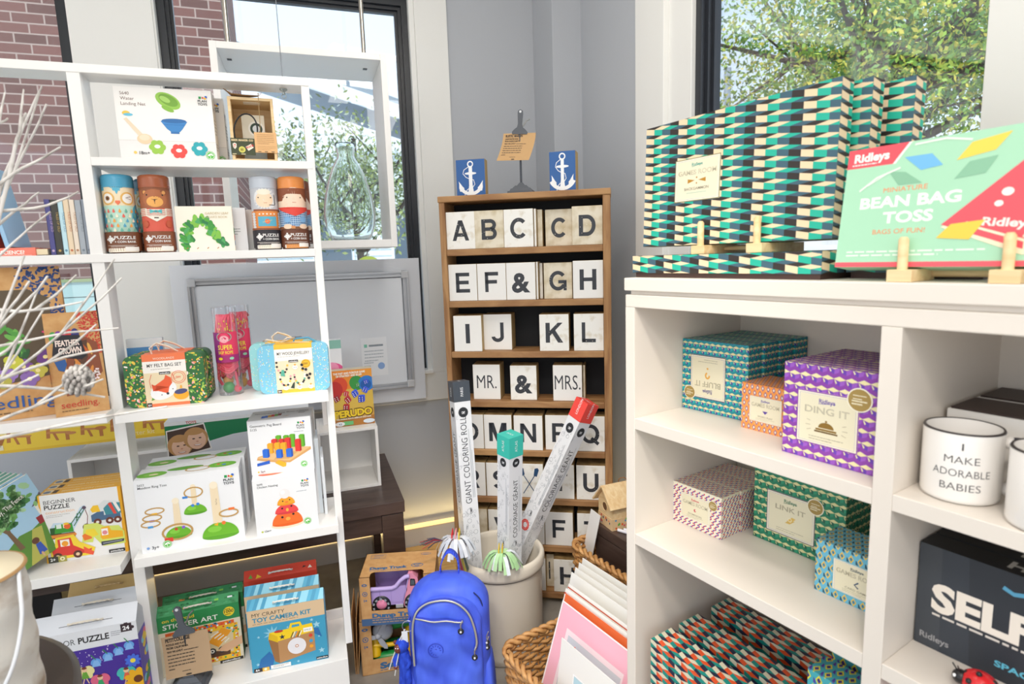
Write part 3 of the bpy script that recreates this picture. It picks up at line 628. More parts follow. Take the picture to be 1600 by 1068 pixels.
def a_cow(c):
    c.rect(-60, 58, 60, 118, '#3f7fc0')
    for i in range(-10, 11): c.rect(i * 6 - 1.2, 58, i * 6 + 1.2, 118, '#a9c8e4')
    for k in range(10): c.rect(-60, 60 + 6 * k, 60, 62.4 + 6 * k, '#bcd3ea')
    c.rect(-60, 118, 60, 177, '#f4d8bf'); c.circ(0, 146, 30, '#f8dcc4', 1.2, 1.1); c.rect(-60, 160, 60, 177, '#8b4a2a'); c.poly([(-60, 160), (-20, 160), (-34, 140), (-60, 140)], '#8b4a2a'); c.poly([(20, 160), (60, 160), (60, 140), (36, 140)], '#8b4a2a')
    for x in (-18, 18): c.circ(x, 150, 1.9, '#3a2a22')
    c.rect(-5, 135, 5, 136.3, '#c76a4a'); c.poly([(-60, 122), (60, 122), (34, 110), (0, 96), (-34, 110)], '#e2463a'); c.rect(-60, 58, 60, 66, '#8b5a3a')
    for x in (-22, 22): c.circ(x, 86, 10, '#7fb0dc', 1, .9); c.circ(x, 66, 10, '#f6d7bb', 1.3, .7)
    c.rect(-12, 60, -2, 68, '#d8925a')
tin('coin_bank_tin', 'blue lidded winking owl coin bank tin, leftmost of the front tins', -.5205, .0535, '#4fa3c4', '#bfe4d2', '#7b4a30', a_owl, 'coin bank tins')
tin('coin_bank_tin', 'owl patterned coin bank tin peeking out behind the gap between owl and bear tins', -.462, .135, '#3f7f98', '#bfe4d2', '#5a3524', a_owl, 'coin bank tins')
tin('coin_bank_tin', 'brown bear coin bank tin with a blue bow tie beside the owl tin', -.4325, .0525, '#a55a38', '#e0604c', '#8a4e30', a_bear, 'coin bank tins')
tin('coin_bank_tin', 'astronaut coin bank tin with an orange suit, left of the cowboy tin', -.1495, .056, '#c3cad4', '#ee9448', '#2d2a30', a_astro, 'coin bank tins')
tin('coin_bank_tin', 'cowboy coin bank tin with blue checked shirt, rightmost of the front tins', -.0725, .054, '#e8924a', '#3f7fc0', '#6d3f2a', a_cow, 'coin bank tins')
tin('coin_bank_tin', 'cowboy tin half hidden behind the front cowboy tin at the right upright', -.058, .135, '#8a4a2a', '#3f7fc0', '#5d3424', a_cow, 'coin bank tins')
# ---- row 2: board books
def art_cat(F):
    F.rect(0, 0, 100, 100, '#faf3e2'); r = random.Random(5)
    P = [(14, 14), (12, 26), (20, 33), (17, 47), (24, 58), (34, 66), (45, 69), (55, 64), (60, 52), (63, 40), (72, 30), (78, 18)]
    for i, (x, y) in enumerate(P):
        for k in range(4): F.circ(x + 3 * (r.random() - .5), y + 5 * (r.random() - .5), 10 - k * 1.4, r.choice(['#5bae3c', '#3f9a3c', '#84c44a', '#2f7f48', '#4fa860']), .6, 1.5, 14, r.random() * 180)
    for k in range(4): F.line([(14 + 18 * k, 6), (17 + 18 * k, 9)], '#b0662e', 1.5)
    F.text('GARDEN LEAF', 52, 82, 5, '#c9b68c', sx=1.1); F.text('BOARD BOOK', 54, 74, 4.4, '#c9b68c', sx=1.1)
def book_side(F): F.circ(50, 45, 8, '#3d9a50'); F.circ(50, 30, 7, '#d8473c'); F.circ(50, 18, 6, '#2c6cab')
o = carton('board_book', 'cream board book with an arch of green leaves, standing between the tins', 'book', W_, -.385, .035, 1.5082, 0, .146, .018, .127, '#f3ecdc', art_cat, None, book_side)
def art_pale(F): F.rect(0, 0, 100, 100, '#ececee'); F.text('123', 62, 70, 7, '#777'); F.fine(70, 50, 18, 3, 6, '#999', 2)
carton('board_book', 'pale grey board book standing behind the cream leaf book', 'book', W_, -.352, .066, 1.5082, 0, .146, .016, .125, '#e4e6ea', art_pale)
carton('board_book', 'white board book furthest back behind the leaf book on the tin shelf', 'book', W_, -.322, .095, 1.5082, 0, .146, .016, .122, '#eceae6', None)
# ---- row 2 left bay: books
def book(label, fr, u, v, z, rot, th, dp, h, cov, lean=0, spine=None, group=None, page='#efe8da', name='book'):
    t = thing(name, label, 'book', fr.mat(u, v, z, rot) @ Matrix.Rotation(math.radians(lean), 4, 'Y'), group)
    mb = MB(); mb.box(0, th, 0, .0012, 0, h, cov); mb.box(0, .0012, 0, dp, 0, h, cov); mb.box(th - .0012, th, 0, dp, 0, h, cov)
    F = Face(mb, (0, 0, 0), (1, 0, 0), (0, 0, 1), th, h)
    if spine: spine(F)
    mb.build('cover', t); mb = MB(); mb.box(.0013, th - .0013, .0013, dp - .004, .002, h - .003, page); mb.build('pages', t); return t
def sp(col, txt='TALES OF OLD'): return lambda F: (F.text(txt, 62, 78, 4, col, rot=-90, width=None), F.circ(50, 8, 2.2, col, 1, 1))
BK = [('#4c4a86', '#b9a0c0', 'purple'), ('#3b3a34', '#b99a58', 'black and gold'), ('#bfe0ea', '#5f8fa8', 'pale blue'), ('#e9d3b4', '#c0704a', 'peach'), ('#efdfcc', '#b98a68', 'cream'), ('#a9b0b8', '#7b8590', 'light grey'), ('#8b93a0', '#6a7280', 'slate blue')]
uu = -.688
for i, (c, c2, nm) in enumerate(BK):
    th = (.0128, .0165, .012, .0135, .0125, .0145, .013)[i]
    book('slim %s spined book in the upright row on the left bay shelf' % nm, W_, uu, .035, 1.5082, 0, th - .0004, .11, .146 - .001 * (i % 3), c, 0, sp(c2), 'slim hardback books'); uu += th
def covers(F, c): F.rect(4, 4, 96, 96, c)
for i, (c, nm, hh) in enumerate((('#2fa3ad', 'teal and white', .20), ('#2a2f3c', 'black edged', .215), ('#e8503f', 'bright red', .215), ('#9cc4e4', 'sky blue', .21))):
    u0 = -.862 + .026 * i
    book('%s covered picture book leaning left at the edge of the left bay' % nm, W_, u0, .03, 1.531, 0, .011, .13, hh, c, -9, (lambda cc: lambda F: (F.rect(0, 60, 100, 75, '#eef2f2'), F.rect(0, 30, 100, 36, cc)))('#ffffff'), 'leaning picture books')
def a_mill(F): F.text('COMMERCE?', 50, 25, 50, '#fff3ea', bold=.03, al='l')
bk = thing('book', 'coral pink book lying flat under the leaning books in the left bay', 'book', W_.mat(-1.02, .03, 1.5082))
mb = MB(); mb.box(0, .30, 0, .14, 0, .0215, '#f0806c'); F = Face(mb, (0, 0, 0), (1, 0, 0), (0, 0, 1), .30, .0215); F.text('FOR MORE SCIENCE?', 92, 22, 46, '#fff1e8', 'r', .03, .9); F.line([(3, 8), (97, 8)], '#ffd9cc', 4); mb.build('cover', bk, bevel=.001)
mb = MB(); mb.box(.3005, .325, .004, .135, .002, .017, '#e8d8b4'); mb.build('bookmark_card', bk)
# ---- row 3 right: felt bag set tins
def case_box(name, label, u, v, rot, base, dots, band, art, seed, strap, group):
    w, d, h = .20, .046, .146; t = thing(name, label, 'craft kit', W_.mat(u, v, 1.0817, rot), group); mb = MB()
    rr = .02; pts = []
    for cx, cz, a0 in ((w - rr, rr, -90), (w - rr, h - rr, 0), (rr, h - rr, 90), (rr, rr, 180)):
        for k in range(7): a = math.radians(a0 + 15 * k); pts.append((cx + rr * math.cos(a), cz + rr * math.sin(a)))
    mb.prism(pts, 0, d, base); r = random.Random(seed); F = Face(mb, (0, 0, 0), (1, 0, 0), (0, 0, 1), w, h)
    def spk(F, n, W, H):
        for i in range(n):
            x, y = r.random() * 100, r.random() * 100
            if F is F0 and ((x < 6 or x > 94) and (y < 9 or y > 91)): continue
            if F is F0 and 27 < x < 78: continue
            dots(F, x, y, r); F.k = 1 + (i % 7)
    F0 = F; spk(F, 520, w, h); T = Face(mb, (rr, 0, h), (1, 0, 0), (0, 1, 0), w - 2 * rr, d); spk(T, 60, w, d); S = Face(mb, (w, 0, rr), (0, 1, 0), (0, 0, 1), d, h - 2 * rr); spk(S, 90, d, h); mb.build('case', t, bevel=.001)
    mb = MB(); mb.box(w / 2 - .0025 - .05, w / 2 + .055, -.0012, d + .0012, -.0003, h + .0012, band); F = Face(mb, (w / 2 - .0525, -.0012, -.0003), (1, 0, 0), (0, 0, 1), .1075, h + .0015); art(F); mb.build('paper_band', t)
    mb = MB(); strap(mb, w, d, h); mb.build('strap', t); return t
def d_leaf(F, x, y, r):
    c = r.choice(['#e9c24a', '#a9cf5c', '#a9cf5c', '#8fc04c', '#f08a4a', '#f2a8a8', '#f2d24a', '#7ab04a', '#fff0ea'])
    k = r.random(); s = 100 * .0026 / F.H
    F.circ(x, y, s * (1.4 if k > .5 else .8), c, 1.5 if k > .5 else 1, .7 if k > .5 else 1, 6, r.random() * 180)
def d_dot(F, x, y, r): F.circ(x, y, 100 * .0013 / F.H, r.choice(['#f4f0d0', '#f2e06a', '#f0a8b8', '#ffffff', '#c8e8e0']), 1, 1, 6)
def art_felt(F):
    F.rect(0, 87, 100, 100, '#f07b4c'); F.rect(0, 65, 100, 87, '#f6f1ea'); F.rect(0, 6, 100, 65, '#ecd9b4'); F.rect(0, 0, 100, 6, '#f07b4c'); F.rect(1, 0, 12, 8, '#3a2c28'); F.text('6+', 3, 1.8, 4, '#fff', bold=.02)
    F.text('MY FELT BAG SET', 50, 76, 6.4, '#3f3a36', 'c', .012, width=80); F.fine(18, 71, 64, 1, 3, '#b9b0a6', 1.2); F.text('WOODLANDS', 50, 90, 4, '#f7d9c6', 'c', .01); F.rect(36, 61, 62, 66, '#26231f'); F.text('petitcollage', 38, 62.2, 2.6, '#fff', bold=.02, width=22)
    F.ring(80, 54, 9, '#e8502e', .8); F.ring(80, 54, 12, '#e8502e', .9); F.text('DIY', 80, 52, 4, '#e8502e', 'c', .02); F.line([(18, 62), (12, 50), (14, 36)], '#dd5a38', .9); F.line([(65, 62), (72, 50)], '#dd5a38', .9)
    F.poly([(10, 26), (22, 24), (20, 14), (12, 12), (14, 18)], '#5d9a34')
    F.circ(42, 30, 22, '#f2f1f2', 1.08, .72, 28, 25); F.poly([(16, 42), (18, 30), (22, 40), (46, 52), (50, 60), (62, 54), (64, 44), (56, 36), (52, 24), (44, 26), (30, 30), (22, 30)], '#e95f36'); F.poly([(16, 44), (20, 30), (28, 38)], '#d94e28')
    F.circ(51, 24, 2.4, '#2d2a33'); F.circ(37, 22, 1, '#222'); F.circ(64, 32, 1, '#222')
    F.circ(82, 20, 11, '#f0a92c', 1.2, .9); F.circ(82, 26, 9, '#4a4c78', 1.25, .55, 20, 8); F.poly([(80, 32), (86, 32), (85, 38), (82, 38)], '#f0a92c')
def strap_ring(mb, w, d, h):
    mb.tube([(w * .35, d * .35, h), (w * .33, d * .3, h + .018), (w * .42, d * .3, h + .030), (w * .55, d * .5, h + .018), (w * .66, d * .6, h + .002)], [.004, .005, .006, .006, .004], mat('#efe3d0', .8), 8, flat=.35)
    mb.tube([(w * .32, d * .6, h), (w * .36, d * .6, h + .026), (w * .5, d * .7, h + .024), (w * .62, d * .8, h + .002)], .0035, mat('#e5d8c2', .8), 8, flat=.35)
case_box('felt_craft_kit', 'green flowered felt bag craft kit with a fox on its orange band', -.544, -.02, -3, '#2f6a38', d_leaf, '#f07b4c', art_felt, 3, strap_ring, 'flowered felt bag kits')
case_box('felt_craft_kit', 'green flowered felt bag kit standing behind the front fox kit', -.537, .035, -3, '#2f5a34', d_leaf, '#f07b4c', art_felt, 9, strap_ring, 'flowered felt bag kits')
def art_jew(F):
    F.rect(0, 92, 100, 100, '#f5bf3c'); F.rect(0, 66, 100, 90, '#f6f2ec'); F.rect(0, 6, 100, 66, '#ecdcbc'); F.rect(0, 0, 100, 7, '#f5bf3c'); F.rect(1, 0, 12, 7, '#3a2c28'); F.text('5+', 3, 1.5, 4, '#fff', bold=.02)
    F.text('MY WOOD JEWELLERY', 50, 78, 6.2, '#3f3a36', 'c', .012, width=86); F.fine(8, 74, 84, 1, 3, '#c9c0b6', 1.1); F.rect(36, 62, 61, 67, '#26231f'); F.text('petitcollage', 38, 63.2, 2.6, '#fff', bold=.02, width=21)
    F.circ(81, 58, 9, '#f2b72c'); F.ring(81, 58, 7, '#6a4a1a', .5); F.text('DIY', 81, 56, 4, '#4a3a20', 'c', .02); r = random.Random(6)
    for cx, cy, n, a0 in ((24, 34, 12, 180), (62, 36, 14, 180), (18, 60, 8, 170)):
        for i in range(n):
            a = math.radians(a0 + 180 * i / (n - 1)); F.circ(cx + 14 * math.cos(a), cy + 19 * math.sin(a), 2.1, r.choice(['#2b2b30', '#5fb8a0', '#e8a0a8', '#f2c14a', '#f7f3ea', '#2b2b30']))
    for x, y in ((24, 10), (60, 10), (52, 52), (90, 10)): F.circ(x, y, 4.4, '#fbf8f2', 1.1); F.circ(x - 2, y, .8, '#333'); F.circ(x + 2, y, .8, '#333'); F.circ(x, y + 5, 2, '#f2a94a')
    F.poly([(16, 48), (22, 48), (24, 34), (12, 36)], '#58b098'); F.poly([(44, 20), (48, 22), (46, 8), (36, 10)], '#2c3a34'); F.poly([(66, 46), (76, 54), (72, 42)], '#f2c83e')
    for x, y in ((82, 34), (90, 36), (86, 28), (72, 48), (70, 56), (80, 46)): F.circ(x, y, 2.8, '#24242a')
def strap_bow(mb, w, d, h):
    m = mat('#efdcbf', .8); mb.tube([(w * .2, 0, h + .006), (w * .1, -.004, h + .014), (w * .16, -.004, h + .018), (w * .36, 0, h + .008), (w * .55, .004, h + .018), (w * .44, .004, h + .020), (w * .34, 0, h + .008), (w * .6, .01, h + .003), (w * .74, .015, h + .001)], [.003, .004, .005, .003, .005, .004, .003, .004, .003], m, 8, flat=.4)
    mb.tube([(w * .5, d * .6, h), (w * .52, d * .6, h + .012), (w * .72, d * .6, h + .014), (w * .82, d * .6, h)], .003, mat('#4f93b4', .7), 8)
case_box('jewellery_craft_kit', 'blue speckled wood jewellery kit with a yellow band, at the front by the right upright', -.2055, -.003, -6.5, '#7cc3df', d_dot, '#f5bf3c', art_jew, 4, strap_bow, 'speckled jewellery kits')
case_box('jewellery_craft_kit', 'pale mint speckled jewellery kit standing behind the blue one', -.232, .058, -6.5, '#9ad7d9', d_dot, '#f5bf3c', art_jew, 12, strap_ring, 'speckled jewellery kits')
# ---- skipping rope tubes
def rope_tube(label, u, v, ball, lab, seed):
    t = thing('skipping_rope', label, 'skipping rope', W_.mat(u, v, 1.0819, 0), 'skipping ropes in clear tubes'); r = .034; H = .262
    mb = MB(); mb.lathe([(r - .003, .0), (r, .002), (r, H - .004), (r - .001, H)], ACRY, 36, cap=False); mb.lathe([(r, 0), (.001, .0)], ACRY, 36, cap=False); mb.build('clear_tube', t)
    mb = MB(); pink = mat('#f0506a', .6); yel = mat('#f2d23a', .6); q = random.Random(seed)
    for k in range(9):
        x0 = -.022 + .0054 * k; y0 = -.020 + .004 * abs(4 - k); b = .055 + .006 * ((k * 5) % 4)
        P = [(x0 * 1.0 + .004 * math.sin(j * .5 + k), y0 + .002 * math.cos(j), b + (H - .035 - b) * j / 14) for j in range(15)]
        P = [(x0 + .008, y0 + .018, b + .01)] + [(x0 + .002, y0 + .006, b - .006)] + P + [(x0 + .002, y0 + .008, H - .024), (x0 + .008, y0 + .02, H - .035)]
        mb.tube(P, .0042, pink, 7)
        for j in range(9): z = b + .006 + (H - .045 - b) * q.random(); mb.ball((x0 + .003 * math.sin(z * 40), y0 - .0034, z), .0016, yel, 6, 4, 1.2, .6, 2)
    for k in range(6):
        P = [(-.026 + .052 * j / 8, -.018 - .008 * math.sin(PI * j / 8), .085 - .018 * math.sin(PI * j / 8) + .009 * k - .0005 * j * k) for j in range(9)]; mb.tube(P, .0038, pink, 7)
    mb.tube([(-.027, -.008, .10), (-.029, -.01, .05), (-.02, -.012, .03)], .0042, pink, 7); mb.tube([(.018, -.016, .07), (.022, -.016, .02)], .0042, pink, 7); mb.ball((.020, -.014, .016), .011, pink); mb.build('rope', t)
    mb = MB(); mb.ball((-.004, -.012, .0215), .017, mat(ball, .3)); mb.ball((-.006, .006, .040), .015, mat('#d99a1e', .3)); mb.build('handle_ball', t)
    mb = MB(); n = 20; A = [(-1.15 + 2.3 * i / n) for i in range(n + 1)]
    def strip(z0, z1, col, k, a0=-1.15, a1=1.15, nn=20):
        rr = r + .0006 + k * .0002; As = [a0 + (a1 - a0) * i / nn for i in range(nn + 1)]
        for a, b in zip(As, As[1:]): mb.face([(rr * math.sin(a), -rr * math.cos(a), z0), (rr * math.sin(b), -rr * math.cos(b), z0), (rr * math.sin(b), -rr * math.cos(b), z1), (rr * math.sin(a), -rr * math.cos(a), z1)], col)
    strip(.10, .19, '#e23a62', 0); strip(.10, .19, '#8a2a78', 1, -1.15, -.45, 8); strip(.10, .122, '#a82c70', 1, -.45, 1.15)
    def cyt(txt, x, z, size, col, width, k=3):
        vs, fs, wd = glyphs(txt, .012); s_ = width / wd; mb.raw([((r + .0006 + k * .0003) * math.sin((x + a * s_) / r), -(r + .0006 + k * .0003) * math.cos((x + a * s_) / r), z + b * size) for a, b in vs], fs, col)
    def cyc(x, z, rr_, col, k=2, sx=1, sy=1):
        q_ = r + .0006 + k * .0002; mb.face([(q_ * math.sin((x + rr_ * sx * math.cos(a)) / r), -q_ * math.cos((x + rr_ * sx * math.cos(a)) / r), z + rr_ * sy * math.sin(a)) for a in [i * PI / 10 for i in range(20)]], col)
    cyc(-.002, .176, .0205, '#7fc8a8', 3, 1, .72); cyc(-.002, .176, .0185, '#c42a58', 4, 1, .7); cyc(-.002, .170, .012, '#f4b0b8', 5, 1, .9); cyc(-.006, .172, .0012, '#622', 6); cyc(.002, .172, .0012, '#622', 6)
    cyt('SUPER', -.021, .139, .014, '#f6e04a', .040); cyt('SKIP ROPE', -.021, .126, .009, '#f6e04a', .040); cyc(-.016, .112, .006, '#f2d23a', 5, 1, .7); cyc(.014, .112, .006, '#9ad0b0', 5, 1, .7)
    mb.build('wrap_label', t); return t
rope_tube('clear tube holding a red skipping rope and a green ball, frontmost of the two', -.291, .06, '#2fa04f', '#e23a62', 1)
rope_tube('clear tube with a red skipping rope and yellow handle, just behind the green ball tube', -.262, .135, '#e0a21e', '#e23a62', 2)
# ---- row 3: flat blue pack behind
def art_blue(F): F.rect(0, 86, 100, 100, '#eef3f6'); F.rect(0, 40, 100, 86, '#5b9bd6'); F.rect(0, 34, 100, 40, '#b04a8a'); F.text('Water & Light', 28, 60, 9, '#24486e')
carton('craft_pack', 'flat blue and white pack standing behind the green felt bag kits', 'craft pack', W_, -.566, .12, 1.0817, 0, .094, .02, .178, '#dfe8ee', art_blue)
def art_to(F): F.rect(0, 90, 100, 100, '#8ec4b4'); F.circ(55, 62, 13, '#e85a9a', 1.1, .9); F.circ(55, 66, 8, '#f49ac0'); F.text('to', 15, 32, 14, '#222', bold=.05); F.rect(25, 22, 75, 30, '#33373c')
# ---- row 4: ring toss
def ring(F, x, y, rx, ry, col, tip, t=2.4): F.ring(x, y, rx, col, t, 1, ry / rx); 
def art_ring(F):
    F.text('5652', 3, 92, 3, INK); F.text('Meadow Ring Toss', 3, 88, 3.2, INK, bold=.005)
    def hill(x, y, r): F.circ(x, y, r, '#6db52c', 1.25, 1.05, 24, 0, 0, 180); F.circ(x, y + .3, r, '#5da324', 1.25, .32, 24, 0, 180, 360); F.circ(x - r * .3, y + r * .55, r * .4, '#86cc42', 1.2, .6)
    for x, y, c in ((16, 56, '#efb72a'), (13, 47, '#8a5ac8'), (11, 39, '#4a9ad8')): F.ring(x, y, 9, '#c39b5c', 1.8, 1.2, .45); F.rect(x - 3, y - 5.5, x + 2, y - 2.5, c)
    hill(54, 46, 11); F.rect(51.5, 56, 56.5, 82, '#ecd9b6'); F.circ(54, 82, 3.2, '#f3e4c6'); F.ring(54, 74, 9, '#c39b5c', 1.8, 1.2, .75); F.rect(43, 67, 48, 70, '#3a86d8'); F.circ(52, 56, 2, '#3a86d8'); F.circ(57, 57, 2, '#3a86d8')
    hill(36, 17, 12.5); F.poly([(32.5, 30), (40, 30), (39, 66), (33.5, 66)], '#efdcba'); F.circ(36.2, 66, 4.2, '#f5e8ce'); F.ring(35, 23, 14, '#c39b5c', 2.6, 1.25, .75); F.rect(22, 11, 30, 16.5, '#e2402f'); F.circ(34, 27, 2, '#c94a34'); F.circ(41, 28, 2, '#8a5ac8')
    hill(76, 8, 18); F.poly([(70, 26), (79, 26), (77.5, 80), (70, 80)], '#efdcba'); F.circ(73.8, 80, 5, '#f5e8ce'); F.text('PlanToys', 75.5, 52, 1.8, '#7a5a3a', rot=90); F.ring(86, 38, 10, '#c39b5c', 2, 1.15, .5); F.rect(86, 41.5, 92, 45, '#ee7a34'); F.poly([(70, 24), (75, 27), (74, 22)], '#f2b22a'); F.circ(80, 25, 2.6, '#ee7a34')
    F.circ(6, 6.5, 1.8, '#7fa4d8'); F.text('3y+', 9.5, 4.5, 4.2, INK, bold=.01); leafmark(F, 24, 8.5, 5.2); plan_logo(F, 89, 88, 4.2)
def top_ring(T):
    for x, y in ((14, 40), (82, 50)): T.circ(x, y, 30, '#6db52c', 1.3, .8); T.circ(x, y, 16, '#83c43e', 1.3, .7)
    T.circ(45, 62, 22, '#5da324', 2.2, .7); T.ring(58, 40, 22, '#c39b5c', 5, 1.4, .8); T.circ(16, 38, 9, '#ead9b8', 1.3, .7); T.circ(84, 46, 6, '#3a86d8'); T.circ(78, 55, 5, '#e2402f')
def side_txt(S): S.fine(20, 80, 60, 8, 4, '#b9c0c8', 1.2); S.fine(20, 30, 60, 5, 4, '#c5ccd2', 1.2); S.text('PLAN', 22, 88, 4, '#8a96a8')
o = carton('toy_box', 'white ring toss game box with green hills and pegs, at the front', 'toy box', W_, -.551, -.036, .6622, .7, .268, .10, .216, BOXW, art_ring, top_ring, side_txt, group='ring toss boxes')
dup(o, W_.mat(-.545, .068, .6622, .7), 'second ring toss box standing directly behind the front ring toss box', 'ring toss boxes')
# ---- row 4: chicken nesting and peg board
def art_chick(F):
    F.text('5695', 7, 90, 3.4, INK, bold=.01); F.text('Chicken Nesting', 7, 85, 3.6, INK, bold=.01); plan_logo(F, 82, 86, 4.2); F.fine(68, 69, 24, 1, 3, '#9aa4ae', 1)
    F.circ(50, 13, 25, '#eedfc4', 1.08, .28); F.circ(50, 15, 25, '#f0702c', 1, .95, 30, 0, 0, 180); F.circ(50, 15, 25, '#e8621f', 1, .2, 30, 0, 180, 360)
    F.circ(50, 35, 19, '#e8484a', 1, .8, 28, 0, 0, 180); F.circ(50, 35.5, 19, '#d83c42', 1, .2, 28, 0, 180, 360); F.circ(50, 50, 14.5, '#f2a52c', 1, .95, 26, 0, 0, 180); F.circ(50, 50.5, 14.5, '#e8961f', 1, .2, 26, 0, 180, 360)
    F.circ(49, 69, 8.4, '#ece9e8', 1, 1.05); F.circ(46, 72, 3.5, '#fbfbfb')
    for x, y, s_ in ((42, 27, 2), (60, 30, 2), (43, 43, 1.6), (58, 45, 1.6), (45, 56, 1.2), (56, 57, 1.2)): F.circ(x, y, s_, '#2a2226')
    F.circ(51, 23, 3.2, '#f3a948', 1.2); F.circ(51, 39.5, 2.6, '#f3b24a', .9, 1.2); F.circ(51, 53.5, 2, '#ee7a34', 1.4, .7)
    F.circ(9, 6.5, 1.8, '#b9c25a'); F.text('12m+', 12.5, 5, 3.6, INK, bold=.02); leafmark(F, 82, 13, 6.2)
def top_chick(T): T.circ(30, 55, 28, '#f0d8b0', 1.6, .8); T.circ(28, 50, 26, '#e86a4a', 1.5, .6); T.circ(30, 58, 14, '#f2a52c', 1.3, .6); T.fine(84, 80, 10, 3, 12, '#9aa4ae', 4)
o = carton('toy_box', 'white chick nesting toy box with stacked orange, red and yellow bowls', 'toy box', W_, -.249, -.05, .6622, 1.5, .176, .085, .173, BOXW, art_chick, top_chick, side_txt, group='chick nesting boxes')
dup(o, W_.mat(-.243, .038, .6622, 1.5), 'second chick nesting box behind the front one, under the peg board box', 'chick nesting boxes')
def art_peg(F):
    F.text('Geometric Peg Board', 4, 88, 4.4, INK, bold=.008); F.text('S125', 4, 81.5, 4.2, INK, bold=.008); plan_logo(F, 83, 88, 4.4); F.fine(72, 73, 22, 1, 3, '#9aa4ae', 1)
    F.poly([(10, 27), (38, 20), (62, 17), (97, 38), (97, 43), (60, 45), (12, 33)], '#d9a566'); F.poly([(10, 31), (40, 24), (62, 21), (97, 43), (60, 47)], '#e9bd84'); F.poly([(36, 25), (60, 24), (76, 36), (50, 40)], '#d8a96c')
    def peg(x, y, w, h, c, c2): F.poly([(x, y), (x + w, y - 1), (x + w, y + h), (x, y + h)], c); F.poly([(x + w, y - 1), (x + w * 1.35, y + 1), (x + w * 1.35, y + h + 1), (x + w, y + h)], c2); F.poly([(x, y + h), (x + w, y + h), (x + w * 1.35, y + h + 1.5), (x + w * .4, y + h + 2)], c)
    for x, y, h in ((42, 55, 13), (54, 56, 11), (64, 46, 22), (79, 45, 21)): peg(x, y, 7, h, '#6ab52e', '#4f9a24')
    for x, y, h in ((35, 46, 16), (46, 48, 13), (56, 40, 22), (72, 37, 21)): peg(x, y, 7.5, h, '#e23a34', '#b82a2a')
    for x, y, h in ((28, 38, 17), (39, 36, 19), (49, 35, 19)): peg(x, y, 7.5, h, '#f2ae2a', '#d8901a')
    for x, y, h in ((20, 31, 14), (41, 28, 14), (57, 28, 14)): peg(x, y, 8, h, '#2f6fd8', '#2256b4')
    F.poly([(10, 16), (30, 19), (30, 25), (10, 21)], '#2a62c8'); F.poly([(38, 19), (44, 24), (56, 17), (55, 11), (50, 10)], '#f2b22a')
    F.circ(11, 5, 1.6, '#e8c24a'); F.text('2y+', 14.5, 3.6, 3.8, INK, bold=.01); leafmark(F, 84, 12, 6)
def top_peg(T):
    for i, c in enumerate(['#2f6fd8', '#2f6fd8', '#f2ae2a', '#e23a34', '#6ab52e', '#8a3a24']): T.rect(20 + 5 * i, 18 + 3 * i, 26 + 5 * i, 40 + 3 * i, c)
    T.poly([(14, 16), (60, 22), (66, 30), (50, 20)], '#d9a566'); T.text('Geometric Peg Board', 6, 62, 9, '#555'); T.fine(78, 70, 16, 3, 12, '#555', 4)
o = carton('toy_box', 'white peg board toy box with coloured pegs, resting on the chick nesting box', 'toy box', W_, -.252, .0, .8356, -5, .180, .118, .168, BOXW, art_peg, top_peg, side_txt)
carton('toy_box', 'narrow white toy box standing between the peg board box and the right upright', 'toy box', W_, -.068, .045, .6622, 0, .012, .11, .25, '#e4ecf2', None, None, None)
carton('toy_box', 'thin white box edge leaning beside the chick nesting box', 'toy box', W_, -.053, .03, .6622, 0, .009, .12, .19, '#e9eef3', None)
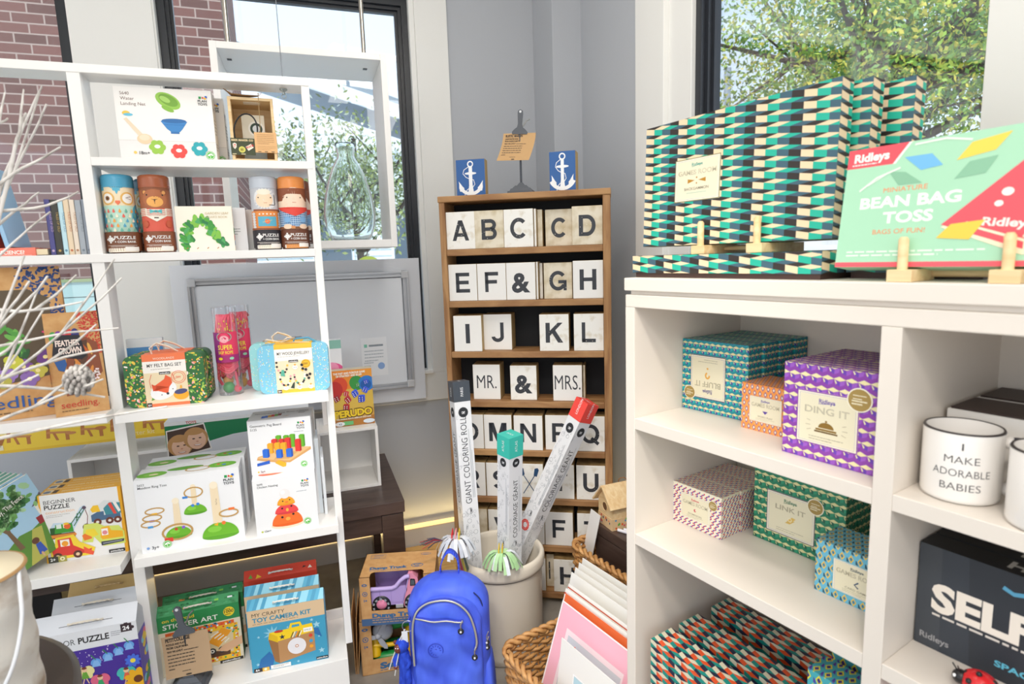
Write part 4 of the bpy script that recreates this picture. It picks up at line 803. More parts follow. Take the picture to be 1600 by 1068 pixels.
# ---- left: beginner puzzles
def art_begin(F):
    F.rect(0, 0, 2.2, 100, '#f0b02c'); F.rect(2.2, 0, 96, 100, '#f0eeec'); F.rect(96, 0, 100, 100, '#e9a81e')
    F.text('BEGINNER', 6, 86, 6, '#3b3836', width=38); F.text('PUZZLE', 6, 78.5, 6.4, '#2b2826', bold=.02, width=30); F.text('construction', 7, 72, 4.6, '#f0b878', width=34); F.fine(7, 69, 28, 2, 2.4, '#c0bab4', .8)
    F.poly([(8, 34), (36, 36), (38, 46), (55, 74), (54, 79), (48, 76), (36, 56), (14, 58), (8, 48)], '#c9dcec'); F.rect(9, 41, 22, 51, '#2c5a2a'); F.poly([(14, 42), (37, 42), (36, 55), (16, 55)], '#3f9a34'); F.rect(17, 49, 23, 55, '#e8efe8'); F.rect(25, 49, 30, 55, '#f2e6c8'); F.circ(30, 51, 4, '#e8642c'); F.circ(29, 55, 2.4, '#f2c42c', 1.4, .7)
    F.poly([(8, 35), (38, 35), (40, 38), (38, 41), (8, 41), (6, 38)], '#e08a3c'); F.line([(8, 35), (38, 35)], '#5a3420', 1.2); F.line([(8, 41), (38, 41)], '#5a3420', 1.2)
    for a, b in (((35, 54), (51, 75)), ((38, 50), (53, 73)), ((40, 62), (47, 62)), ((44, 68), (42, 57)), ((47, 70), (48, 64))): F.line([a, b], '#2f6a38', 1.1)
    F.circ(53, 75, 2.5, '#5a4a5a'); F.line([(54, 72), (56, 62), (54, 50)], '#7a3030', .8); F.circ(53, 46, 5, '#5a3226')
    F.poly([(57, 48), (97, 48), (97, 78), (78, 82), (70, 76), (58, 70)], '#dfe2e0'); F.poly([(60, 52), (60, 62), (68, 66), (76, 66), (76, 60), (96, 62), (96, 54)], '#4a6a8a'); F.poly([(78, 60), (97, 60), (97, 76), (84, 78), (76, 70)], '#3f8a96'); F.poly([(82, 76), (86, 78), (92, 60), (88, 60)], '#e24a3a'); F.poly([(88, 78), (92, 78), (97, 64), (94, 62)], '#f4eee6'); F.poly([(62, 66), (72, 66), (70, 76), (64, 76), (60, 71)], '#f2c22c')
    for x in (67, 82, 92): F.circ(x, 51, 5, '#6a3426'); F.circ(x, 51, 2, '#e8e0d8')
    F.poly([(45, 24), (58, 22), (60, 30), (70, 14), (98, 14), (98, 32), (92, 42), (74, 44), (66, 50), (50, 50)], '#d6e06a'); F.poly([(48, 26), (58, 28), (56, 34), (52, 38), (46, 34)], '#ee7a2c'); F.poly([(52, 42), (62, 42), (66, 32), (58, 30), (50, 36)], '#f2d83a'); F.poly([(68, 28), (70, 42), (80, 43), (82, 36), (96, 33), (96, 24), (70, 24)], '#f2b21e'); F.rect(70, 30, 78, 40, '#f7f3ee'); F.circ(74, 34, 3.2, '#e08a94')
    F.poly([(68, 15), (96, 17), (97, 21), (68, 21)], '#3c3f4c'); F.line([(70, 18), (94, 19)], '#9aa0aa', 1.4)
    F.poly([(6, 4), (56, 4), (60, 14), (42, 26), (36, 38), (14, 36), (12, 22), (6, 18)], '#f3d33a'); F.poly([(9, 8), (54, 8), (56, 14), (48, 12), (34, 22), (32, 34), (16, 33), (16, 22), (8, 18)], '#dd3a30'); F.rect(19, 22, 30, 32, '#f7f1e8'); F.circ(24.5, 26, 4, '#f2a02c'); F.poly([(46, 18), (58, 8), (56, 3), (46, 8)], '#ee5a3c')
    for x in (14, 38): F.circ(x, 8, 5.6, '#5a3226'); F.circ(x, 8, 2.4, '#e8c8a0')
    F.rect(2.2, 0, 14, 9, '#3f4238'); F.text('2+', 4.5, 2.5, 4.4, '#fff', bold=.02); F.rect(14, 0, 24, 9, '#a8a04a'); F.circ(19, 4.5, 3, '#f2ecc8'); F.circ(19, 4.5, 1.3, '#a8a04a'); F.rect(76, 2, 96, 7, '#2e2b2a'); F.text('petitcollage', 78, 3.2, 2.6, '#fff', bold=.02, width=16)
def top_begin(T): T.rect(3, 15, 14, 85, '#e8dcc0'); T.circ(8, 50, 22, '#6a7a90'); T.rect(15, 20, 21, 80, '#4a3a2a'); T.text('BEGINNER PUZZLE construction', 26, 35, 22, '#f9e9c0', bold=.01, width=64)
o = carton('puzzle_box', 'yellow edged beginner puzzle box with diggers, frontmost of its row', 'puzzle box', W_, -.800, .030, .6532, -2, .200, .042, .199, '#eeb238', art_begin, top_begin, None, group='beginner puzzle boxes')
dup(o, W_.mat(-.800, .0735, .6532, -2), 'beginner puzzle box standing second in the row behind the digger cover', 'beginner puzzle boxes'); dup(o, W_.mat(-.8, .117, .6532, -2), 'beginner puzzle box at the back of its row of three', 'beginner puzzle boxes')
# ---- left: picture books fanned
def art_tree(F):
    F.rect(8, 0, 100, 100, '#a9cfe8'); F.poly([(8, 0), (100, 0), (100, 45), (60, 38), (40, 40), (8, 30)], '#5f8f3c'); F.poly([(30, 0), (60, 0), (75, 36), (60, 38)], '#b9b85a'); F.rect(82, 42, 98, 62, '#eeeae0'); F.poly([(78, 62), (100, 74), (100, 62)], '#6a5a68'); F.rect(74, 38, 84, 48, '#9a2f34'); r = random.Random(9)
    for x in (86, 91, 96):
        for y in (46, 53): F.rect(x, y, x + 2, y + 4, '#5a6070')
    F.poly([(30, 24), (38, 24), (34, 50), (40, 72), (34, 72), (30, 56), (20, 70), (17, 68), (28, 50)], '#7a6248')
    for i in range(130): x, y = r.gauss(42, 19), r.gauss(76, 10); F.circ(max(10, min(96, x)), min(97, y), 2.5 + 2.5 * r.random(), r.choice(['#4f8a4a', '#6fa65a', '#8cc07a', '#3a7040', '#a9d2a0']), 1.3, .8, 7, r.random() * 180); F.k -= 1
    F.k += 2; F.rect(0, 0, 8, 100, '#c8392f'); F.text('The Boy, The Fence', 14, 70, 6.2, '#f6f4ea', width=64, rot=10); F.circ(55, 24, 4, '#6a4632'); F.poly([(49, 6), (62, 6), (60, 20), (52, 20)], '#3a5ab8'); F.rect(52, 2, 55, 8, '#d8b088')
for i in range(7):
    u0 = -.842 - .0165 * i; t = thing('picture_book', 'red spined picture book in the fanned row beside the puzzles, behind the front one', 'book', W_.mat(u0, -.052 + .012 * i, .6535, 46) @ Matrix.Rotation(math.radians(-9), 4, 'X') @ Matrix.Rotation(math.radians(-17), 4, 'Y'), 'red spined picture books')
    if i == 0: t['label'] = 'front picture book with a red spine and tree cover, fully facing out beside the puzzles'; del t['group']
    mb = MB(); mb.box(0, .155, 0, .0075, 0.008, .232, '#9fc8c8'); mb.box(-.0012, .002, -.0004, .008, .0075, .2325, '#b8302a'); F = Face(mb, (0, 0, .008), (1, 0, 0), (0, 0, 1), .155, .224)
    art_tree(F) if i < 2 else (F.rect(0, 0, 8, 100, '#c8392f'), F.rect(8, 80, 100, 100, '#8cc0b0'), F.rect(8, 0, 100, 80, '#6f9f6a'))
    mb.box(-.0012, .158, .0078, .009, .0075, .2325, '#cfe4ea'); mb.build('cover', t); mb = MB(); mb.box(.003, .152, .0005, .007, .2322, .2330, '#fbf7ee'); mb.build('pages', t)
# ---- seedling craft bags
def bag(label, u, v, rot, w, d, h, blue, extra):
    t = thing('craft_bag', label, 'craft bag', W_.mat(u, v, 1.084, rot), 'kraft craft bags'); mb = MB()
    P = [(0, 0, 0), (w, 0, 0), (w, d, 0), (0, d, 0), (0, d * .30, h * .86), (w, d * .30, h * .86), (w, d * .55, h * .86), (0, d * .55, h * .86), (0, d * .42, h), (w, d * .42, h)]
    mb.raw(P, [(0, 1, 5, 4), (2, 3, 7, 6), (1, 2, 6, 5), (3, 0, 4, 7), (4, 5, 9, 8), (6, 7, 8, 9), (0, 3, 2, 1), (5, 6, 9), (7, 4, 8)], KRAFT)
    ey = Vector((0, d * .30, h * .86)); F = Face(mb, (0, 0, 0), (1, 0, 0), ey, w, ey.length)
    ey2 = Vector((0, d * .12, h * .14)); F2 = Face(mb, (0, d * .30, h * .86), (1, 0, 0), ey2, w, ey2.length)
    r = random.Random(int(w * 1000)); c = '#1e3f7a' if blue else '#c8402f'
    for FF, y0 in ((F2, 0), (F, 68)):
        n = 90 if FF is F2 else 130
        for i in range(n):
            x, y = 62 + 38 * r.random(), y0 + (100 - y0) * r.random()
            if FF is F and x < 62 + (100 - y) * .9: continue
            FF.circ(x, y, 100 * .0038 / FF.H * (1 if blue else .7), c, 1.5, .7, 7, r.random() * 180); FF.k = 2 + i % 5
    F.k += 6; extra(F, F2, r)
    F.text('seedling.', 8 if blue else 12, 9, 9.5 if blue else 7.5, '#27549a' if blue else '#c8402f', bold=.0, width=80 if blue else 70); F.fine(12, 5, 70, 1, 2, '#7a5a34', 1)
    S = Face(mb, (0, d, 0), (0, -1, 0), (0, .0, 1), d, h * .8)
    if not blue:
        for i, c_ in enumerate(['#e8b83a', '#d8506a', '#3a5a9a', '#e8e0c8', '#6a8a4a', '#e0703a', '#3a4a6a', '#e23a3a', '#e23a3a', '#7a4a8a', '#e8b83a', '#4a8ab0', '#d8506a', '#e8a05a']): S.poly([(35, 16 + i * 4), (98, 16 + i * 4), (98, 19.2 + i * 4), (35, 19.2 + i * 4)], c_)
        S.rect(60, 42, 92, 56, '#d8322c')
    mb.build('bag', t); return t
def ex_blue(F, F2, r):
    F2.circ(38, 45, 16, '#2c2620', 2.0, .9); F.poly([(6, 24), (86, 32), (88, 92), (70, 99), (30, 99), (6, 80)], '#5a4a34'); F.poly([(8, 55), (40, 60), (45, 97), (30, 97), (8, 78)], '#8a6d46')
    for i in range(26): F.circ(12 + 50 * r.random(), 48 + 22 * r.random(), 3.2, r.choice(['#3a7a34', '#4f9a3c', '#245a2a', '#6ab04a']), 1.5, .6, 8, r.random() * 180)
    for x, y, c in ((16, 36, '#d84a8a'), (30, 40, '#8a5aa8'), (44, 34, '#9a78c0'), (58, 40, '#7a4a98'), (70, 36, '#c9c24a'), (24, 30, '#e05a9a'), (50, 44, '#c8c83a'), (38, 30, '#b8b048'), (78, 46, '#6a3a8a'), (62, 30, '#8a68b0')):
        for a in range(5): F.circ(x + 5 * math.cos(a * 1.257), y + 3.2 * math.sin(a * 1.257), 2.9, c, 1, 1, 9)
        F.circ(x, y, 1.6, '#f3e6a0', n=8)
    F.poly([(0, 66), (14, 70), (14, 100), (0, 96)], '#8a2f88'); F.text('&co', 9, 74, 4.5, '#f3e8f3', rot=90); F.line([(78, 66), (92, 60), (90, 48)], '#e23a7a', 1.4)
def ex_red(F, F2, r):
    F.poly([(24, 22), (60, 24), (96, 46), (92, 80), (70, 88), (34, 70)], '#8a4a2e'); F.poly([(40, 40), (70, 44), (74, 84), (52, 82)], '#5a3a28')
    for i in range(12): F.circ(44 + 36 * r.random(), 44 + 34 * r.random(), 3.4, r.choice(['#4a7a2c', '#c8602a', '#d8883a', '#8a3a2a', '#e0a84a']), .5, 2.2, 8, r.uniform(-30, 30))
    for i in range(16): F.circ(74 + 16 * r.random(), 36 + 14 * r.random(), 1.2, '#f2dada', n=6)
    for i, c in enumerate(['#3fa34a', '#7a3a9a', '#e0507a', '#d83a34', '#34347a']): F.circ(14 + i * 10, 89 + i * .6, 6, c, .62, 1.1, 14)
    F.poly([(8, 68), (16, 92), (62, 90), (70, 66), (60, 62), (24, 66)], '#26242a'); F.text('FEATHER', 16, 79, 6.5, '#f3dfd4', bold=.04, width=44); F.text('CROWN', 20, 70, 7, '#f3dfd4', bold=.04, width=42)
    F.poly([(8, 66), (12, 62), (30, 64), (32, 58), (26, 50), (16, 52)], '#2c5a9a')
bag('large kraft craft bag with dark blue leaf pattern and fabric flowers inside its window', -.905, -.045, 13, .24, .10, .395, True, ex_blue)
bag('kraft craft bag with red leaf pattern and crayon coloured label, beside the middle upright', -.700, -.05, 18, .118, .085, .272, False, ex_red)
# ---- bottom: sticker art, camera kits, floor puzzles
def house(name, label, u, v, z, rot, w, d, h, cap, col, art, topart, side, ropecol, group=None):
    t = thing(name, label, 'craft kit', W_.mat(u, v, z, rot), group); mb = MB()
    P = [(0, 0, 0), (w, 0, 0), (w, d, 0), (0, d, 0), (0, 0, h), (w, 0, h), (w, d, h), (0, d, h), (.004, d * .5, h + cap), (w - .004, d * .5, h + cap)]
    mb.raw(P, [(0, 1, 5, 4), (2, 3, 7, 6), (1, 2, 6, 5), (3, 0, 4, 7), (4, 5, 9, 8), (6, 7, 8, 9), (5, 6, 9), (7, 4, 8), (0, 3, 2, 1)], col)
    art(Face(mb, (0, 0, 0), (1, 0, 0), (0, 0, 1), w, h)); ev = Vector((0, d * .5, cap)); topart(Face(mb, (0, 0, h), (1, 0, 0), ev, w, ev.length)); side(Face(mb, (w, 0, 0), (0, 1, 0), (0, 0, 1), d, h)); mb.build('carton', t)
    mb = MB(); yc, zc = d * .18, h + cap * .38; P = [(w * .34, yc + .006, zc), (w * .34, yc - .006, zc + .004), (w * .40, yc - .012, zc + .010), (w * .5, yc - .013, zc + .011), (w * .6, yc - .012, zc + .010), (w * .66, yc - .006, zc + .004), (w * .66, yc + .006, zc)]
    mb.tube(P, .0026, mat(ropecol, .8), 7)
    for i in range(24):
        a = P[1]; x = w * .35 + w * .30 * i / 23; mb.ball((x, yc - .0135 + .002 * math.cos(i * 1.5), zc + .0105), .0022, mat(ropecol, .8), 6, 4, 1.3, 1, 1)
    mb.build('rope_handle', t); return t
def art_stick(F):
    F.rect(0, 74, 100, 100, '#2c8a4c'); F.rect(0, 0, 100, 74, '#e8dcc2'); F.text('on the road', 7, 90, 5.6, '#f2d23a', bold=.01, width=38); F.text('STICKER ART', 7, 78.5, 8, '#f6f4ee', bold=.015, width=66); F.circ(87, 87, 8, '#f4d52e'); F.text('1000', 87, 85, 5.5, '#3a3020', 'c', .02); F.fine(82, 91, 10, 1, 2, '#5a4a20', 1.2); F.fine(82, 82, 10, 1, 2, '#5a4a20', 1.2); r = random.Random(3)
    F.rect(9, 54, 92, 72, '#e8642a'); F.rect(9, 8, 30, 62, '#2f9a8a'); F.rect(20, 6, 96, 66, '#f2c12a'); F.poly([(32, 14), (88, 18), (90, 60), (32, 56)], '#e3cda2'); F.rect(34, 14, 84, 24, '#5a3a24')
    for i in range(150):
        e = r.random(); x, y = (r.uniform(10, 94), r.uniform(56, 71)) if e < .45 else ((r.uniform(10, 30), r.uniform(9, 60)) if e < .65 else r.choice([(r.uniform(22, 95), r.uniform(7, 13)), (r.uniform(88, 95), r.uniform(8, 62))]))
        F.rect(x, y, x + 2.4, y + 2.8, r.choice(['#f2c12a', '#e24a2c', '#2f9aca', '#3fa34a', '#f6f2e6', '#2a3a4a', '#e88a2c'])); F.k -= 1
    F.k += 3; F.poly([(38, 26), (60, 28), (60, 42), (54, 50), (42, 49), (38, 38)], '#ee6a2a'); F.rect(43, 38, 50, 46, '#4fae8a'); F.circ(47, 41, 3, '#f2d0a0'); F.poly([(58, 42), (76, 62), (88, 54), (70, 30)], '#f0a020')
    for k in range(5): F.line([(62 + k * 4, 50 - k * 3.5), (72 + k * 3, 56 - k * 3.5)], '#f6eee0', 1.8)
    for x in (46, 62, 74): F.circ(x, 25, 5.4, '#2a2c30'); F.circ(x, 25, 3.2, '#f0ece4'); F.circ(x, 25, 1.4, '#2a2c30')
    F.poly([(68, 24), (80, 20), (100, 28), (100, 42), (86, 36), (76, 32)], '#e3b48c'); F.rect(70, 1, 99, 6, '#26231f'); F.text('petitcollage', 73, 2.3, 2.8, '#fff', bold=.02, width=22)
    for k in range(8): F.rect(30 + 5 * k, 8, 33 + 5 * k, 11, r.choice(['#f6f2e6', '#2f9aca', '#e24a2c']))
def top_g(T):
    T.rect(0, 0, 100, 100, '#37935a'); r = random.Random(5)
    for i in range(60): x, y = 94 * r.random(), 84 * r.random(); T.rect(x, y, x + 5, y + 14, r.choice(['#2c8048', '#43a068', '#37935a'])); T.k = 1
    T.rect(20, 30, 27, 48, '#f0902c'); T.rect(32, 34, 38, 50, '#f2cf2e'); T.rect(70, 52, 75, 68, '#8ad04a'); T.rect(86, 55, 92, 70, '#e8eef0')
def side_g(S): S.rect(0, 0, 100, 100, '#2c7a44'); S.fine(20, 60, 60, 10, 4, '#4a9a60', 1)
house('sticker_kit', 'green sticker art kit with a truck picture, in front, bottom of the shelving', -.563, .045, .2178, 1.2, .230, .055, .197, .022, '#2c7a44', art_stick, top_g, side_g, '#e6e0d2', 'green sticker kits')
house('sticker_kit', 'second green sticker art kit directly behind the front one', -.556, .103, .2178, 1.2, .230, .048, .197, .022, '#2c7a44', art_stick, top_g, side_g, '#e6e0d2', 'green sticker kits')
def art_cam(F):
    F.rect(0, 0, 100, 100, '#3f9cc0'); F.rect(0, 74, 100, 100, '#d9bd98'); F.text('MY CRAFTY', 6, 89, 6, '#35302c', width=42); F.text('TOY CAMERA KIT', 6, 80, 7.2, '#2f88a8', bold=.03, width=76); F.fine(6, 77, 84, 1, 2, '#8a6a4a', .7)
    def star(x, y, r_, c, n=5, k=.42): F.poly([(x + (r_ if i % 2 == 0 else r_ * k) * math.sin(PI * i / n) * F.H / F.W, y + (r_ if i % 2 == 0 else r_ * k) * math.cos(PI * i / n)) for i in range(2 * n)], c)
    star(30, 58, 13, '#8cc6dc', 10, .45)
    for x, y, s_ in ((88, 60, 6), (92, 16, 5), (12, 56, 2.5), (82, 69, 3), (8, 12, 3), (60, 5, 2.5), (90, 40, 2), (50, 64, 2)): star(x, y, s_, '#9fd2e4')
    F.poly([(8, 6), (26, 2), (30, 20), (24, 30), (12, 20)], '#2c6fae'); F.poly([(78, 56), (90, 54), (94, 38), (84, 46)], '#2c6fae')
    F.poly([(24, 50), (30, 12), (36, 8), (36, 44)], '#9a6c40'); F.poly([(36, 8), (84, 18), (84, 50), (36, 44)], '#b98a5a'); F.poly([(24, 50), (36, 44), (84, 50), (82, 64), (26, 60)], '#f4cf1e'); F.poly([(24, 50), (36, 42), (36, 52), (26, 60)], '#e0b814'); F.line([(52, 58), (55, 68), (66, 68), (68, 60)], '#f4cf1e', 4)
    star(42, 50, 4.6, '#2a3040'); F.rect(70, 51, 82, 58, '#f6f4ec'); F.text('SMILE!', 71, 53, 2.8, '#6a8aa0'); F.circ(60, 31, 14, '#e8e6ea'); F.ring(60, 31, 14, '#b8875a', 1.4); F.circ(60, 31, 2.6, '#c98a6a'); F.circ(60, 31, 1.4, '#f6f2ee')
    for y, c in ((44, '#d8442e'), (35, '#4a9ac8'), (26, '#f2a52a')): F.circ(79, y, 2.8, c)
    for i, c in enumerate(['#222', '#e8e8e8', '#2f88c8', '#e24a2c', '#222', '#f2f2f2']): F.line([(53 + 2.2 * i, 46), (57 + 2.2 * i, 55)], c, 1.2)
    F.circ(38, 60, 4, '#c23a2a', 1.6, .5); F.rect(84, 1.5, 100, 6, '#222'); F.text('petitcollage', 85, 2.7, 2.2, '#fff', bold=.02, width=14); F.rect(2, 0, 13, 6, '#3a2c28'); F.text('4+', 4, 1.2, 4, '#fff', bold=.02); F.rect(13, 0, 22, 6, '#e0b44a'); F.circ(17, 3, 2, '#f6ecc8'); F.rect(24, 1, 50, 7, '#f4f2ee'); F.fine(27, 5, 20, 2, 2, '#8a8a8a', .8)
def top_c(T):
    T.rect(0, 0, 100, 100, '#62b4d2'); r = random.Random(1)
    for i in range(22): T.poly([(i * 5 - 3, 0), (i * 5 + 2, 0), (i * 5 + 6, 100), (i * 5 + 1, 100)], r.choice(['#3f94b8', '#8ccbe0', '#4fa6c8']))
def side_c(S): S.rect(0, 0, 100, 100, '#5fb0d0'); S.rect(0, 84, 100, 100, '#9ccbe0')
house('camera_kit', 'blue toy camera craft kit with a yellow camera, in front, bottom right of the shelving', -.302, -.036, .2178, -3.8, .224, .055, .205, .022, '#2f86ac', art_cam, top_c, side_c, '#ece8df', 'camera craft kits')
house('camera_kit', 'second blue camera craft kit showing above the front one', -.314, .034, .2178, -3.0, .224, .05, .215, .022, '#2f86ac', art_cam, top_c, side_c, '#ece8df', 'camera craft kits')
def top_r(T):
    T.rect(0, 0, 100, 100, '#dd4630'); T.poly([(6, 20), (12, 20), (9, 60)], '#6ab04a'); T.poly([(16, 10), (24, 20), (18, 50)], '#f2c22a'); T.poly([(88, 30), (94, 30), (91, 60)], '#f6e8d8'); T.poly([(80, 40), (86, 50), (82, 60)], '#222')
house('craft_kit', 'red topped craft kit at the back behind the blue camera kits', -.319, .100, .2178, -2, .224, .048, .232, .024, '#b9382a', lambda F: F.rect(0, 0, 100, 100, '#dd4630'), top_r, lambda S: S.rect(0, 0, 100, 100, '#b9382a'), '#ece8df')
def art_floor(F):
    F.rect(0, 84, 100, 100, '#e6e8ec'); F.rect(0, 0, 100, 84, '#e6e8ec'); F.text('FLOOR', 14, 86, 6.6, '#55565a', width=25); F.text('PUZZLE', 42, 86, 6.8, '#2c2a2c', bold=.03, width=30); F.text('garden', 20, 80, 3.6, '#8a86b8'); F.fine(74, 92, 12, 3, 2, '#9a9aa4', .8)
    F.poly([(84, 90), (95, 90), (95, 99), (84, 99)], '#3a2a30'); F.circ(89.5, 99, 1.8, '#3a2a30'); F.circ(95.5, 94, 1.8, '#3a2a30'); F.text('24', 86, 92, 4.5, '#fff', bold=.03)
    F.rect(30, 0, 100, 79, '#4a2f98'); F.poly([(6, 0), (30, 0), (40, 79), (32, 79), (10, 60)], '#4a2f98'); F.poly([(6, 0), (100, 0), (100, 30), (60, 26), (8, 40)], '#5a9a34'); r = random.Random(11)
    for i in range(50): F.circ(30 + 40 * r.random(), 60 + 18 * r.random(), .5, '#e8e0f8', n=5); F.k -= 1
    F.k += 2
    for x, y in ((56, 62), (68, 66), (79, 70), (90, 74)): F.circ(x, y, 4, '#6aa4e8', 1.2, 1.1); F.poly([(x - 4.5, y - 5), (x + 4.5, y - 5), (x + 2, y + 2), (x - 2, y + 2)], '#8abcf2'); F.line([(x, y + 3), (x - 4, y + 9)], '#3a8a4a', .9)
    for x, y, c, c2 in ((20, 56, '#e8708a', '#f4a8b8'), (44, 52, '#6aa83a', '#f2e6a0'), (84, 42, '#e86a4a', '#4ac0b8'), (58, 40, '#3aa86a', '#e86a8a')):
        for sx_ in (-1, 1): F.circ(x + sx_ * 5, y + 3, 5, c2, .8, 1.1, 12, sx_ * 30); F.circ(x + sx_ * 4.5, y - 3, 3.5, c2, .8, 1, 12)
        F.poly([(x - 4, y - 6), (x + 4, y - 6), (x + 1.6, y + 2), (x - 1.6, y + 2)], c); F.circ(x, y + 4, 2.6, '#f2c8a0'); F.circ(x, y + 6, 2.4, '#7a3a2a', 1, .6); F.line([(x - 1, y - 6), (x - 3, y - 12)], '#f2c8a0', 1); F.line([(x + 1, y - 6), (x + 3, y - 12)], '#f2c8a0', 1)
    for x, y, rr, c, c2 in ((32, 34, 9, '#ee8a4a', '#f2b87a'), (92, 56, 7, '#4a72e0', '#f2e04a'), (95, 34, 12, '#f2b41e', '#6a3a1e'), (52, 26, 7, '#b8a4e8', '#f4f0fa'), (70, 24, 5, '#3a7ae0', '#8ab4f2'), (16, 24, 8, '#e86a5a', '#f2c06a'), (60, 10, 8, '#e8504a', '#f2c83a'), (84, 14, 8, '#8a5ac8', '#f0e0fa'), (36, 12, 8, '#4ac0b8', '#f2f0d0')):
        for a in range(9): F.circ(x + rr * .62 * math.cos(a * .698) * F.H / F.W, y + rr * .62 * math.sin(a * .698), rr * .42, c, 1.2, .7, 9, math.degrees(a * .698))
        F.circ(x, y, rr * .36, c2)
def side_f(S):
    S.rect(0, 0, 100, 84, '#6a5ab8'); r = random.Random(2)
    for i in range(16): S.circ(20 + 60 * r.random(), 80 * r.random(), 5, r.choice(['#e8708a', '#8ad0e8', '#f2d03a', '#3a8a4a']), 1, .8)
house('floor_puzzle', 'grey carry box of a fairy garden floor puzzle, bottom left of the shelving', -.826, -.058, .2178, -1.5, .246, .07, .265, .04, '#cfd3da', art_floor, lambda T: (T.rect(0, 0, 100, 100, '#d9dce2'), T.rect(24, 34, 76, 37, '#44464c')), side_f, '#e6dccb', 'floor puzzles')
house('floor_puzzle', 'floor puzzle carry box directly behind the fairy garden one', -.805, .016, .2178, -1.5, .225, .06, .282, .035, '#c9cdd4', art_floor, lambda T: (T.rect(0, 0, 100, 100, '#d2d6dc'), T.rect(24, 34, 76, 37, '#44464c')), side_f, '#e6dccb', 'floor puzzles')
house('floor_puzzle', 'floor puzzle with a yellow kraft edge, furthest back at bottom left', -.785, .08, .2178, -1.5, .21, .06, .298, .03, '#e0bb74', lambda F: None, lambda T: T.rect(0, 0, 100, 100, '#e6c483'), lambda S: None, '#d8b884', 'floor puzzles')
# ---- paper tag stand
def tagstand(label, fr, u, v, z, H, tilt, head, lines, rot=0, sh_=1.0):
    t = thing('tag_stand', label, 'sign', fr.mat(u, v, z, rot)); G = mat('#54585f', .6)
    mb = MB(); 
    for s0, s1, z0, z1 in ((.052, .050, 0, .012), (.044, .038, .012, .022), (.034, .022, .022, .034), (.016, .006, .034, .046)): mb.raw([(-s0, -s0 * .7, z0), (s0, -s0 * .7, z0), (s0, s0 * .7, z0), (-s0, s0 * .7, z0), (-s1, -s1 * .7, z1), (s1, -s1 * .7, z1), (s1, s1 * .7, z1), (-s1, s1 * .7, z1)], [(0, 1, 5, 4), (1, 2, 6, 5), (2, 3, 7, 6), (3, 0, 4, 7), (4, 5, 6, 7), (3, 2, 1, 0)], G)
    mb.build('base', t); mb = MB(); mb.tube([(0, 0, .04), (0, 0, H - .07)], .0042, mat('#4a4e55', .4, .7), 10); mb.build('rod', t)
    T = Matrix.Translation((-.0, -.006, H - .095)) @ Matrix.Rotation(math.radians(tilt), 4, 'Y'); mb = MB()
    mb.prism([(-.030, 0), (.030, 0), (.031, .008), (.022, .018), (.011, .026), (.008, .04), (.0105, .078), (.009, .088), (0, .093), (-.009, .088), (-.0105, .078), (-.008, .04), (-.011, .026), (-.022, .018), (-.031, .008)], 0, .006, G, T)
    mb.lathe([(.0045, -.0005), (.0045, .0001)], '#d8dade', 14, T @ Matrix.Translation((0, -.0005, .084)) @ Matrix.Rotation(PI / 2, 4, 'X')); mb.tube([tuple(T @ Vector((.010, .010, .03))), tuple(T @ Vector((.022, .016, .052))), tuple(T @ Vector((.034, .020, .060)))], .005, mat('#8d8f8c', .35, .8), 8, flat=.5); mb.build('clip', t, bevel=.001)
    mb = MB(); Tt = Matrix.Translation((0, -.003, H - .095)) @ Matrix.Rotation(math.radians(tilt * .55), 4, 'Y'); n = 8; w2 = .0645; hh = .104 * sh_
    cols = mat('#c7a070' if sh_ == 1 else '#b89a78', .8); sk = -.026
    def S(x, y): c = .010 * ((y / hh) ** 2) ; return Tt @ Vector((x + sk * (y / hh) ** 1.5 * (1 if sh_ == 1 else .2), -c, .004 - y))
    for i in range(n): y0, y1 = hh * i / n, hh * (i + 1) / n; mb.face([S(-w2, y1), S(w2, y1), S(w2, y0), S(-w2, y0)], cols)
    class TF(Face):
        def P(s, x, y): q = S(-w2 + x, hh - y); return q + Vector((0, -.0005 - s.k * .00003, 0))
    F = TF(mb, (0, 0, 0), (1, 0, 0), (0, 0, 1), 2 * w2, hh)
    F.text(head, 8, 86, 9, '#2c2622', bold=.04, width=52); F.text(lines[0], 8, 77, 5, '#2c2622', bold=.03, width=40); F.text(lines[1], 8, 69, 5, '#2c2622', bold=.03, width=min(46, 5 * len(lines[1]))); F.text('WHY WE LOVE IT', 8, 60, 4.6, '#2c2622', bold=.03, width=34); F.fine(44, 60, 44, 1, 6, '#4a4036', 2)
    for i in range(5): F.fine(8, 52 - 8 * i, 82 if i < 4 else 18, 1, 8, '#4a4036', 2.2, i)
    F.fine(36, 12, 26, 1, 3, '#4a4036', 1.5); F.circ(49, 4, 3, '#3a3028', 2.2, .6)
    mb.build('paper_tag', t, solid=.0003); return t
tagstand('grey clip stand with a kraft paper tag, standing at the front of the bottom shelf', W_, -.475, -.02, .2178, .262, -8, 'PETITCOLLAGE', ('PUZZLES AND PLAY', 'FROM: CALIFORNIA'), -8, 1.25)
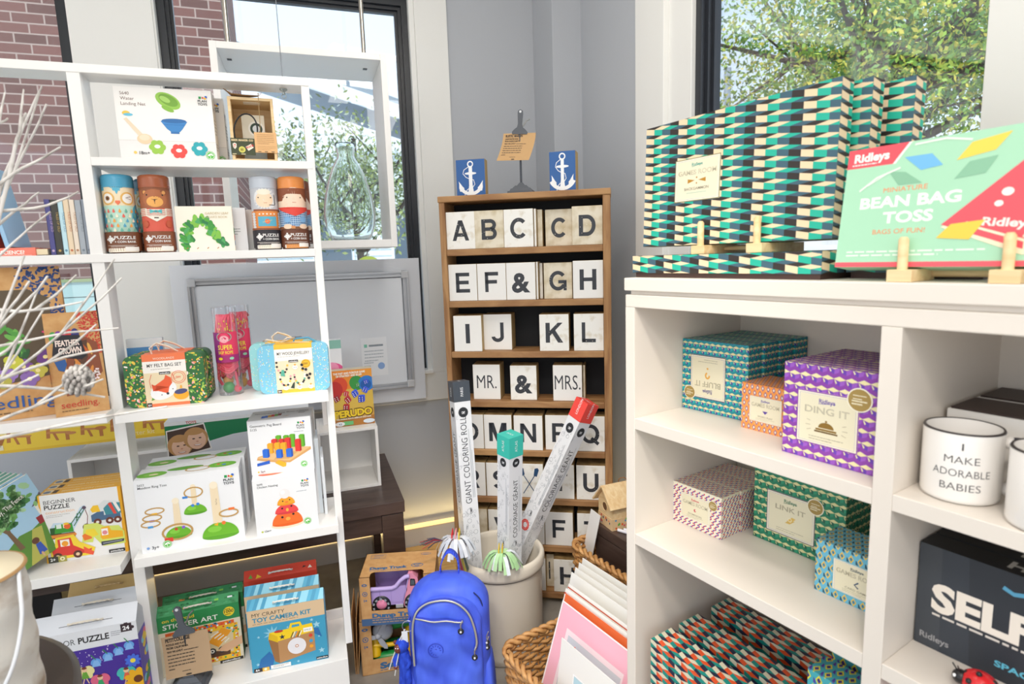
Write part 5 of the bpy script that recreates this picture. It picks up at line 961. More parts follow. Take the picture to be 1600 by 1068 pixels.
# ============================================================ things behind the shelving
def art_yellow(F):
    F.rect(0, 0, 100, 100, '#f1cf3f'); F.rect(0, 55, 100, 100, '#efe0a0'); F.rect(0, 0, 100, 8, '#e6bd2e')
    def chair(x, c='#b9763c'):
        F.poly([(x, 30), (x + 2, 30), (x + 3, 85), (x + 1, 85)], c); F.poly([(x + 1, 62), (x + 9, 66), (x + 9, 86), (x + 1, 84)], c); F.poly([(x + 2, 66), (x + 8, 69), (x + 8, 80), (x + 2, 78)], '#34302a'); F.poly([(x, 44), (x + 12, 40), (x + 13, 46), (x + 1, 50)], '#c98a50'); F.poly([(x + 10, 20), (x + 12, 20), (x + 12, 42), (x + 10, 42)], c); F.poly([(x + 5, 22), (x + 6.5, 22), (x + 5, 44), (x + 3.5, 44)], c)
    for x in (12, 32, 50, 66, 84): chair(x)
    F.poly([(2, 28), (9, 20), (12, 50), (4, 56)], '#a9692f'); F.circ(61, 45, 10, '#c07a3e', 1.5, .6); F.circ(45, 40, 9, '#c98a50', 1.5, .5); F.rect(0, 10, 10, 24, '#e9e2c6'); F.fine(1, 20, 8, 2, 6, '#8a8460', 3)
    F.rect(20, 84, 30, 98, '#24221c'); F.text('starter kit', 74, 12, 14, '#fbe9b0', bold=.0)
carton('furniture_kit_box', 'long yellow box of doll furniture lying behind the uprights, under the whiteboard', 'toy box', W_, -1.15, .585, .8425, 0, .575, .17, .122, '#f0ead0', art_yellow)
def art_photo(F):
    F.rect(0, 0, 100, 100, '#e1e4ea'); F.poly([(0, 76), (20, 78), (45, 84), (100, 88), (100, 100), (0, 100)], '#12814f'); F.rect(0, 97, 100, 100, '#eceff0'); F.text('TOYS', 14, 97.2, 2.4, '#cc3333', bold=.03)
    F.poly([(0, 67), (.6, 93), (26, 97), (29.6, 73)], '#f5f2ee'); F.poly([(.8, 68.4), (1.3, 92), (25.4, 95.6), (28.6, 74)], '#4f3a30')
    for x, y in ((8.8, 79), (19.5, 84)):
        F.circ(x, y, 9.2, '#c9975f', 1.05, 1.05, 26); F.circ(x + .6, y - 1.6, 7.6, '#f2c6a8', .95, 1.1, 26); F.circ(x - .8, y + 5.4, 5.6, '#c9975f', 1.25, .45)
        F.circ(x - 1.4, y - .4, .8, '#4a3024', 1.4, .7); F.circ(x + 2.9, y, .8, '#4a3024', 1.4, .7); F.circ(x + .9, y - 5.6, 2.4, '#c4645a', 1.3, .6, 14, 0, 180, 360); F.circ(x + .9, y - 5.7, 2.0, '#f8f2ec', 1.3, .45, 14, 0, 180, 360); F.circ(x + .9, y - 3, .8, '#dd9c80', 1.3, .8)
    F.line([(60, 30), (66, 66), (86, 88), (92, 88)], '#b22a30', 2.4); F.line([(62, 30), (69, 64), (88, 84)], '#d8b890', 2); F.poly([(68, 52), (96, 60), (96, 70), (74, 66)], '#bc2f36'); F.line([(58, 36), (60, 10)], '#b22a30', 2); F.line([(64, 40), (66, 12)], '#b22a30', 2); F.line([(70, 44), (74, 14)], '#b22a30', 2)
    for x in (60, 66, 73): F.rect(x, 10, x + 2, 40, '#d9b48a')
    F.text('ily tested', 57, 6, 3, '#333'); F.text('PLAN', 84, 70, 7, INK, bold=.04); F.text('TOYS', 84, 61, 7, INK, bold=.04); F.rect(84, 80, 88, 86, '#cc3a34'); F.circ(92, 84, 3.4, '#f2c83a'); F.circ(95, 88, 3, '#2a66c8')
    F.poly([(84, 30), (96, 34), (96, 40), (84, 36)], '#e8d38a'); F.rect(86, 12, 90, 20, '#cc3a34'); F.rect(93, 8, 97, 14, '#4fae6a')
carton('play_set_box', 'large box with a green band and photo of two smiling girls, on the bench', 'toy box', W_, -.553, .385, .5305, 0, .472, .13, .405, '#e6e9ee', art_photo, None, None)
carton('play_set_box', 'slim pale play set box with small house drawings, right of the photo box', 'toy box', W_, -.073, .375, .5305, 0, .010, .15, .36, '#dfe9ec', None)
def art_per(F):
    F.rect(0, 0, 100, 100, '#e0bc50'); F.poly([(0, 62), (100, 72), (100, 100), (0, 100)], '#f0902c'); F.poly([(60, 74), (100, 60), (100, 100), (50, 100)], '#f2a03a'); F.poly([(0, 0), (100, 0), (100, 16), (0, 12)], '#b97a34'); F.poly([(10, 14), (60, 26), (100, 30), (100, 16), (0, 12)], '#d9a84a')
    F.circ(22, 74, 12, '#e2502e', 1.1, 1.2); F.circ(10, 66, 13, '#c8322e', 1, 1.2); F.circ(62, 76, 11, '#3a9a44', 1.1, 1.2, 20, 20); F.circ(86, 74, 12, '#2f7fd0', 1.2, 1.15); F.circ(84, 72, 8, '#1f5fb0', 1.2, 1.1)
    def die(x, y, s_, c, c2, a=0):
        ca, sa = math.cos(a), math.sin(a); R2 = lambda u, v: (x + (u * ca - v * sa) * s_ * 1.2, y + (u * sa + v * ca) * s_)
        F.poly([R2(-1, -1), R2(1, -1), R2(1, 1), R2(-1, 1)], c); F.poly([R2(1, -1), R2(1.5, -.5), R2(1.5, 1.4), R2(1, 1)], c2); F.poly([R2(-1, 1), R2(1, 1), R2(1.5, 1.4), R2(-.5, 1.5)], c2)
        for u in (-.5, .5):
            for v in (-.6, 0, .6): F.circ(*R2(u, v), s_ * .17, '#ffffff', n=8)
    die(12, 50, 5, '#9a1f24', '#c03038', .4); die(34, 58, 4, '#c8262c', '#e04a4a', -.3); die(38, 46, 5, '#b02228', '#d04048', .6); die(56, 56, 5, '#2a4ad0', '#4a6af0', .5); die(70, 46, 5.5, '#2440c0', '#4464e8', 0); die(80, 62, 4.5, '#2a4ad0', '#4a6af0', -.5); die(32, 33, 5, '#a01c22', '#c83038', -.1); die(84, 76, 3.6, '#2440c0', '#4464e8', .3); die(64, 72, 3, '#2c8a38', '#54b45c', .2)
    F.text('THE FAST AND FURIOUS GAME', 8, 93, 3.6, '#fff8e8', bold=.05, width=76, rot=1); F.text('OF STRATEGY AND BLUFF', 14, 88.5, 3.4, '#fff8e8', bold=.05, width=62, rot=1)
    F.text('PERUDO', 50, 17, 13, '#4a2a14', 'c', .10, width=95, rot=2); F.text('PERUDO', 50, 17.5, 12, '#f2cf2c', 'c', .05, width=91, rot=2); F.text('THE ORIGINAL SOUTH AMERICAN DICE GAME', 8, 12, 2.6, '#f8efd8', bold=.04, width=84, rot=1); F.rect(24, 2, 48, 9, '#6fbf7a'); F.circ(16, 5, 5, '#f0f2f4', 1.6, .8); F.text('4.2', 13, 3.4, 3, '#3a5a8a', bold=.03); F.circ(86, 6, 5, '#dfeaf4', 2, .8)
carton('board_game', 'colourful dice game box with yellow title letters standing on the white cube shelf', 'board game', W_, .008, .60, .7885, 0, .168, .05, .236, '#e8a84a', art_per, lambda T: T.rect(0, 0, 100, 100, '#dfd3b8'))
carton('toy_box', 'white toy box with a pink apple logo, standing behind the dice game box', 'toy box', W_, -.03, .66, .7885, 0, .094, .05, .357, '#f0f1f4', art_to)
# ============================================================ letter blocks
_st = lambda: ('r', 0, 0, .25, 1)
STROKES = {'A': (1, [('p', (0, 0), (.22, 0), (.6, 1), (.38, 1)), ('p', (1, 0), (.78, 0), (.4, 1), (.62, 1)), ('r', .18, .2, .82, .37)]),
 'B': (.9, [_st(), ('r', .2, .82, .6, 1), ('r', .2, .43, .62, .6), ('r', .2, 0, .62, .18), ('a', .58, .715, .27, .195, -90, 90), ('a', .6, .3, .28, .21, -90, 90)]),
 'C': (1, [('a', .52, .5, .40, .41, 42, 318)]), 'D': (.95, [_st(), ('r', .2, .82, .5, 1), ('r', .2, 0, .5, .18), ('a', .48, .5, .40, .41, -90, 90)]),
 'E': (.85, [_st(), ('r', 0, .82, .98, 1), ('r', 0, .42, .92, .6), ('r', 0, 0, 1, .18)]), 'F': (.8, [_st(), ('r', 0, .82, 1, 1), ('r', 0, .42, .9, .6)]),
 'G': (1.05, [('a', .5, .5, .40, .41, 38, 330), ('r', .52, .36, 1, .53), ('r', .82, 0, 1, .45)]), 'H': (.95, [_st(), ('r', .75, 0, 1, 1), ('r', .2, .42, .8, .6)]),
 'I': (.26, [('r', 0, 0, 1, 1)]), 'J': (.75, [('r', .72, .25, 1, 1), ('a', .5, .27, .36, .19, -180, 0)]), 'K': (1, [_st(), ('p', (.2, .3), (.2, .56), (.72, 1), (1, 1)), ('p', (.36, .5), (.54, .66), (1.02, 0), (.72, 0))]),
 'L': (.8, [_st(), ('r', 0, 0, 1, .18)]), 'M': (1.1, [('r', 0, 0, .2, 1), ('r', .8, 0, 1, 1), ('p', (0, 1), (.28, 1), (.59, 0), (.41, 0)), ('p', (1, 1), (.72, 1), (.41, 0), (.59, 0))]),
 'N': (.95, [('r', 0, 0, .23, 1), ('r', .77, 0, 1, 1), ('p', (0, 1), (.24, 1), (1, 0), (.76, 0))]), 'O': (1.05, [('a', .5, .5, .41, .41, 0, 360)]), 'P': (.9, [_st(), ('r', .2, .82, .62, 1), ('r', .2, .36, .62, .54), ('a', .6, .68, .28, .235, -90, 90)]),
 'Q': (1.05, [('a', .5, .5, .41, .41, 0, 360), ('p', (.5, .22), (.62, .34), (1.02, .04), (.9, -.1))]), 'R': (.95, [_st(), ('r', .2, .82, .62, 1), ('r', .2, .38, .62, .56), ('a', .6, .69, .26, .22, -90, 90), ('p', (.5, .46), (.72, .46), (1, 0), (.74, 0))]),
 'S': (.9, [('a', .5, .725, .36, .19, 20, 268), ('a', .5, .29, .38, .205, 92, -160)]), 'T': (.9, [('r', .37, 0, .63, 1), ('r', 0, .82, 1, 1)]), 'U': (.92, [('r', 0, .35, .25, 1), ('r', .75, .35, 1, 1), ('a', .5, .36, .375, .27, -180, 0)]),
 'V': (1, [('p', (0, 1), (.24, 1), (.6, 0), (.4, 0)), ('p', (1, 1), (.76, 1), (.4, 0), (.6, 0))]), 'W': (1.25, [('p', (0, 1), (.18, 1), (.36, 0), (.18, 0)), ('p', (.5, 1), (.4, 1), (.18, 0), (.36, 0)), ('p', (.5, 1), (.6, 1), (.82, 0), (.64, 0)), ('p', (1, 1), (.82, 1), (.64, 0), (.82, 0))]),
 'Z': (.9, [('r', 0, .82, 1, 1), ('r', 0, 0, 1, .18), ('p', (0, .14), (.28, .14), (1, .86), (.72, .86))])}
def letter(F, ch, ink):
    k, S = STROKES[ch]; W = 58 * k; x0, y0, H = 50 - W / 2, 23, 54; q = lambda x, y: (x0 + x * W, y0 + y * H)
    for s_ in S:
        if s_[0] == 'r': F.rect(*q(s_[1], s_[2]), *q(s_[3], s_[4]), ink)
        elif s_[0] == 'p': F.poly([q(*p) for p in (s_[1:] if (s_[2][0] - s_[1][0]) * (s_[3][1] - s_[1][1]) - (s_[2][1] - s_[1][1]) * (s_[3][0] - s_[1][0]) > 0 else s_[:0:-1])], ink)
        else:
            _, cx, cy, a, b, a0, a1 = s_; n = 28; F.line([q(cx + a * math.cos(math.radians(a0 + (a1 - a0) * i / n)), cy + b * math.sin(math.radians(a0 + (a1 - a0) * i / n))) for i in range(n + 1)], ink, 10)
        F.k -= 1
    F.k += 1
def block(txt, label, u, z, w=.117, h=.147, v=.012, d=.075, style=0, size=52, bold=.035, width=None, y=22, group='painted letter blocks', fr=L_, rot=0):
    paint = (BLOCKW, BLOCKG, mat('#eeece8', .6), mat('#2f5f9e', .6))[style]; mb = MB(); r = random.Random(hash(label) % 999 if 0 else len(label) * 7 + int(u * -1000))
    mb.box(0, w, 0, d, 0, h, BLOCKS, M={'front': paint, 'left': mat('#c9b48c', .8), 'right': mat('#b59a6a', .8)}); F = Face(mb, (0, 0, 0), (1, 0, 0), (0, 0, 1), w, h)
    if style == 3: anchor(F)
    elif txt == 'oars':
        for s_ in (-1, 1):
            F.line([(50 - s_ * 22, 12), (50 + s_ * 20, 66)], '#23486e', 2.4); c = (50 + s_ * 25, 74); F.poly([(c[0] - 9, c[1] - 9 * (1 if s_ > 0 else .2)), (c[0] + 2, c[1] - 12), (c[0] + 10, c[1] + 8), (c[0] + 6, c[1] + 14), (c[0] - 5, c[1] + 12)] if s_ > 0 else [(c[0] - 2, c[1] - 12), (c[0] + 9, c[1] - 6), (c[0] + 5, c[1] + 12), (c[0] - 6, c[1] + 14), (c[0] - 10, c[1] + 8)], '#23486e')
    elif txt:
        ink = '#33363d'
        if txt in STROKES: letter(F, txt, ink)
        else: F.text(txt, 50, y, size, ink, 'c', bold, width=width)
        if style != 2:
            for i in range(10): F.circ(20 + 60 * r.random(), y + size * r.random(), .5 + .5 * r.random(), '#e6dfd0', 1.5, .7, 6, r.random() * 90)
        if txt in ('MR.', 'MRS.'):
            for i in range(len(txt) - 1): pass
    o = mb.build('letter_block', None, fr.mat(u, v, z, rot), bevel=.0022); return tag(o, label, 'letter block', group)
def anchor(F):
    c = '#eef0f2'; F.ring(50, 87, 7, c, 3.4); F.rect(44, 12, 56, 80, c); F.poly([(44, 30), (56, 30), (60, 8), (40, 8)], c); F.circ(50, 62, 4, c, 4.2, .9); F.ring(50, 40, 33, c, 9, 1, 1, 20, 205, 335)
    F.poly([(10, 40), (26, 22), (28, 14), (12, 14), (9, 24)], c); F.poly([(8, 42), (12, 22), (28, 22), (18, 30)], c); F.poly([(90, 40), (74, 22), (72, 14), (88, 14), (91, 24)], c); F.poly([(92, 42), (88, 22), (72, 22), (82, 30)], c); F.poly([(40, 8), (60, 8), (50, 1)], c)
    F.line([(44, 80), (28, 72), (24, 62), (34, 52), (44, 48), (60, 44), (64, 32), (56, 24), (40, 20), (30, 12), (28, 2)], c, 1.8); F.line([(24, 64), (36, 53)], '#2f5f9e', .6)
o0 = [('A', 'A', -.6405, 0, 0), ('B', 'B', -.5245, 0, 1), ('C', 'C', -.407, 0, 0), ('D', 'D', -.1405, 0, 1)]
for i, (tx, nm, u, ri, st) in enumerate(o0): block(tx, 'white painted block with the letter %s in the top row of the wooden letter shelf' % nm, u, LZ[0] + .0003, style=st)
block('C', 'second C block of the top row, set back deeper beside the letter D', -.248, LZ[0] + .0003, style=1, v=.05, w=.108, h=.142, d=.07)
block('', 'cream edged block standing sideways directly behind the first C block', -.2885, LZ[0] + .0003, style=0, v=.02, w=.009, d=.08, h=.146); block('', 'narrow aged block edge between the two C blocks of the top row', -.2785, LZ[0] + .0003, style=1, v=.045, w=.02, d=.075, h=.144)
for tx, nm, u, st, v in (('E', 'E', -.6405, 2, .012), ('F', 'F', -.522, 2, .012), ('&', 'ampersand', -.404, 2, .012), ('H', 'H', -.1405, 2, .012)): block(tx, 'white block with the %s in the second row of the letter shelf' % ('letter ' + nm if nm != 'ampersand' else nm), u, LZ[1] + .0003, style=st, v=v)
block('G', 'aged cream block with the letter G in the second row', -.2565, LZ[1] + .0003, style=1, v=.03, w=.112, h=.142)
block('', 'white block edge standing sideways just right of the second row ampersand', -.2855, LZ[1] + .0003, style=2, v=.02, w=.008, d=.08, h=.148); block('', 'narrow aged block edge left of the letter G block', -.276, LZ[1] + .0003, style=0, v=.05, w=.013, d=.07, h=.142)
for tx, u, st, v in (('I', -.6405 + .012, 2, .008), ('J', -.512, 2, .045), ('K', -.2765, 0, .01), ('L', -.1405, 0, .012)): block(tx, 'white block with the letter %s in the third row of the letter shelf' % tx, u, LZ[2] + .0003, style=st, v=v, d=.09)
block('MR.', 'white block reading MR. in the fourth row of the letter shelf', -.563, LZ[3] + .0003, style=2, v=.035, size=40, width=72, bold=-.004, y=32, d=.09, w=.115); block('&', 'cream block with an ampersand between the MR. and MRS. blocks', -.405, LZ[3] + .0003, style=0, v=.03, w=.109, h=.144); block('MRS.', 'white block reading MRS. in the fourth row of the letter shelf', -.2285, LZ[3] + .0003, style=2, v=.022, size=42, width=88, bold=-.004, y=32, w=.117, d=.07)
block('', 'thin block edge standing directly behind the MRS. block', -.1095, LZ[3] + .0003, style=1, v=.05, w=.009, h=.142)
block('O', 'white block at the left end of the fifth row, behind the grey capped roll', -.6385, LZ[4] + .0003, style=2); block('M', 'white block with the letter M in the fifth row, half behind the teal roll box', -.5195, LZ[4] + .0003, style=2, d=.09); block('N', 'white block with the letter N in the fifth row of the letter shelf', -.393, LZ[4] + .0003, style=2, v=.008, d=.1, w=.119); block('P', 'white block with the letter P in the fifth row of the letter shelf', -.2645, LZ[4] + .0003, style=2, v=.02, d=.09); block('Q', 'white block with the letter Q at the right end of the fifth row', -.1405, LZ[4] + .0003, style=0)
block('R', 'white block at the left end of the sixth row, behind the white roll box', -.6385, LZ[5] + .0003, style=2); block('S', 'white block with the letter S in the sixth row of the letter shelf', -.518, LZ[5] + .0003, style=2, d=.09); block('oars', 'white block with two crossed blue oars in the sixth row', -.394, LZ[5] + .0003, style=0, d=.09); block('T', 'cream block with the letter T in the sixth row, behind the red capped roll box', -.2665, LZ[5] + .0003, style=0, d=.09); block('U', 'cream block with the letter U at the right end of the sixth row', -.1405, LZ[5] + .0003, style=0, d=.09)
block('', 'cream block at the left end of the seventh row', -.6385, LZ[6] + .0003, style=1); block('V', 'white block with the letter V in the seventh row, between two roll boxes', -.517, LZ[6] + .0003, style=0, d=.09); block('W', 'white block hidden mostly by the red capped roll box in the seventh row', -.394, LZ[6] + .0003, style=2); block('F', 'white block with a second letter F in the seventh row, above the basket', -.275, LZ[6] + .0003, style=2, d=.09); block('Z', 'cream block at the right end of the seventh row beside the wooden birdhouse', -.1405, LZ[6] + .0003, style=0, d=.09)
block('', 'white block standing beside the crock in the bottom row of the letter shelf', -.394, LZ[7] + .0003, style=2, v=.012); block('I', 'dark lettered block set back in the bottom row, between two white blocks', -.285, LZ[7] + .0003, w=.04, style=1, v=.05); block('H', 'cream block with the letter H in the bottom row of the letter shelf', -.243, LZ[7] + .0003, style=0, v=.012, d=.09); 
block('', 'blue anchor block on top of the letter shelf, left of the tag stand', -.600, 1.7083, w=.118, h=.143, v=.05, d=.05, style=3, group='blue anchor blocks'); block('', 'blue anchor block on top of the letter shelf, right of the tag stand', -.2265, 1.7083, w=.103, h=.150, v=.045, d=.06, style=3, group='blue anchor blocks', rot=-6)
tagstand('grey clip stand holding a kraft paper tag on top of the letter shelf', L_, -.343, .08, 1.7083, .325, 4, 'RUSTIC MARLIN', ('HANDCRAFTED SIGNS', 'FROM: MASSACHUSETTS'), 0, 1.0)
# ============================================================ crock with rolls
cm_ = nodemat('stoneware', '#ddd3c2', '#e4dbcb', (3, 3, 3), 3, .22)
mb = MB(); mb.lathe([(.140, .0), (.148, .004), (.151, .03), (.1535, .18), (.1545, .325), (.1555, .330), (.1635, .334), (.1655, .345), (.1655, .365), (.162, .377), (.154, .382), (.147, .376), (.144, .36), (.142, .02), (.001, .015)], cm_, 72, cap=False); mb.lathe([(.14, 0), (.001, 0)], cm_, 72, cap=False)
mb.lathe([(.1553, .326), (.1556, .3285), (.1553, .331)], mat('#6f6558', .6), 72, cap=False)
tag(mb.build('crock', None, Matrix.Translation((-.07, 2.06, .0005))), 'cream stoneware crock on the floor holding roll boxes and pencils', 'crock')
def roll(name, label, base, top, twist, cap_col, words, swirl, seed):
    b, t_ = Vector(base), Vector(top); z = (t_ - b).normalized(); H = (t_ - b).length; x = Vector((math.cos(twist), math.sin(twist), 0)); x = (x - z * x.dot(z)).normalized(); y = z.cross(x)
    M = Matrix(((x.x, y.x, z.x, b.x), (x.y, y.y, z.y, b.y), (x.z, y.z, z.z, b.z), (0, 0, 0, 1))); o = thing(name, label, 'roll box', M, 'colouring roll boxes'); w = .062; r = random.Random(seed)
    mb = MB(); mb.box(0, w, 0, w, 0, H - .0, mat('#e6e7ea', .35))
    for F, wd in ((Face(mb, (0, 0, 0), (1, 0, 0), (0, 0, 1), w, H), words[0]), (Face(mb, (0, w, 0), (0, -1, 0), (0, 0, 1), w, H), words[1]), (Face(mb, (w, 0, 0), (0, 1, 0), (0, 0, 1), w, H), words[0])):
        for i in range(150):
            px, py = r.uniform(4, 94), r.uniform(1, 52) if i < 90 else r.uniform(52, 88)
            if i >= 90 and F.ey is not None and wd == words[0] and 14 < px < 96: continue
            k = r.random(); cc = r.choice(['#8e939b', '#a7abb2', '#787d86'])
            if k < .4: F.line([(px, py), (px + r.uniform(-14, 14), py + r.uniform(-1.6, 1.6)), (px + r.uniform(-14, 14), py + r.uniform(-2, 2))], cc, .09)
            elif k < .7: F.ring(px, py, .3 + r.random() * .6, cc, .09, n=8)
            else: F.line([(px, py), (px + 8, py), (px + 8, py + 1), (px, py + 1), (px, py)], cc, .09)
            F.k = 1 + i % 6
        F.k = 9; F.text(wd, 64, 54, 2.5, '#33363c', 'l', -.004, .86, 90); F.fine(74, 60, 3, 9, .0, '#9aa0a8', .3)
        for j in range(3): F.line([(74 + 6 * j, 56), (74 + 6 * j, 82 - 4 * j)], '#aab0b6', .16)
        F.circ(50, 88.5, 1.65, '#26292e', n=24); F.ring(50, 88.5, 1.8, '#26292e', .25, n=12); F.text('OMY', 40, 87.9, 1.0, '#e9eaec', bold=.03, width=22); F.text('OMY', 60, 50, .8, '#33363c', rot=90, bold=.02); F.ring(46, 51, 1.1, '#9aa0a8', .12)
    if swirl:
        F = Face(mb, (0, w, 0), (0, -1, 0), (0, 0, 1), w, H, .0014); F.ring(50, 46, 1.9, swirl, .5); F.ring(50, 46, 1.3, swirl, .4)
    mb.build('carton', o, bevel=.0006)
    mb = MB(); mb.box(-.0012, w + .0012, -.0012, w + .0012, H - .074, H + .001, mat(cap_col, .35)); nm = words[2]
    for F in (Face(mb, (-.0012, -.0012, H - .074), (1, 0, 0), (0, 0, 1), w + .0024, .075), Face(mb, (-.0012, w + .0012, H - .074), (0, -1, 0), (0, 0, 1), w + .0024, .075), Face(mb, (0, -.0012, H + .001), (1, 0, 0), (0, 1, 0), w, w)): F.text(nm, 58, 26, 15, '#f4f5f6', 'l', .0, .9, 90)
    mb.build('cap', o, bevel=.0006); return o
roll('roll_box', 'tall white colouring roll box with a dark grey cap, leftmost in the crock', (-.185, 2.00, .03), (-.222, 2.10, 1.015), .40, '#454c55', ('GIANT COLORING ROLL', 'COLORIAGE GÉANT', 'PARIS'), None, 1)
roll('roll_box', 'white colouring roll box with a turquoise cap, in the middle of the crock', (-.052, 1.975, .03), (-.020, 1.905, .855), .72, '#3fc1b1', ('COLORIAGE GÉANT', '', 'ATLAS'), '#35b8ab', 2)
roll('roll_box', 'white colouring roll box with a red cap leaning right out of the crock', (-.145, 2.10, .03), (.268, 2.065, .925), .62, '#ee4a3f', ('COLORIAGE GÉANT', '', 'LONDON'), '#e8463c', 3)
def wand(label, base, head, cols, seed, group='fringed pencils in the crock'):
    o = thing('fringed_pencil', label, 'pencil', Matrix.Translation(head), group); r = random.Random(seed); b = Vector(base) - Vector(head)
    mb = MB(); n = len(cols[1])
    for i, c in enumerate(cols[1]): off = Vector((.012 * (i - (n - 1) / 2), .004 * i, 0)); mb.tube([b + off * 1.2, off * .6], .0042, mat(c, .4), 6)
    mb.build('pencil', o); mb = MB()
    for i in range(26):
        a = 2 * PI * i / 26 + r.uniform(-.1, .1); c = mat(cols[0][i % len(cols[0])], .8); d = Vector((math.cos(a), math.sin(a) * .8, 0)); L = .066 + .018 * r.random(); lift = r.uniform(.2, .9); sd = Vector((-d.y, d.x, 0)) * .0078; P = []
        for k in range(6): t = k / 5; P.append(d * (L * t * (1 - .15 * t)) + Vector((0, 0, .024 * lift * math.sin(PI * t * .9) - .055 * t * t * (1.2 - .5 * lift))))
        for k in range(5): mb.face([P[k] - sd, P[k + 1] - sd, P[k + 1] + sd, P[k] + sd], c)
    mb.build('paper_fringe', o, solid=.0006); mb = MB()
    for k, c in enumerate(cols[2]): mb.tube([(-.012 + .012 * k, -.012, .004), (-.012 + .012 * k, -.016, .022), (-.010 + .012 * k, 0, .032), (-.010 + .012 * k, .010, .012)], .0075, mat(c, .6), 6, flat=.3)
    mb.build('ribbon_loop', o)
wand('pencils topped with a grey and white paper fringe and red ribbon, left in the crock', (-.150, 1.99, .12), (-.217, 1.905, .505), (['#d9dde4', '#c7ccd6', '#e6e8ec', '#c7ccd6'], ['#c9586a', '#e3cf5a', '#6a7a6a'], ['#d8262e', '#e9a0b0', '#e3c832']), 1)
wand('pencils topped with a green and white paper fringe and yellow ribbon, front of the crock', (-.050, 1.955, .12), (-.058, 1.905, .445), (['#b5dba6', '#e0e6ec', '#b5dba6', '#a8d398'], ['#8a6a52', '#caa27a', '#7a5a48'], ['#e2c23c', '#d9b52e']), 2)
mb = MB(); r = random.Random(3)
for i in range(16): a = r.uniform(2.4, 3.6); L = .05 + .03 * r.random(); z0 = r.uniform(-.02, .02); mb.tube([(0, 0, 0), (math.cos(a) * L * .5, -.01, z0 * .5 + .006), (math.cos(a) * L, -.015, z0 - .004)], .0011, mat(r.choice(['#b92c3a', '#3a3440', '#7a2c3a', '#544a5a']), .8), 5)
tag(mb.build('thread_tassel', None, Matrix.Translation((-.262, 1.895, .505))), 'dark and red thread tassel hanging off the left fringed pencils', 'tassel')
# ============================================================ boxes with toys on the floor
def windowbox(name, label, M, w, d, h, x0, x1, zb, title, band, deep):
    o = thing(name, label, 'toy box', M, 'kraft toy truck and plane boxes'); mb = MB(); t = .002; K = KRAFT; ym = deep
    mb.box(0, w, d - t, d, 0, h, K); mb.box(0, t, 0, d, 0, h, K); mb.box(w - t, w, 0, d, 0, h, K); mb.box(0, w, 0, d, 0, t, K); mb.box(0, w, ym, d, h - t, h, K)
    mb.box(0, x0, 0, t, 0, h, K); mb.box(x1, w, 0, t, 0, h, K); mb.box(x0, x1, 0, t, 0, zb, K); mb.box(0, x0, 0, ym, h - t, h, K); mb.box(x1, w, 0, ym, h - t, h, K)
    for k in range(5):   # rounded corners of the window
        a0, a1 = k * PI / 10, (k + 1) * PI / 10
        for sx_, xc in ((1, x0), (-1, x1)): q = .018; mb.face([(xc, ym, h - .0005), (xc + sx_ * q * (1 - math.sin(a0)), ym - q * (1 - math.cos(a0)), h - .0005), (xc + sx_ * q * (1 - math.sin(a1)), ym - q * (1 - math.cos(a1)), h - .0005)], K)
    F, T, S, Lf = faces(mb, w, d, h); B = '#3c6a96'
    if band: F.rect(0, 0, 100, zb / h * 48, '#44648c'); F.text(title, 14, zb / h * 54, 8.6, B, bold=.06, width=66); F.fine(14, zb / h * 34, 60, 2, 5, '#c9a070', 1.4)
    else: F.text(title, 22, 8, 11, B, bold=.06, width=62); F.fine(22, 4, 60, 1, 3, B, 1.2)
    for y, k in ((84, 0), (66, 1)):
        if k: F.ring(6.5, y, 4.2, B, 1.4); F.circ(6.5, y, 1.6, B)
        else: F.circ(6.5, y, 3.6, B, 1.4, .8); F.rect(5, y - 1, 8, y + 1, '#c9935a')
    F.text('1+', 4.6, 50, 5, B, bold=.05); F.rect(88, 76, 98, 90, B); F.fine(89, 87, 8, 4, 3, '#c9935a', 1)
    T.text(title, 11, 30, 10, B, bold=.06, width=50); T.fine(11, 24, 60, 1, 4, B, 1.4); T.ring(74, 38, 9, B, 1.6, 1.35, .8); T.text('green', 69, 39, 5, B, bold=.04, width=10); T.text('toys', 71, 33, 5, B, bold=.04, width=6); T.circ(84, 84, 7, B, 1.6, .6); T.rect(78, 82, 90, 86, '#d2a068'); T.ring(22, 84, .1, B, .1)
    T.line([(8, 92), (28, 92), (28, 76), (8, 76), (8, 92)], B, .8); T.fine(12, 88, 13, 3, 5, B, 1.2)
    mb.build('window_carton', o)
    return o
DM = G_.mat(-.553, 1.868, .2115, 4); w, d, h = .262, .165, .180
windowbox('toy_truck_box', 'kraft window box holding a lilac and pink dump truck, stacked on another box', DM, w, d, h, .036, .220, .054, 'Dump Truck', True, .034)
def tl(M, dx, dy, dz, rz=0): return M @ Matrix.Translation((dx, dy, dz)) @ Matrix.Rotation(math.radians(rz), 4, 'Z')
tk = thing('toy_dump_truck', 'lilac and pink toy dump truck inside the upper kraft window box', 'toy truck', tl(DM, .034, .022, .030) @ Matrix.Scale(.98, 4, (0, 0, 1)) @ Matrix.Scale(.97, 4, (1, 0, 0))); LI = mat('#b9a0dc', .35); PK = mat('#f09ab4', .35)
mb = MB(); q = [(0, .055), (.118, .055), (.132, .12), (.118, .128), (.10, .105), (.085, .098), (0, .098)]
mb.prism([(0, .04), (.045, .04), (.06, .03), (.108, .03), (.118, .055), (.124, .1), (.105, .1), (.085, .092), (0, .092)], 0, .003, LI); mb.prism([(0, .04), (.108, .03), (.13, .13), (0, .13)], .095, .10, LI); mb.prism([(.108, .03), (.112, .03), (.138, .13), (.134, .13)], 0, .10, LI); mb.box(0, .11, 0, .1, .036, .04, LI)
for x in (.03, .07): mb.box(x, x + .0015, -.0012, 0, .042, .092, mat('#a58cca', .4))
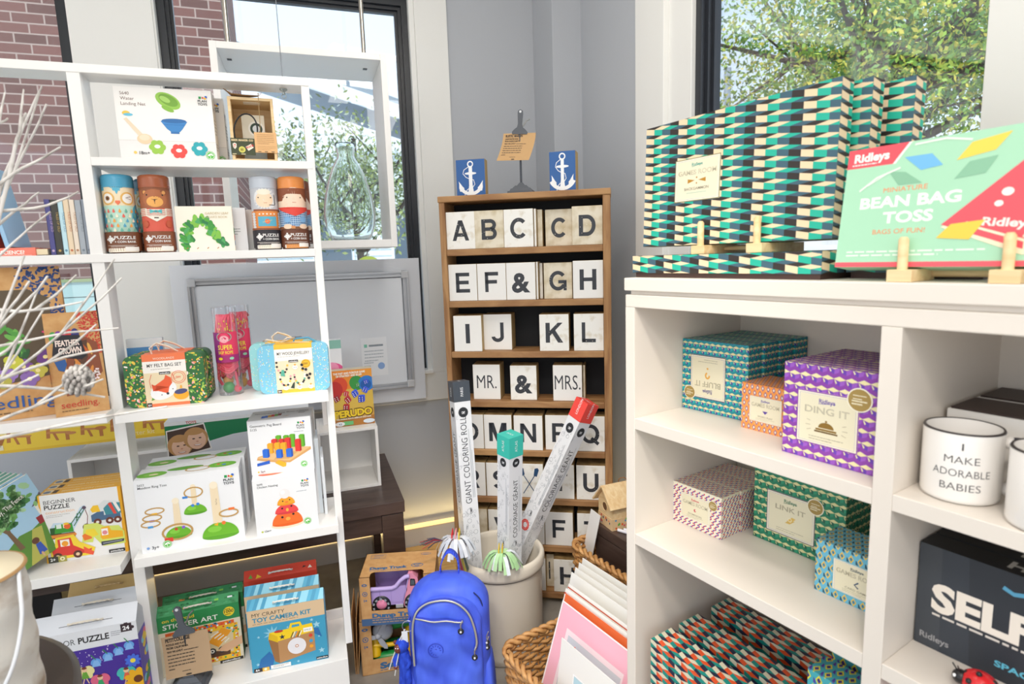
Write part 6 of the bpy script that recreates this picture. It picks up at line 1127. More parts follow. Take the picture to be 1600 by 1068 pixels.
mb.lathe([(.045, 0), (.03, .008), (.001, .010)], mat('#ab92d0', .4), 20, Matrix.Translation((.045, .093, .085)) @ Matrix.Rotation(PI / 2, 4, 'X'))
mb.tube([(0, -.002, .095), (.075, -.002, .095), (.090, -.002, .101), (.108, -.002, .122), (.125, -.002, .134), (.14, -.002, .137)], .0075, mat('#c2ace2', .3), 10); mb.build('dump_bed', tk, bevel=.001)
mb = MB(); mb.prism([(.116, .018), (.16, .018), (.172, .07), (.168, .125), (.150, .145), (.134, .145), (.128, .08), (.112, .05)], .002, .09, PK); mb.prism([(.140, .098), (.160, .098), (.158, .122), (.142, .124)], -.0005, .003, mat('#23252b', .2)); mb.prism([(.143, .101), (.157, .101), (.156, .119), (.145, .12)], -.0012, 0, mat('#55606a', .2)); mb.build('cab', tk, bevel=.003)
mb = MB(); mb.box(.0, .17, .01, .08, .018, .032, mat('#26282c', .5)); mb.box(.085, .112, -.001, .004, .016, .030, mat('#b9bcc2', .3)); mb.build('chassis', tk, bevel=.001)
for x in (.035, .150):
    mb = MB(); T = Matrix.Translation((x, .012, .034)) @ Matrix.Rotation(PI / 2, 4, 'X'); mb.lathe([(.020, -.012), (.033, -.010), (.035, 0), (.033, .012), (.020, .013)], mat('#24272b', .4), 32, T)
    for k in range(10): a = k * PI / 5; mb.box(-.004, .004, .0125, .0145, .024, .030, mat('#9aa0a6', .4), T=Matrix.Translation((x, -.0125 - .0, .034)) @ Matrix.Rotation(a, 4, 'Y') @ Matrix.Translation((0, -.013, 0)))
    wh = mb.build('wheel', tk); mb = MB(); mb.lathe([(.001, .0165), (.009, .0165), (.012, .0145), (.018, .015), (.019, .012)], mat('#ee8fae', .3), 24, T); mb.build('hub', wh)
SM = G_.mat(-.572, 1.893, .0006, 14)
windowbox('toy_plane_box', 'kraft window box with a toy seaplane inside, under the dump truck box', SM, .285, .165, .2095, .040, .235, .056, 'Seaplane', False, .028)
pl = thing('toy_seaplane', 'green, yellow and grey toy seaplane inside the lower kraft window box', 'toy plane', tl(SM, .05, .04, .012)); GN = mat('#1f9a4a', .35); YL = mat('#f2c21c', .35); SV = mat('#aeb2ba', .35)
mb = MB(); mb.tube([(0, .03, .14), (.06, .03, .142), (.14, .03, .14), (.19, .03, .14)], [.02, .034, .030, .018], GN, 16); mb.box(.05, .08, -.015, .105, .172, .180, GN); mb.build('fuselage', pl)
mb = MB(); mb.lathe([(.036, 0), (.036, .02), (.026, .028), (.012, .03)], SV, 24, Matrix.Translation((.03, .004, .130)) @ Matrix.Rotation(PI / 2, 4, 'X')); mb.ball((.012, -.026, .124), .012, SV)
for a in (.5, .5 + 2.09, .5 + 4.19): mb.prism([(-.006, .004), (.006, .004), (.011, .03), (.008, .052), (0, .06), (-.006, .05), (-.008, .03)], -.003, .0, SV, Matrix.Translation((.012, -.028, .122)) @ Matrix.Rotation(a, 4, 'Y'))
mb.build('propeller', pl)
mb = MB(); mb.tube([(-.005, .0, .072), (.05, -.004, .068), (.12, 0, .062), (.17, .01, .062)], .008, YL, 10); mb.tube([(.0, .0, .03), (.0, .02, .09)], .02, YL, 10); mb.tube([(.105, -.004, .035), (.115, .0, .095), (.13, .02, .12)], [.020, .014, .01], YL, 10); mb.ball((.11, -.002, .04), .024, YL, sz=1.3); mb.build('strut', pl)
for y in (-.002, .07): mb = MB(); mb.tube([(-.01, y, .02), (.03, y, .022), (.1, y, .018), (.17, y, .02)], [.008, .02, .02, .008], GN, 12); mb.build('float', pl)
mb = MB()
for k in range(3): mb.box(.004 * k, .0045 * k + .002, 0, .17, 0, .235 - .02 * k, KRAFT, T=Matrix.Rotation(.05 * k, 4, 'Y'))
tag(mb.build('cardboard_box', None, G_.mat(-.600, 1.905, .001, 12)), 'narrow brown cardboard box standing left of the seaplane box', 'box')
# ============================================================ backpack
bp = thing('backpack', 'bright blue nylon backpack standing on the floor in front of the crock', 'backpack', G_.mat(-.228, 1.715, .001, 0))
NY = nodemat('blue_nylon', '#3a53d6', '#5070ee', (14, 14, 5), 3, .55, .55, .3, .7, dist=.8); NYD = mat('#2b3fb0', .6); ZP = mat('#b9b8ae', .4, .5)
def pillow(w, d, zs, y0, m, nu=40, wob=.004, seed=1, back=False):
    """zs: list of (z, half width, half depth); a soft closed body"""
    mb = MB(); vs = []; fs = []; r = random.Random(seed); ph = [r.uniform(0, 6) for _ in range(6)]
    for j, (z, a, b) in enumerate(zs):
        for i in range(nu):
            t = 2 * PI * i / nu; c, s_ = math.cos(t), math.sin(t); e = .62; x = a * math.copysign(abs(c) ** e, c); y = b * math.copysign(abs(s_) ** e, s_)
            k = wob * (math.sin(x * 40 + z * 28 + ph[0]) * .5 + math.sin(z * 46 - x * 23 + ph[1]) * .5 + math.sin(z * 90 + x * 60 + ph[2]) * .3); vs.append((x, y0 + y - (k if s_ < 0 else 0), z))
    n = len(zs)
    for j in range(n - 1):
        for i in range(nu): a, b = j * nu + i, j * nu + (i + 1) % nu; fs.append((a, b, b + nu, a + nu))
    fs += [tuple(range(nu - 1, -1, -1)), tuple(range((n - 1) * nu, n * nu))]; mb.raw(vs, fs, m, True); return mb
def prof(zb, zt, hw, hd, n=26, r0=.03, arch=.15):
    o = []
    for j in range(n):
        z = zb + (zt - zb) * j / (n - 1); lo = min(1, (z - zb) / r0); lo = math.sqrt(max(0, 1 - (1 - lo) ** 2)); hi = min(1, (zt - z) / arch); hi = math.sqrt(max(0, 1 - (1 - hi) ** 2))
        o.append((z, hw * (.88 + .12 * lo) * max(.05, hi), hd * (.8 + .2 * lo) * max(.12, hi ** .6)))
    return o
pillow(0, 0, prof(0, .480, .127, .075, 44, .03, .095), .0, NY, 72, .006, 1).build('body', bp)
fp = pillow(0, 0, prof(.02, .452, .106, .035, 44, .03, .085), -.058, NY, 72, .007, 4); fp.build('front_pocket', bp)
def ysurf(x, z): # front of the pocket
    hi = math.sqrt(max(0, 1 - (1 - min(1, (.452 - z) / .085)) ** 2)); a = .106 * max(.05, hi); c = min(1, abs(x) / a) ** (1 / .62); s_ = math.sqrt(max(0, 1 - c * c)) ** .62; return -.058 - .035 * max(.12, hi ** .6) * s_ - .003
arc = [(-.103, .235), (-.104, .31), (-.100, .372), (-.085, .415), (-.05, .441), (.0, .448), (.04, .437), (.070, .407), (.085, .362), (.091, .312), (.085, .288)]
def smooth(P, n=4):
    o = []
    for i in range(len(P) - 1):
        p0, p1, p2, p3 = P[max(i - 1, 0)], P[i], P[i + 1], P[min(i + 2, len(P) - 1)]
        for k in range(n):
            t = k / n; o.append(tuple(.5 * (2 * b + (-a + c) * t + (2 * a - 5 * b + 4 * c - d) * t * t + (-a + 3 * b - 3 * c + d) * t ** 3) for a, b, c, d in zip(p0, p1, p2, p3)))
    return o + [tuple(P[-1])]
S_ = [(x, ysurf(x * .97, z * .985) - .002, z) for x, z in smooth(arc)]
mb = MB(); mb.tube(S_, .0056, NYD, 8); mb.tube([(x, y - .0035, z) for x, y, z in S_], .0034, ZP, 8, flat=1); mb.build('main_zip', bp)
hz_ = [(-.094 + .147 * i / 12, 0, .392 - .008 * i / 12 + .002 * math.sin(i)) for i in range(13)]; mb = MB(); mb.tube([(x, ysurf(x, z) - .002, z) for x, y, z in hz_], .0052, NYD, 6); mb.tube([(x, ysurf(x, z) - .0055, z) for x, y, z in hz_], .0028, ZP, 6); mb.build('pocket_zip', bp)
def pull(x, y, z):
    mb = MB(); mb.tube([(x + .006, y, z + .012), (x, y - .004, z), (x, y - .003, z - .012)], .0022, mat('#c9cacc', .25, 1), 6); mb.lathe([(.001, -.003), (.0085, -.003), (.0095, 0), (.0085, .003), (.001, .003)], mat('#1c1d22', .3), 18, Matrix.Translation((x, y - .003, z - .022)) @ Matrix.Rotation(PI / 2, 4, 'X')); mb.ball((x, y - .0065, z - .022), .0035, mat('#d8dade', .3), 10, 6); mb.build('zip_pull', bp)
pull(.046, ysurf(.046, .38) - .01, .380); pull(.084, ysurf(.08, .30) - .012, .292); pull(.118, -.045, .30); pull(.1185, -.046, .284)
mb = MB(); mb.lathe([(.021, 0), (.0225, .0012), (.024, 0)], mat('#2a41c0', .5), 32, Matrix.Translation((-.034, ysurf(-.034, .292) - .003, .292)) @ Matrix.Rotation(PI / 2, 4, 'X'), cap=False)
for k in range(12): a = k * PI / 6; mb.box(-.0012, .0012, -.0015, .0, .012, .017, mat('#2a41c0', .5), T=Matrix.Translation((-.034, ysurf(-.034, .292) - .003, .292)) @ Matrix.Rotation(a, 4, 'Y'))
mb.lathe([(.001, .0012), (.005, .001), (.0065, 0)], mat('#2a41c0', .5), 20, Matrix.Translation((-.034, ysurf(-.034, .292) - .003, .292)) @ Matrix.Rotation(PI / 2, 4, 'X'), cap=False); mb.build('stitched_badge', bp)
mb = MB(); P = smooth([(-.026, .03, .466), (-.024, .03, .50), (-.006, .03, .540), (.014, .03, .546), (.034, .03, .52), (.036, .03, .466)]); 
for a, b in zip(P, P[1:]): mb.face([(a[0], .012, a[2]), (b[0], .012, b[2]), (b[0], .040, b[2]), (a[0], .040, a[2])], mat('#3350dc', .6), True)
mb.build('carry_loop', bp, solid=.003)
mb = MB(); mb.tube(smooth([(.085, -.055, .45), (.106, -.052, .42), (.112, -.05, .37), (.114, -.046, .33), (.1175, -.046, .305)]), .0022, mat('#1f2a6a', .6), 6); mb.build('side_zip', bp)
for sg in (-1, 1): pillow(0, 0, [(z, .02 * b, .06 * b) for z, b in ((.0, .8), (.02, 1), (.08, 1.1), (.14, 1.0), (.2, .7), (.22, .3))], .0, NY, 24, .003, 5).build('side_pocket', bp, Matrix.Translation((sg * .118, 0, .003)))
mk = thing('monkey_keychain', 'small furry blue monkey charm hanging from the left side of the backpack', 'keychain', G_.mat(-.371, 1.655, .19)); FB = nodemat('blue_fur', '#1733a8', '#2d55dd', (90, 90, 40), 4, .9, .9, .3, .7)
mb = MB(); mb.tube([(0, 0, .0), (.004, .0, .03), (.004, 0, .065), (.002, 0, .09)], [.013, .019, .018, .012], FB, 14); mb.tube([(-.008, -.004, .075), (-.022, -.012, .055), (-.020, -.016, .04)], [.010, .009, .007], FB, 10); mb.tube([(.012, -.004, .07), (.022, -.010, .045), (.014, -.014, .03)], [.010, .008, .006], FB, 10); mb.tube([(.0, .0, .02), (-.004, -.006, -.03), (-.002, -.008, -.058)], [.013, .012, .009], FB, 10); mb.tube([(.010, 0, .02), (.014, -.004, -.02), (.012, -.006, -.05)], [.012, .011, .008], FB, 10); mb.ball((0, -.002, .098), .022, FB, sz=1.0); mb.build('body', mk)
mb = MB(); BR = mat('#6a2f24', .4); mb.ball((-.010, -.014, .096), .0125, BR, sz=1.2); mb.ball((-.021, .0, .108), .006, BR); mb.ball((-.003, -.012, -.063), .008, BR, sy=1.4, sz=.7); mb.ball((.012, -.010, -.055), .007, BR, sy=1.4, sz=.7); mb.ball((-.020, -.018, .035), .006, BR); mb.ball((-.008, -.0265, .104), .0016, '#ffffff'); mb.ball((-.015, -.0255, .104), .0016, '#ffffff'); mb.build('face', mk)
mb = MB(); mb.tube([(.018 * math.cos(a) + .022, 0, .018 * math.sin(a) + .160) for a in [i * PI / 8 for i in range(16)]], .0015, mat('#c9cacc', .25, 1), 6, closed=True); mb.box(.002, .020, -.006, -.004, .11, .146, mat('#dfe1e4', .6)); mb.tube([(.012, 0, .15), (-.01, -.008, .11), (-.03, -.012, .06), (-.042, -.012, .025)], .0018, mat('#d9d9d6', .6), 5); mb.tube([(.010, 0, .15), (-.004, -.012, .10), (-.016, -.02, .05), (-.024, -.02, .01)], .0018, mat('#d9d9d6', .6), 5); mb.tube([(.022, .0, .175), (.03, .01, .19)], .003, mat('#2b3fb0', .6), 6); mb.build('key_ring', mk)
# ============================================================ baskets
def basket(label, fr, u, v, w, d, h, group='wicker baskets'):
    o = thing('wicker_basket', label, 'basket', fr.mat(u, v, .001), group); rr = .045
    def per(t, s_=0, inset=0):
        a, b = w - 2 * rr, d - 2 * rr; L = [a, PI * rr / 2, b, PI * rr / 2] * 2; tot = sum(L); q = (t % 1) * tot; pts = [(rr, 0), (w - rr, 0)]; r2 = rr - s_
        cs = [(w - rr, rr, -90), (w - rr, d - rr, 0), (rr, d - rr, 90), (rr, rr, 180)]; st = [((rr, 0), (1, 0)), ((w, rr), (0, 1)), ((w - rr, d), (-1, 0)), ((0, d - rr), (0, -1))]; nn = [(0, -1), (1, 0), (0, 1), (-1, 0)]
        for k in range(4):
            if q < L[2 * k]: (x, y), (dx, dy) = st[k]; n = nn[k]; return (x + dx * q - n[0] * s_, y + dy * q - n[1] * s_)
            q -= L[2 * k]
            if q < L[1]: cx, cy, a0 = cs[k]; a = math.radians(a0) + q / rr; return (cx + r2 * math.cos(a), cy + r2 * math.sin(a))
            q -= L[1]
        return (rr, 0)
    mb = MB(); n = 104; rows = int(h / .0155); fl = lambda z: .012 * (1 - z / h)
    for j in range(rows):
        z = .01 + (h - .03) * j / (rows - 1); P = []
        for i in range(n): x, y = per(i / n, fl(z) + .0055 * math.cos(PI * i / 2 + (j % 2) * PI)); P.append((x, y, z + .0022 * math.sin(i * 1.7 + j * 2.1)))
        mb.tube(P, .0062, WICK, 6, closed=True)
    mb.build('weave', o); mb = MB()
    for i in range(0, n, 2): x, y = per(i / n, fl(0)); x2, y2 = per(i / n, 0); mb.tube([(x, y, .002), (x2, y2, h - .01)], .004, WICK, 5)
    mb.build('stakes', o); mb = MB()
    for k in range(2): P = [(*per(i / 220, .002 + .008 * math.cos(i * .75 + k * PI)), h - .006 + .008 * math.sin(i * .75 + k * PI)) for i in range(220)]; mb.tube(P, .0075, WICK, 6, closed=True)
    mb.build('rim', o); mb = MB(); mb.box(.012, w - .012, .012, d - .012, 0, .006, WICK); mb.build('base', o); return o
basket('wicker basket in front of the cabinet end, holding leaning matted prints', K_, -.475, -.095, .468, .44, .24)
basket('wicker basket behind the print basket, holding the dark wooden box', K_, -.698, .365, .60, .24, .36)
def print_(label, u, v, zt, w, hh, lean, col, art=None, rise=0):
    M = K_.mat(u, v, 0) @ Matrix.Translation((0, 0, 0)); L = hh; a = math.radians(lean); M = M @ Matrix.Translation((0, -L * math.sin(a), zt - L * math.cos(a))) @ Matrix.Rotation(-a, 4, 'X')
    mb = MB(); mb.box(0, w, 0, .0025, 0, L, '#f3f1ee', M={'front': mat(col, .5)}); 
    if art: art(Face(mb, (0, 0, 0), (1, 0, 0), (0, 0, 1), w, L))
    tag(mb.build('matted_print', None, M, bevel=.0003), label, 'print', 'matted prints in the basket')
def a_pink(F): F.rect(0, 0, 100, 100, '#f2b4c4'); F.line([(0, 0), (0, 100), (100, 100), (100, 0)], '#faf4f2', 1.6); F.rect(14, 12, 90, 84, '#f3dfe4'); F.rect(18, 14, 88, 80, '#c8ccd4'); F.poly([(18, 70), (30, 76), (40, 60), (26, 56)], '#ee6a4a'); F.circ(46, 68, 7, '#3a3028'); F.circ(46, 68, 4.5, '#8a7a4a')
def a_wht(F): F.rect(0, 0, 100, 100, '#f1efea'); F.line([(22, 0), (22, 78), (84, 78), (84, 0)], '#ffffff', 1.4); F.rect(23, 0, 83, 77, '#b9dae6'); F.text('LOVE', 56, 48, 7, '#2a5f9a', 'c', rot=0)
print_('cream mat with a pale blue picture, frontmost of the leaning prints', -.2587, -.012, .36, .30, .33, 8, '#f1efea', a_wht)
print_('pink matted print with a grey picture, second from the front', -.3517, .066, .40, .325, .385, 20, '#f2b4c4', a_pink)
print_('orange matted print showing as a strip behind the pink one', -.374, .094, .405, .33, .385, 19, '#e8703c'); print_('white matted print with a red edge behind the orange one', -.392, .108, .408, .33, .385, 18, '#f4f1ec', lambda F: F.rect(0, 95.5, 100, 97, '#cf4a34'))
print_('white matted print in the middle of the leaning stack', -.402, .128, .412, .33, .385, 17, '#f2efea', lambda F: F.rect(0, 96.5, 100, 97.5, '#d0583c')); 
for i in range(4): print_(('white blank mat just behind the striped edged prints', 'second blank white mat, toward the rear basket', 'third blank white mat, close to the rear basket', 'rearmost blank white mat touching the rear basket side')[i], -.4404 - .012 * i, .170 + .026 * i, .42 + .003 * i, .33, .39, 14 - i, '#f0eee8')
bx = thing('wooden_box', 'dark brown wooden box with a lid sitting in the rear wicker basket', 'box', K_.mat(-.677, .471, .30, -4)); mb = MB(); mb.box(.006, .294, .003, .12, -.10, .075, DARKW); F = Face(mb, (.006, .003, -.10), (1, 0, 0), (0, 0, 1), .288, .175); mb.build('box_body', bx, bevel=.002); mb = MB(); mb.box(0, .30, 0, .125, .08, .12, DARKW); mb.build('lid', bx, bevel=.002)
bh = thing('birdhouse', 'small pale wood birdhouse with a round hole and a dotted paper wrap', 'birdhouse', K_.mat(-.672, .492, .4205, -10)); w, d, h, p = .098, .11, .104, .056
mb = MB(); mb.prism([(0, 0), (w, 0), (w, h), (w / 2, h + p), (0, h)], 0, d, PALEW); mb.build('house_body', bh)
mb = MB(); mb.lathe([(.0165, 0), (.0165, .0006)], mat('#6a4a2c', .8), 24, Matrix.Translation((w / 2, -.0002, h * .78)) @ Matrix.Rotation(PI / 2, 4, 'X')); mb.lathe([(.0165, .0), (.0165, .003), (.0185, .003), (.0185, 0)], PALEW, 24, Matrix.Translation((w / 2, -.0002, h * .78)) @ Matrix.Rotation(PI / 2, 4, 'X'), cap=False); mb.build('entrance_hole', bh)
for sg in (0, 1):
    mb = MB(); a = math.atan2(p, w / 2); L = math.hypot(p, w / 2) + .022; T = Matrix.Translation((w / 2, 0, h + p + .001)) @ (Matrix.Rotation(a, 4, 'Y') if sg else Matrix.Rotation(-a, 4, 'Y') @ Matrix.Scale(-1, 4, (1, 0, 0))); mb.box(0, L, -.018, d + .018, 0, .006, PALEW, T=T); mb.build('roof_panel', bh)
mb = MB(); mb.box(-.0015, w + .0015, -.0015, d + .0015, .0, .045, mat('#e3c294', .7)); r = random.Random(4)
for F in (Face(mb, (-.0015, -.0015, 0), (1, 0, 0), (0, 0, 1), w + .003, .045), Face(mb, (-.0015, d, 0), (0, -1, 0), (0, 0, 1), d, .045), Face(mb, (w + .0015, 0, 0), (0, 1, 0), (0, 0, 1), d, .045)):
    for i in range(14): F.circ(r.uniform(5, 95), r.uniform(12, 88), r.uniform(7, 11), r.choice(['#e23a6a', '#4aa0c8', '#2a3a6a', '#6ab04a', '#e8642a', '#8ac04a', '#d83a34']), .9, 1.1, 12)
mb.build('paper_wrap', bh); mb = MB(); mb.tube(smooth([(w * .4, d * .6, h + p + .004), (w * .45, d * .62, h + p + .018), (w * .5, d * .8, h + p + .02), (w * .6, d * .9, h + p + .004)]), .0018, mat('#9a6a3a', .8), 6); mb.build('hanging_cord', bh)
for i, (c, nm) in enumerate((('#e8484a', 'red'), ('#6a4ab0', 'purple'), ('#f2b02a', 'yellow'))):
    mb = MB(); mb.tube([(0, 0, 0), (.042, 0, 0)], .0062, mat('#eceaf0', .3), 12); mb.tube([(.042, 0, 0), (.062, 0, 0)], .0068, mat(c, .3), 12); tag(mb.build('paint_tube', None, K_.mat(-.560 + .014 * i, .490 + .016 * i, .4275 + .002 * (i % 2), 20 + 14 * i)), 'small white paint tube with a %s cap lying beside the birdhouse' % nm, 'paint tube', 'small paint tubes')
mb = MB(); mb.box(0, .05, 0, .003, 0, .33, '#efeeeb'); tag(mb.build('mount_board', None, K_.mat(-.735, .43, .17, 6) @ Matrix.Rotation(math.radians(14), 4, 'Y')), 'white mount board leaning upright in the rear basket beside the dark box', 'board')
# ============================================================ birch log, table, twigs
mb = MB(); mb.lathe([(.285, .774), (.295, .778), (.295, .794), (.285, .798)], mat('#3c3431', .35), 64, cap=True); tb = mb.build('tabletop', None); tbl = thing('side_table', 'round dark table at the bottom left corner, under the birch log', 'table', Matrix.Translation((-.98, .72, 0))); tb.parent = tbl
mb = MB(); mb.lathe([(.16, 0), (.16, .015), (.03, .03), (.025, .774)], mat('#2c2624', .4), 32); mb.build('pedestal', tbl)
BARK = nodemat('birch_bark', '#a58c72', '#dedad2', (9, 9, 16), 6, .8, .3, .32, .5)
lg = thing('birch_log', 'white birch log standing on the round dark table at the left edge', 'log', Matrix.Translation((-.832, .815, .7985)) @ Matrix.Scale(.9, 4, (0, 0, 1)))
mb = MB(); mb.lathe([(.074 + .002 * math.sin(i * 1.3), .246 * i / 14) for i in range(15)], BARK, 40, cap=False); mb.lathe([(.001, 0), (.074, 0)], BARK, 40, cap=False); mb.build('bark', lg)
mb = MB(); mb.lathe([(.0715, .243), (.072, .247), (.001, .2475)], mat('#efe2c4', .7), 40, cap=False); mb.lathe([(.0715, .247), (.075, .247), (.0762, .243)], mat('#b08a5c', .8), 40, cap=False); mb.build('cut_top', lg)
mb = MB(); mb.tube(smooth([(.068, .02, .242), (.084, .0, .225), (.096, -.02, .17), (.090, -.045, .10), (.06, -.07, .04), (.01, -.085, .006), (-.06, -.085, .002)], 5), .0028, mat('#e4e6ea', .6), 8); tag(mb.build('white_cord', None, Matrix.Translation((-.832, .815, .7995)) @ Matrix.Scale(.9, 4, (0, 0, 1))), 'white cord looping down over the side of the birch log', 'cord')
TW = nodemat('white_twig_bark', '#a39d96', '#dedad5', (30, 30, 30), 4, .8, .2, .3, .55)
tg = thing('twig_arrangement', 'bunch of whitewashed twigs reaching in from the left edge', 'branches', Matrix.Translation((-1.02, .95, 1.06)))
mb = MB(); mb.tube([(0, 0, -.26), (0, 0, .05)], [.02, .014], TW, 8); mb.build('main_stem', tg)
def pxp(x, y, Y):
    X = (x - 800) / f_px; Z = -(y - 534) / f_px; X, Z = X * cr - Z * sr, X * sr + Z * cr; v = Vector((X, c_ + Z * s_, -s_ + Z * c_)); return v * (Y / v.y) + Vector((0, 0, 1.4625)) - Vector((-1.02, .95, 1.06))
TWG = [((-60, 640), (190, 435), 1.08), ((-60, 700), (262, 636), .95), ((-50, 600), (165, 620), 1.0), ((-60, 560), (185, 512), 1.1), ((-60, 620), (160, 545), .98), ((-70, 500), (78, 330), 1.05), ((-60, 420), (72, 162), 1.15), ((-30, 330), (122, 298), 1.12), ((-60, 610), (45, 440), .9), ((-60, 560), (76, 432), .93), ((-60, 480), (130, 470), .96), ((-70, 660), (60, 585), .9), ((-60, 720), (70, 480), 1.0), ((0, 300), (66, 135), 1.2), ((15, 270), (40, 178), 1.14), ((-20, 300), (96, 228), 1.12), ((-20, 210), (12, 186), 1.1), ((-40, 380), (60, 300), 1.18), ((-60, 680), (160, 592), .97), ((-60, 590), (30, 525), .88)]
r = random.Random(6)
for i, (a, b, Y) in enumerate(TWG):
    A, B_ = pxp(*a, Y - .05), pxp(*b, Y); mb = MB(); n = 7; q = Vector((r.uniform(-1, 1), r.uniform(-1, 1), r.uniform(-1, 1))) * .012
    P = [A.lerp(B_, k / n) + q * math.sin(PI * k / n) + Vector((r.uniform(-1, 1), 0, r.uniform(-1, 1))) * .0016 for k in range(n + 1)]
    mb.tube([Vector((0, 0, -.02)).lerp(A, .5)] + P, [.0034] + [.0034 - .0018 * k / n for k in range(n + 1)], TW, 6)
    if i % 2 == 0: m = P[4]; d = (P[7] - P[4]); mb.tube([m, m + d * .5 + Vector((0, 0, .02)), m + d * .9 + Vector((.004, 0, .045))], [.0026, .002, .0013], TW, 5)
    mb.build('twig', tg)
mb = MB(); c = pxp(123, 594, .97); r = random.Random(8)
for k in range(9):
    for j in range(9):
        a = 2 * PI * j / 9 + k * .4; z = -.016 + .004 * k; rad = .019 * math.sin(PI * (k + 1.2) / 10.5) + .004; d = Vector((math.cos(a), math.sin(a), 0)); p = Vector((z, 0, 0)) + Vector((0, d.x, d.y)) * rad; mb.ball((c.x + p.x, c.y + p.y, c.z + p.z), .0046, nodemat('cone_scale', '#8a8480', '#d5d1cc', (80, 80, 80), 3, .8), 6, 4, .6, 1.2, 1.2)
mb.build('pine_cone', tg)
# ============================================================ goods in and on the cabinet
def clipf(F, pts, col): F.mp(pts, col)
def pat_zig(F, a, b, cols, s=.42, g=.5, flip=False):
    """columns of slanted bars with rhombi between them; a column width, b pitch in metres"""
    nc = int(F.W / a) + 2; nr = int(F.H / b) + 4; n = len(cols)
    gg = g * b; lv = [-gg / 2 * i for i in range(nc + 2)]; nr += int(nc * g / 2) + 2; rc = [2, 3, 0, 1]   # heights of the slanted bars at every column edge
    for i in range(nc):
        x0, x1, l, r_ = i * a, (i + 1) * a, lv[i], lv[i + 1]
        for k in range(-2, nr):
            y = k * b
            if y + max(l, r_) + b < 0 or y + min(l, r_) > F.H: continue
            F.mp([(x0, y + l + gg), (x1, y + r_ + gg), (x1, y + r_ + b), (x0, y + l + b)], cols[i % n]); F.mp([(x0, y + l), (x1, y + r_ + gg), (x0, y + l + gg)], cols[rc[i % 4]]); F.mp([(x0, y + l), (x1, y + r_), (x1, y + r_ + gg)], cols[rc[(i + 1) % 4]]); F.k -= 3
    F.k += 2
def pat_star(F, a, cols):
    """rows of faceted cube stars on dark ground"""
    cr_, d1, d2, sp_ = cols; F.rect(0, 0, 100, 100, d1); nr = int(F.H / a) + 2; nc = int(F.W / a) + 2
    for j in range(-1, nr):
        for i in range(-1, nc):
            x, y = i * a + (a / 2 if j % 2 else 0), j * a; q = lambda L: [(x + u * a, y + v * a) for u, v in L]
            F.mp(q([(-.08, .55), (.45, .80), (1.02, .55), (.5, .38)]), cr_); F.mp(q([(.0, .5), (.5, .32), (.5, -.05), (.12, .12)]), d2); F.mp(q([(.5, .32), (.96, .5), (.88, .12), (.5, -.05)]), sp_); F.mp(q([(.02, .48), (.16, .12), (.26, .2), (.14, .42)]), cr_); F.k -= 4
    F.k += 3
def pat_hex(F, a, bg_, c1, c2):
    F.rect(0, 0, 100, 100, bg_); nr = int(F.H / a) + 2; nc = int(F.W / a) + 2; t = a * .30
    for j in range(-1, nr):
        for i in range(-1, nc):
            x, y = i * a + (a * .5 if j % 2 else 0), j * a * .8; P = [(0, 0), (.35, .15), (.5, .5), (.85, .65), (1.0, 1.0)]
            for k in range(4):
                (u0, v0), (u1, v1) = P[k], P[k + 1]; dx, dy = u1 - u0, v1 - v0; L = math.hypot(dx, dy); nx, ny = -dy / L * .13, dx / L * .13
                F.mp([(x + (u0 - nx) * a, y + (v0 - ny) * a * .8), (x + (u1 - nx) * a, y + (v1 - ny) * a * .8), (x + (u1 + nx) * a, y + (v1 + ny) * a * .8), (x + (u0 + nx) * a, y + (v0 + ny) * a * .8)], c1 if (i + j + k) % 2 else c2); F.k -= 1
    F.k += 2
def pat_loz(F, a, bg_, c1, c2, c3):
    F.rect(0, 0, 100, 100, bg_); nr = int(F.H / a) + 2; nc = int(F.W / a) + 2
    for j in range(-1, nr):
        for i in range(-1, nc):
            x, y = i * a + (a / 2 if j % 2 else 0), j * a; q = lambda L: [(x + u * a, y + v * a) for u, v in L]
            F.mp(q([(.5, 0), (.8, .5), (.5, 1), (.2, .5)]), c1); F.k -= 1; F.mp(q([(.0, .1), (.3, .0), (.12, .5), (0, .6)]), c3); F.k -= 1
            F.k += 1; F.mp(q([(.5, .22), (.68, .5), (.5, .78), (.32, .5)]), c2); F.k -= 2
    F.k += 4
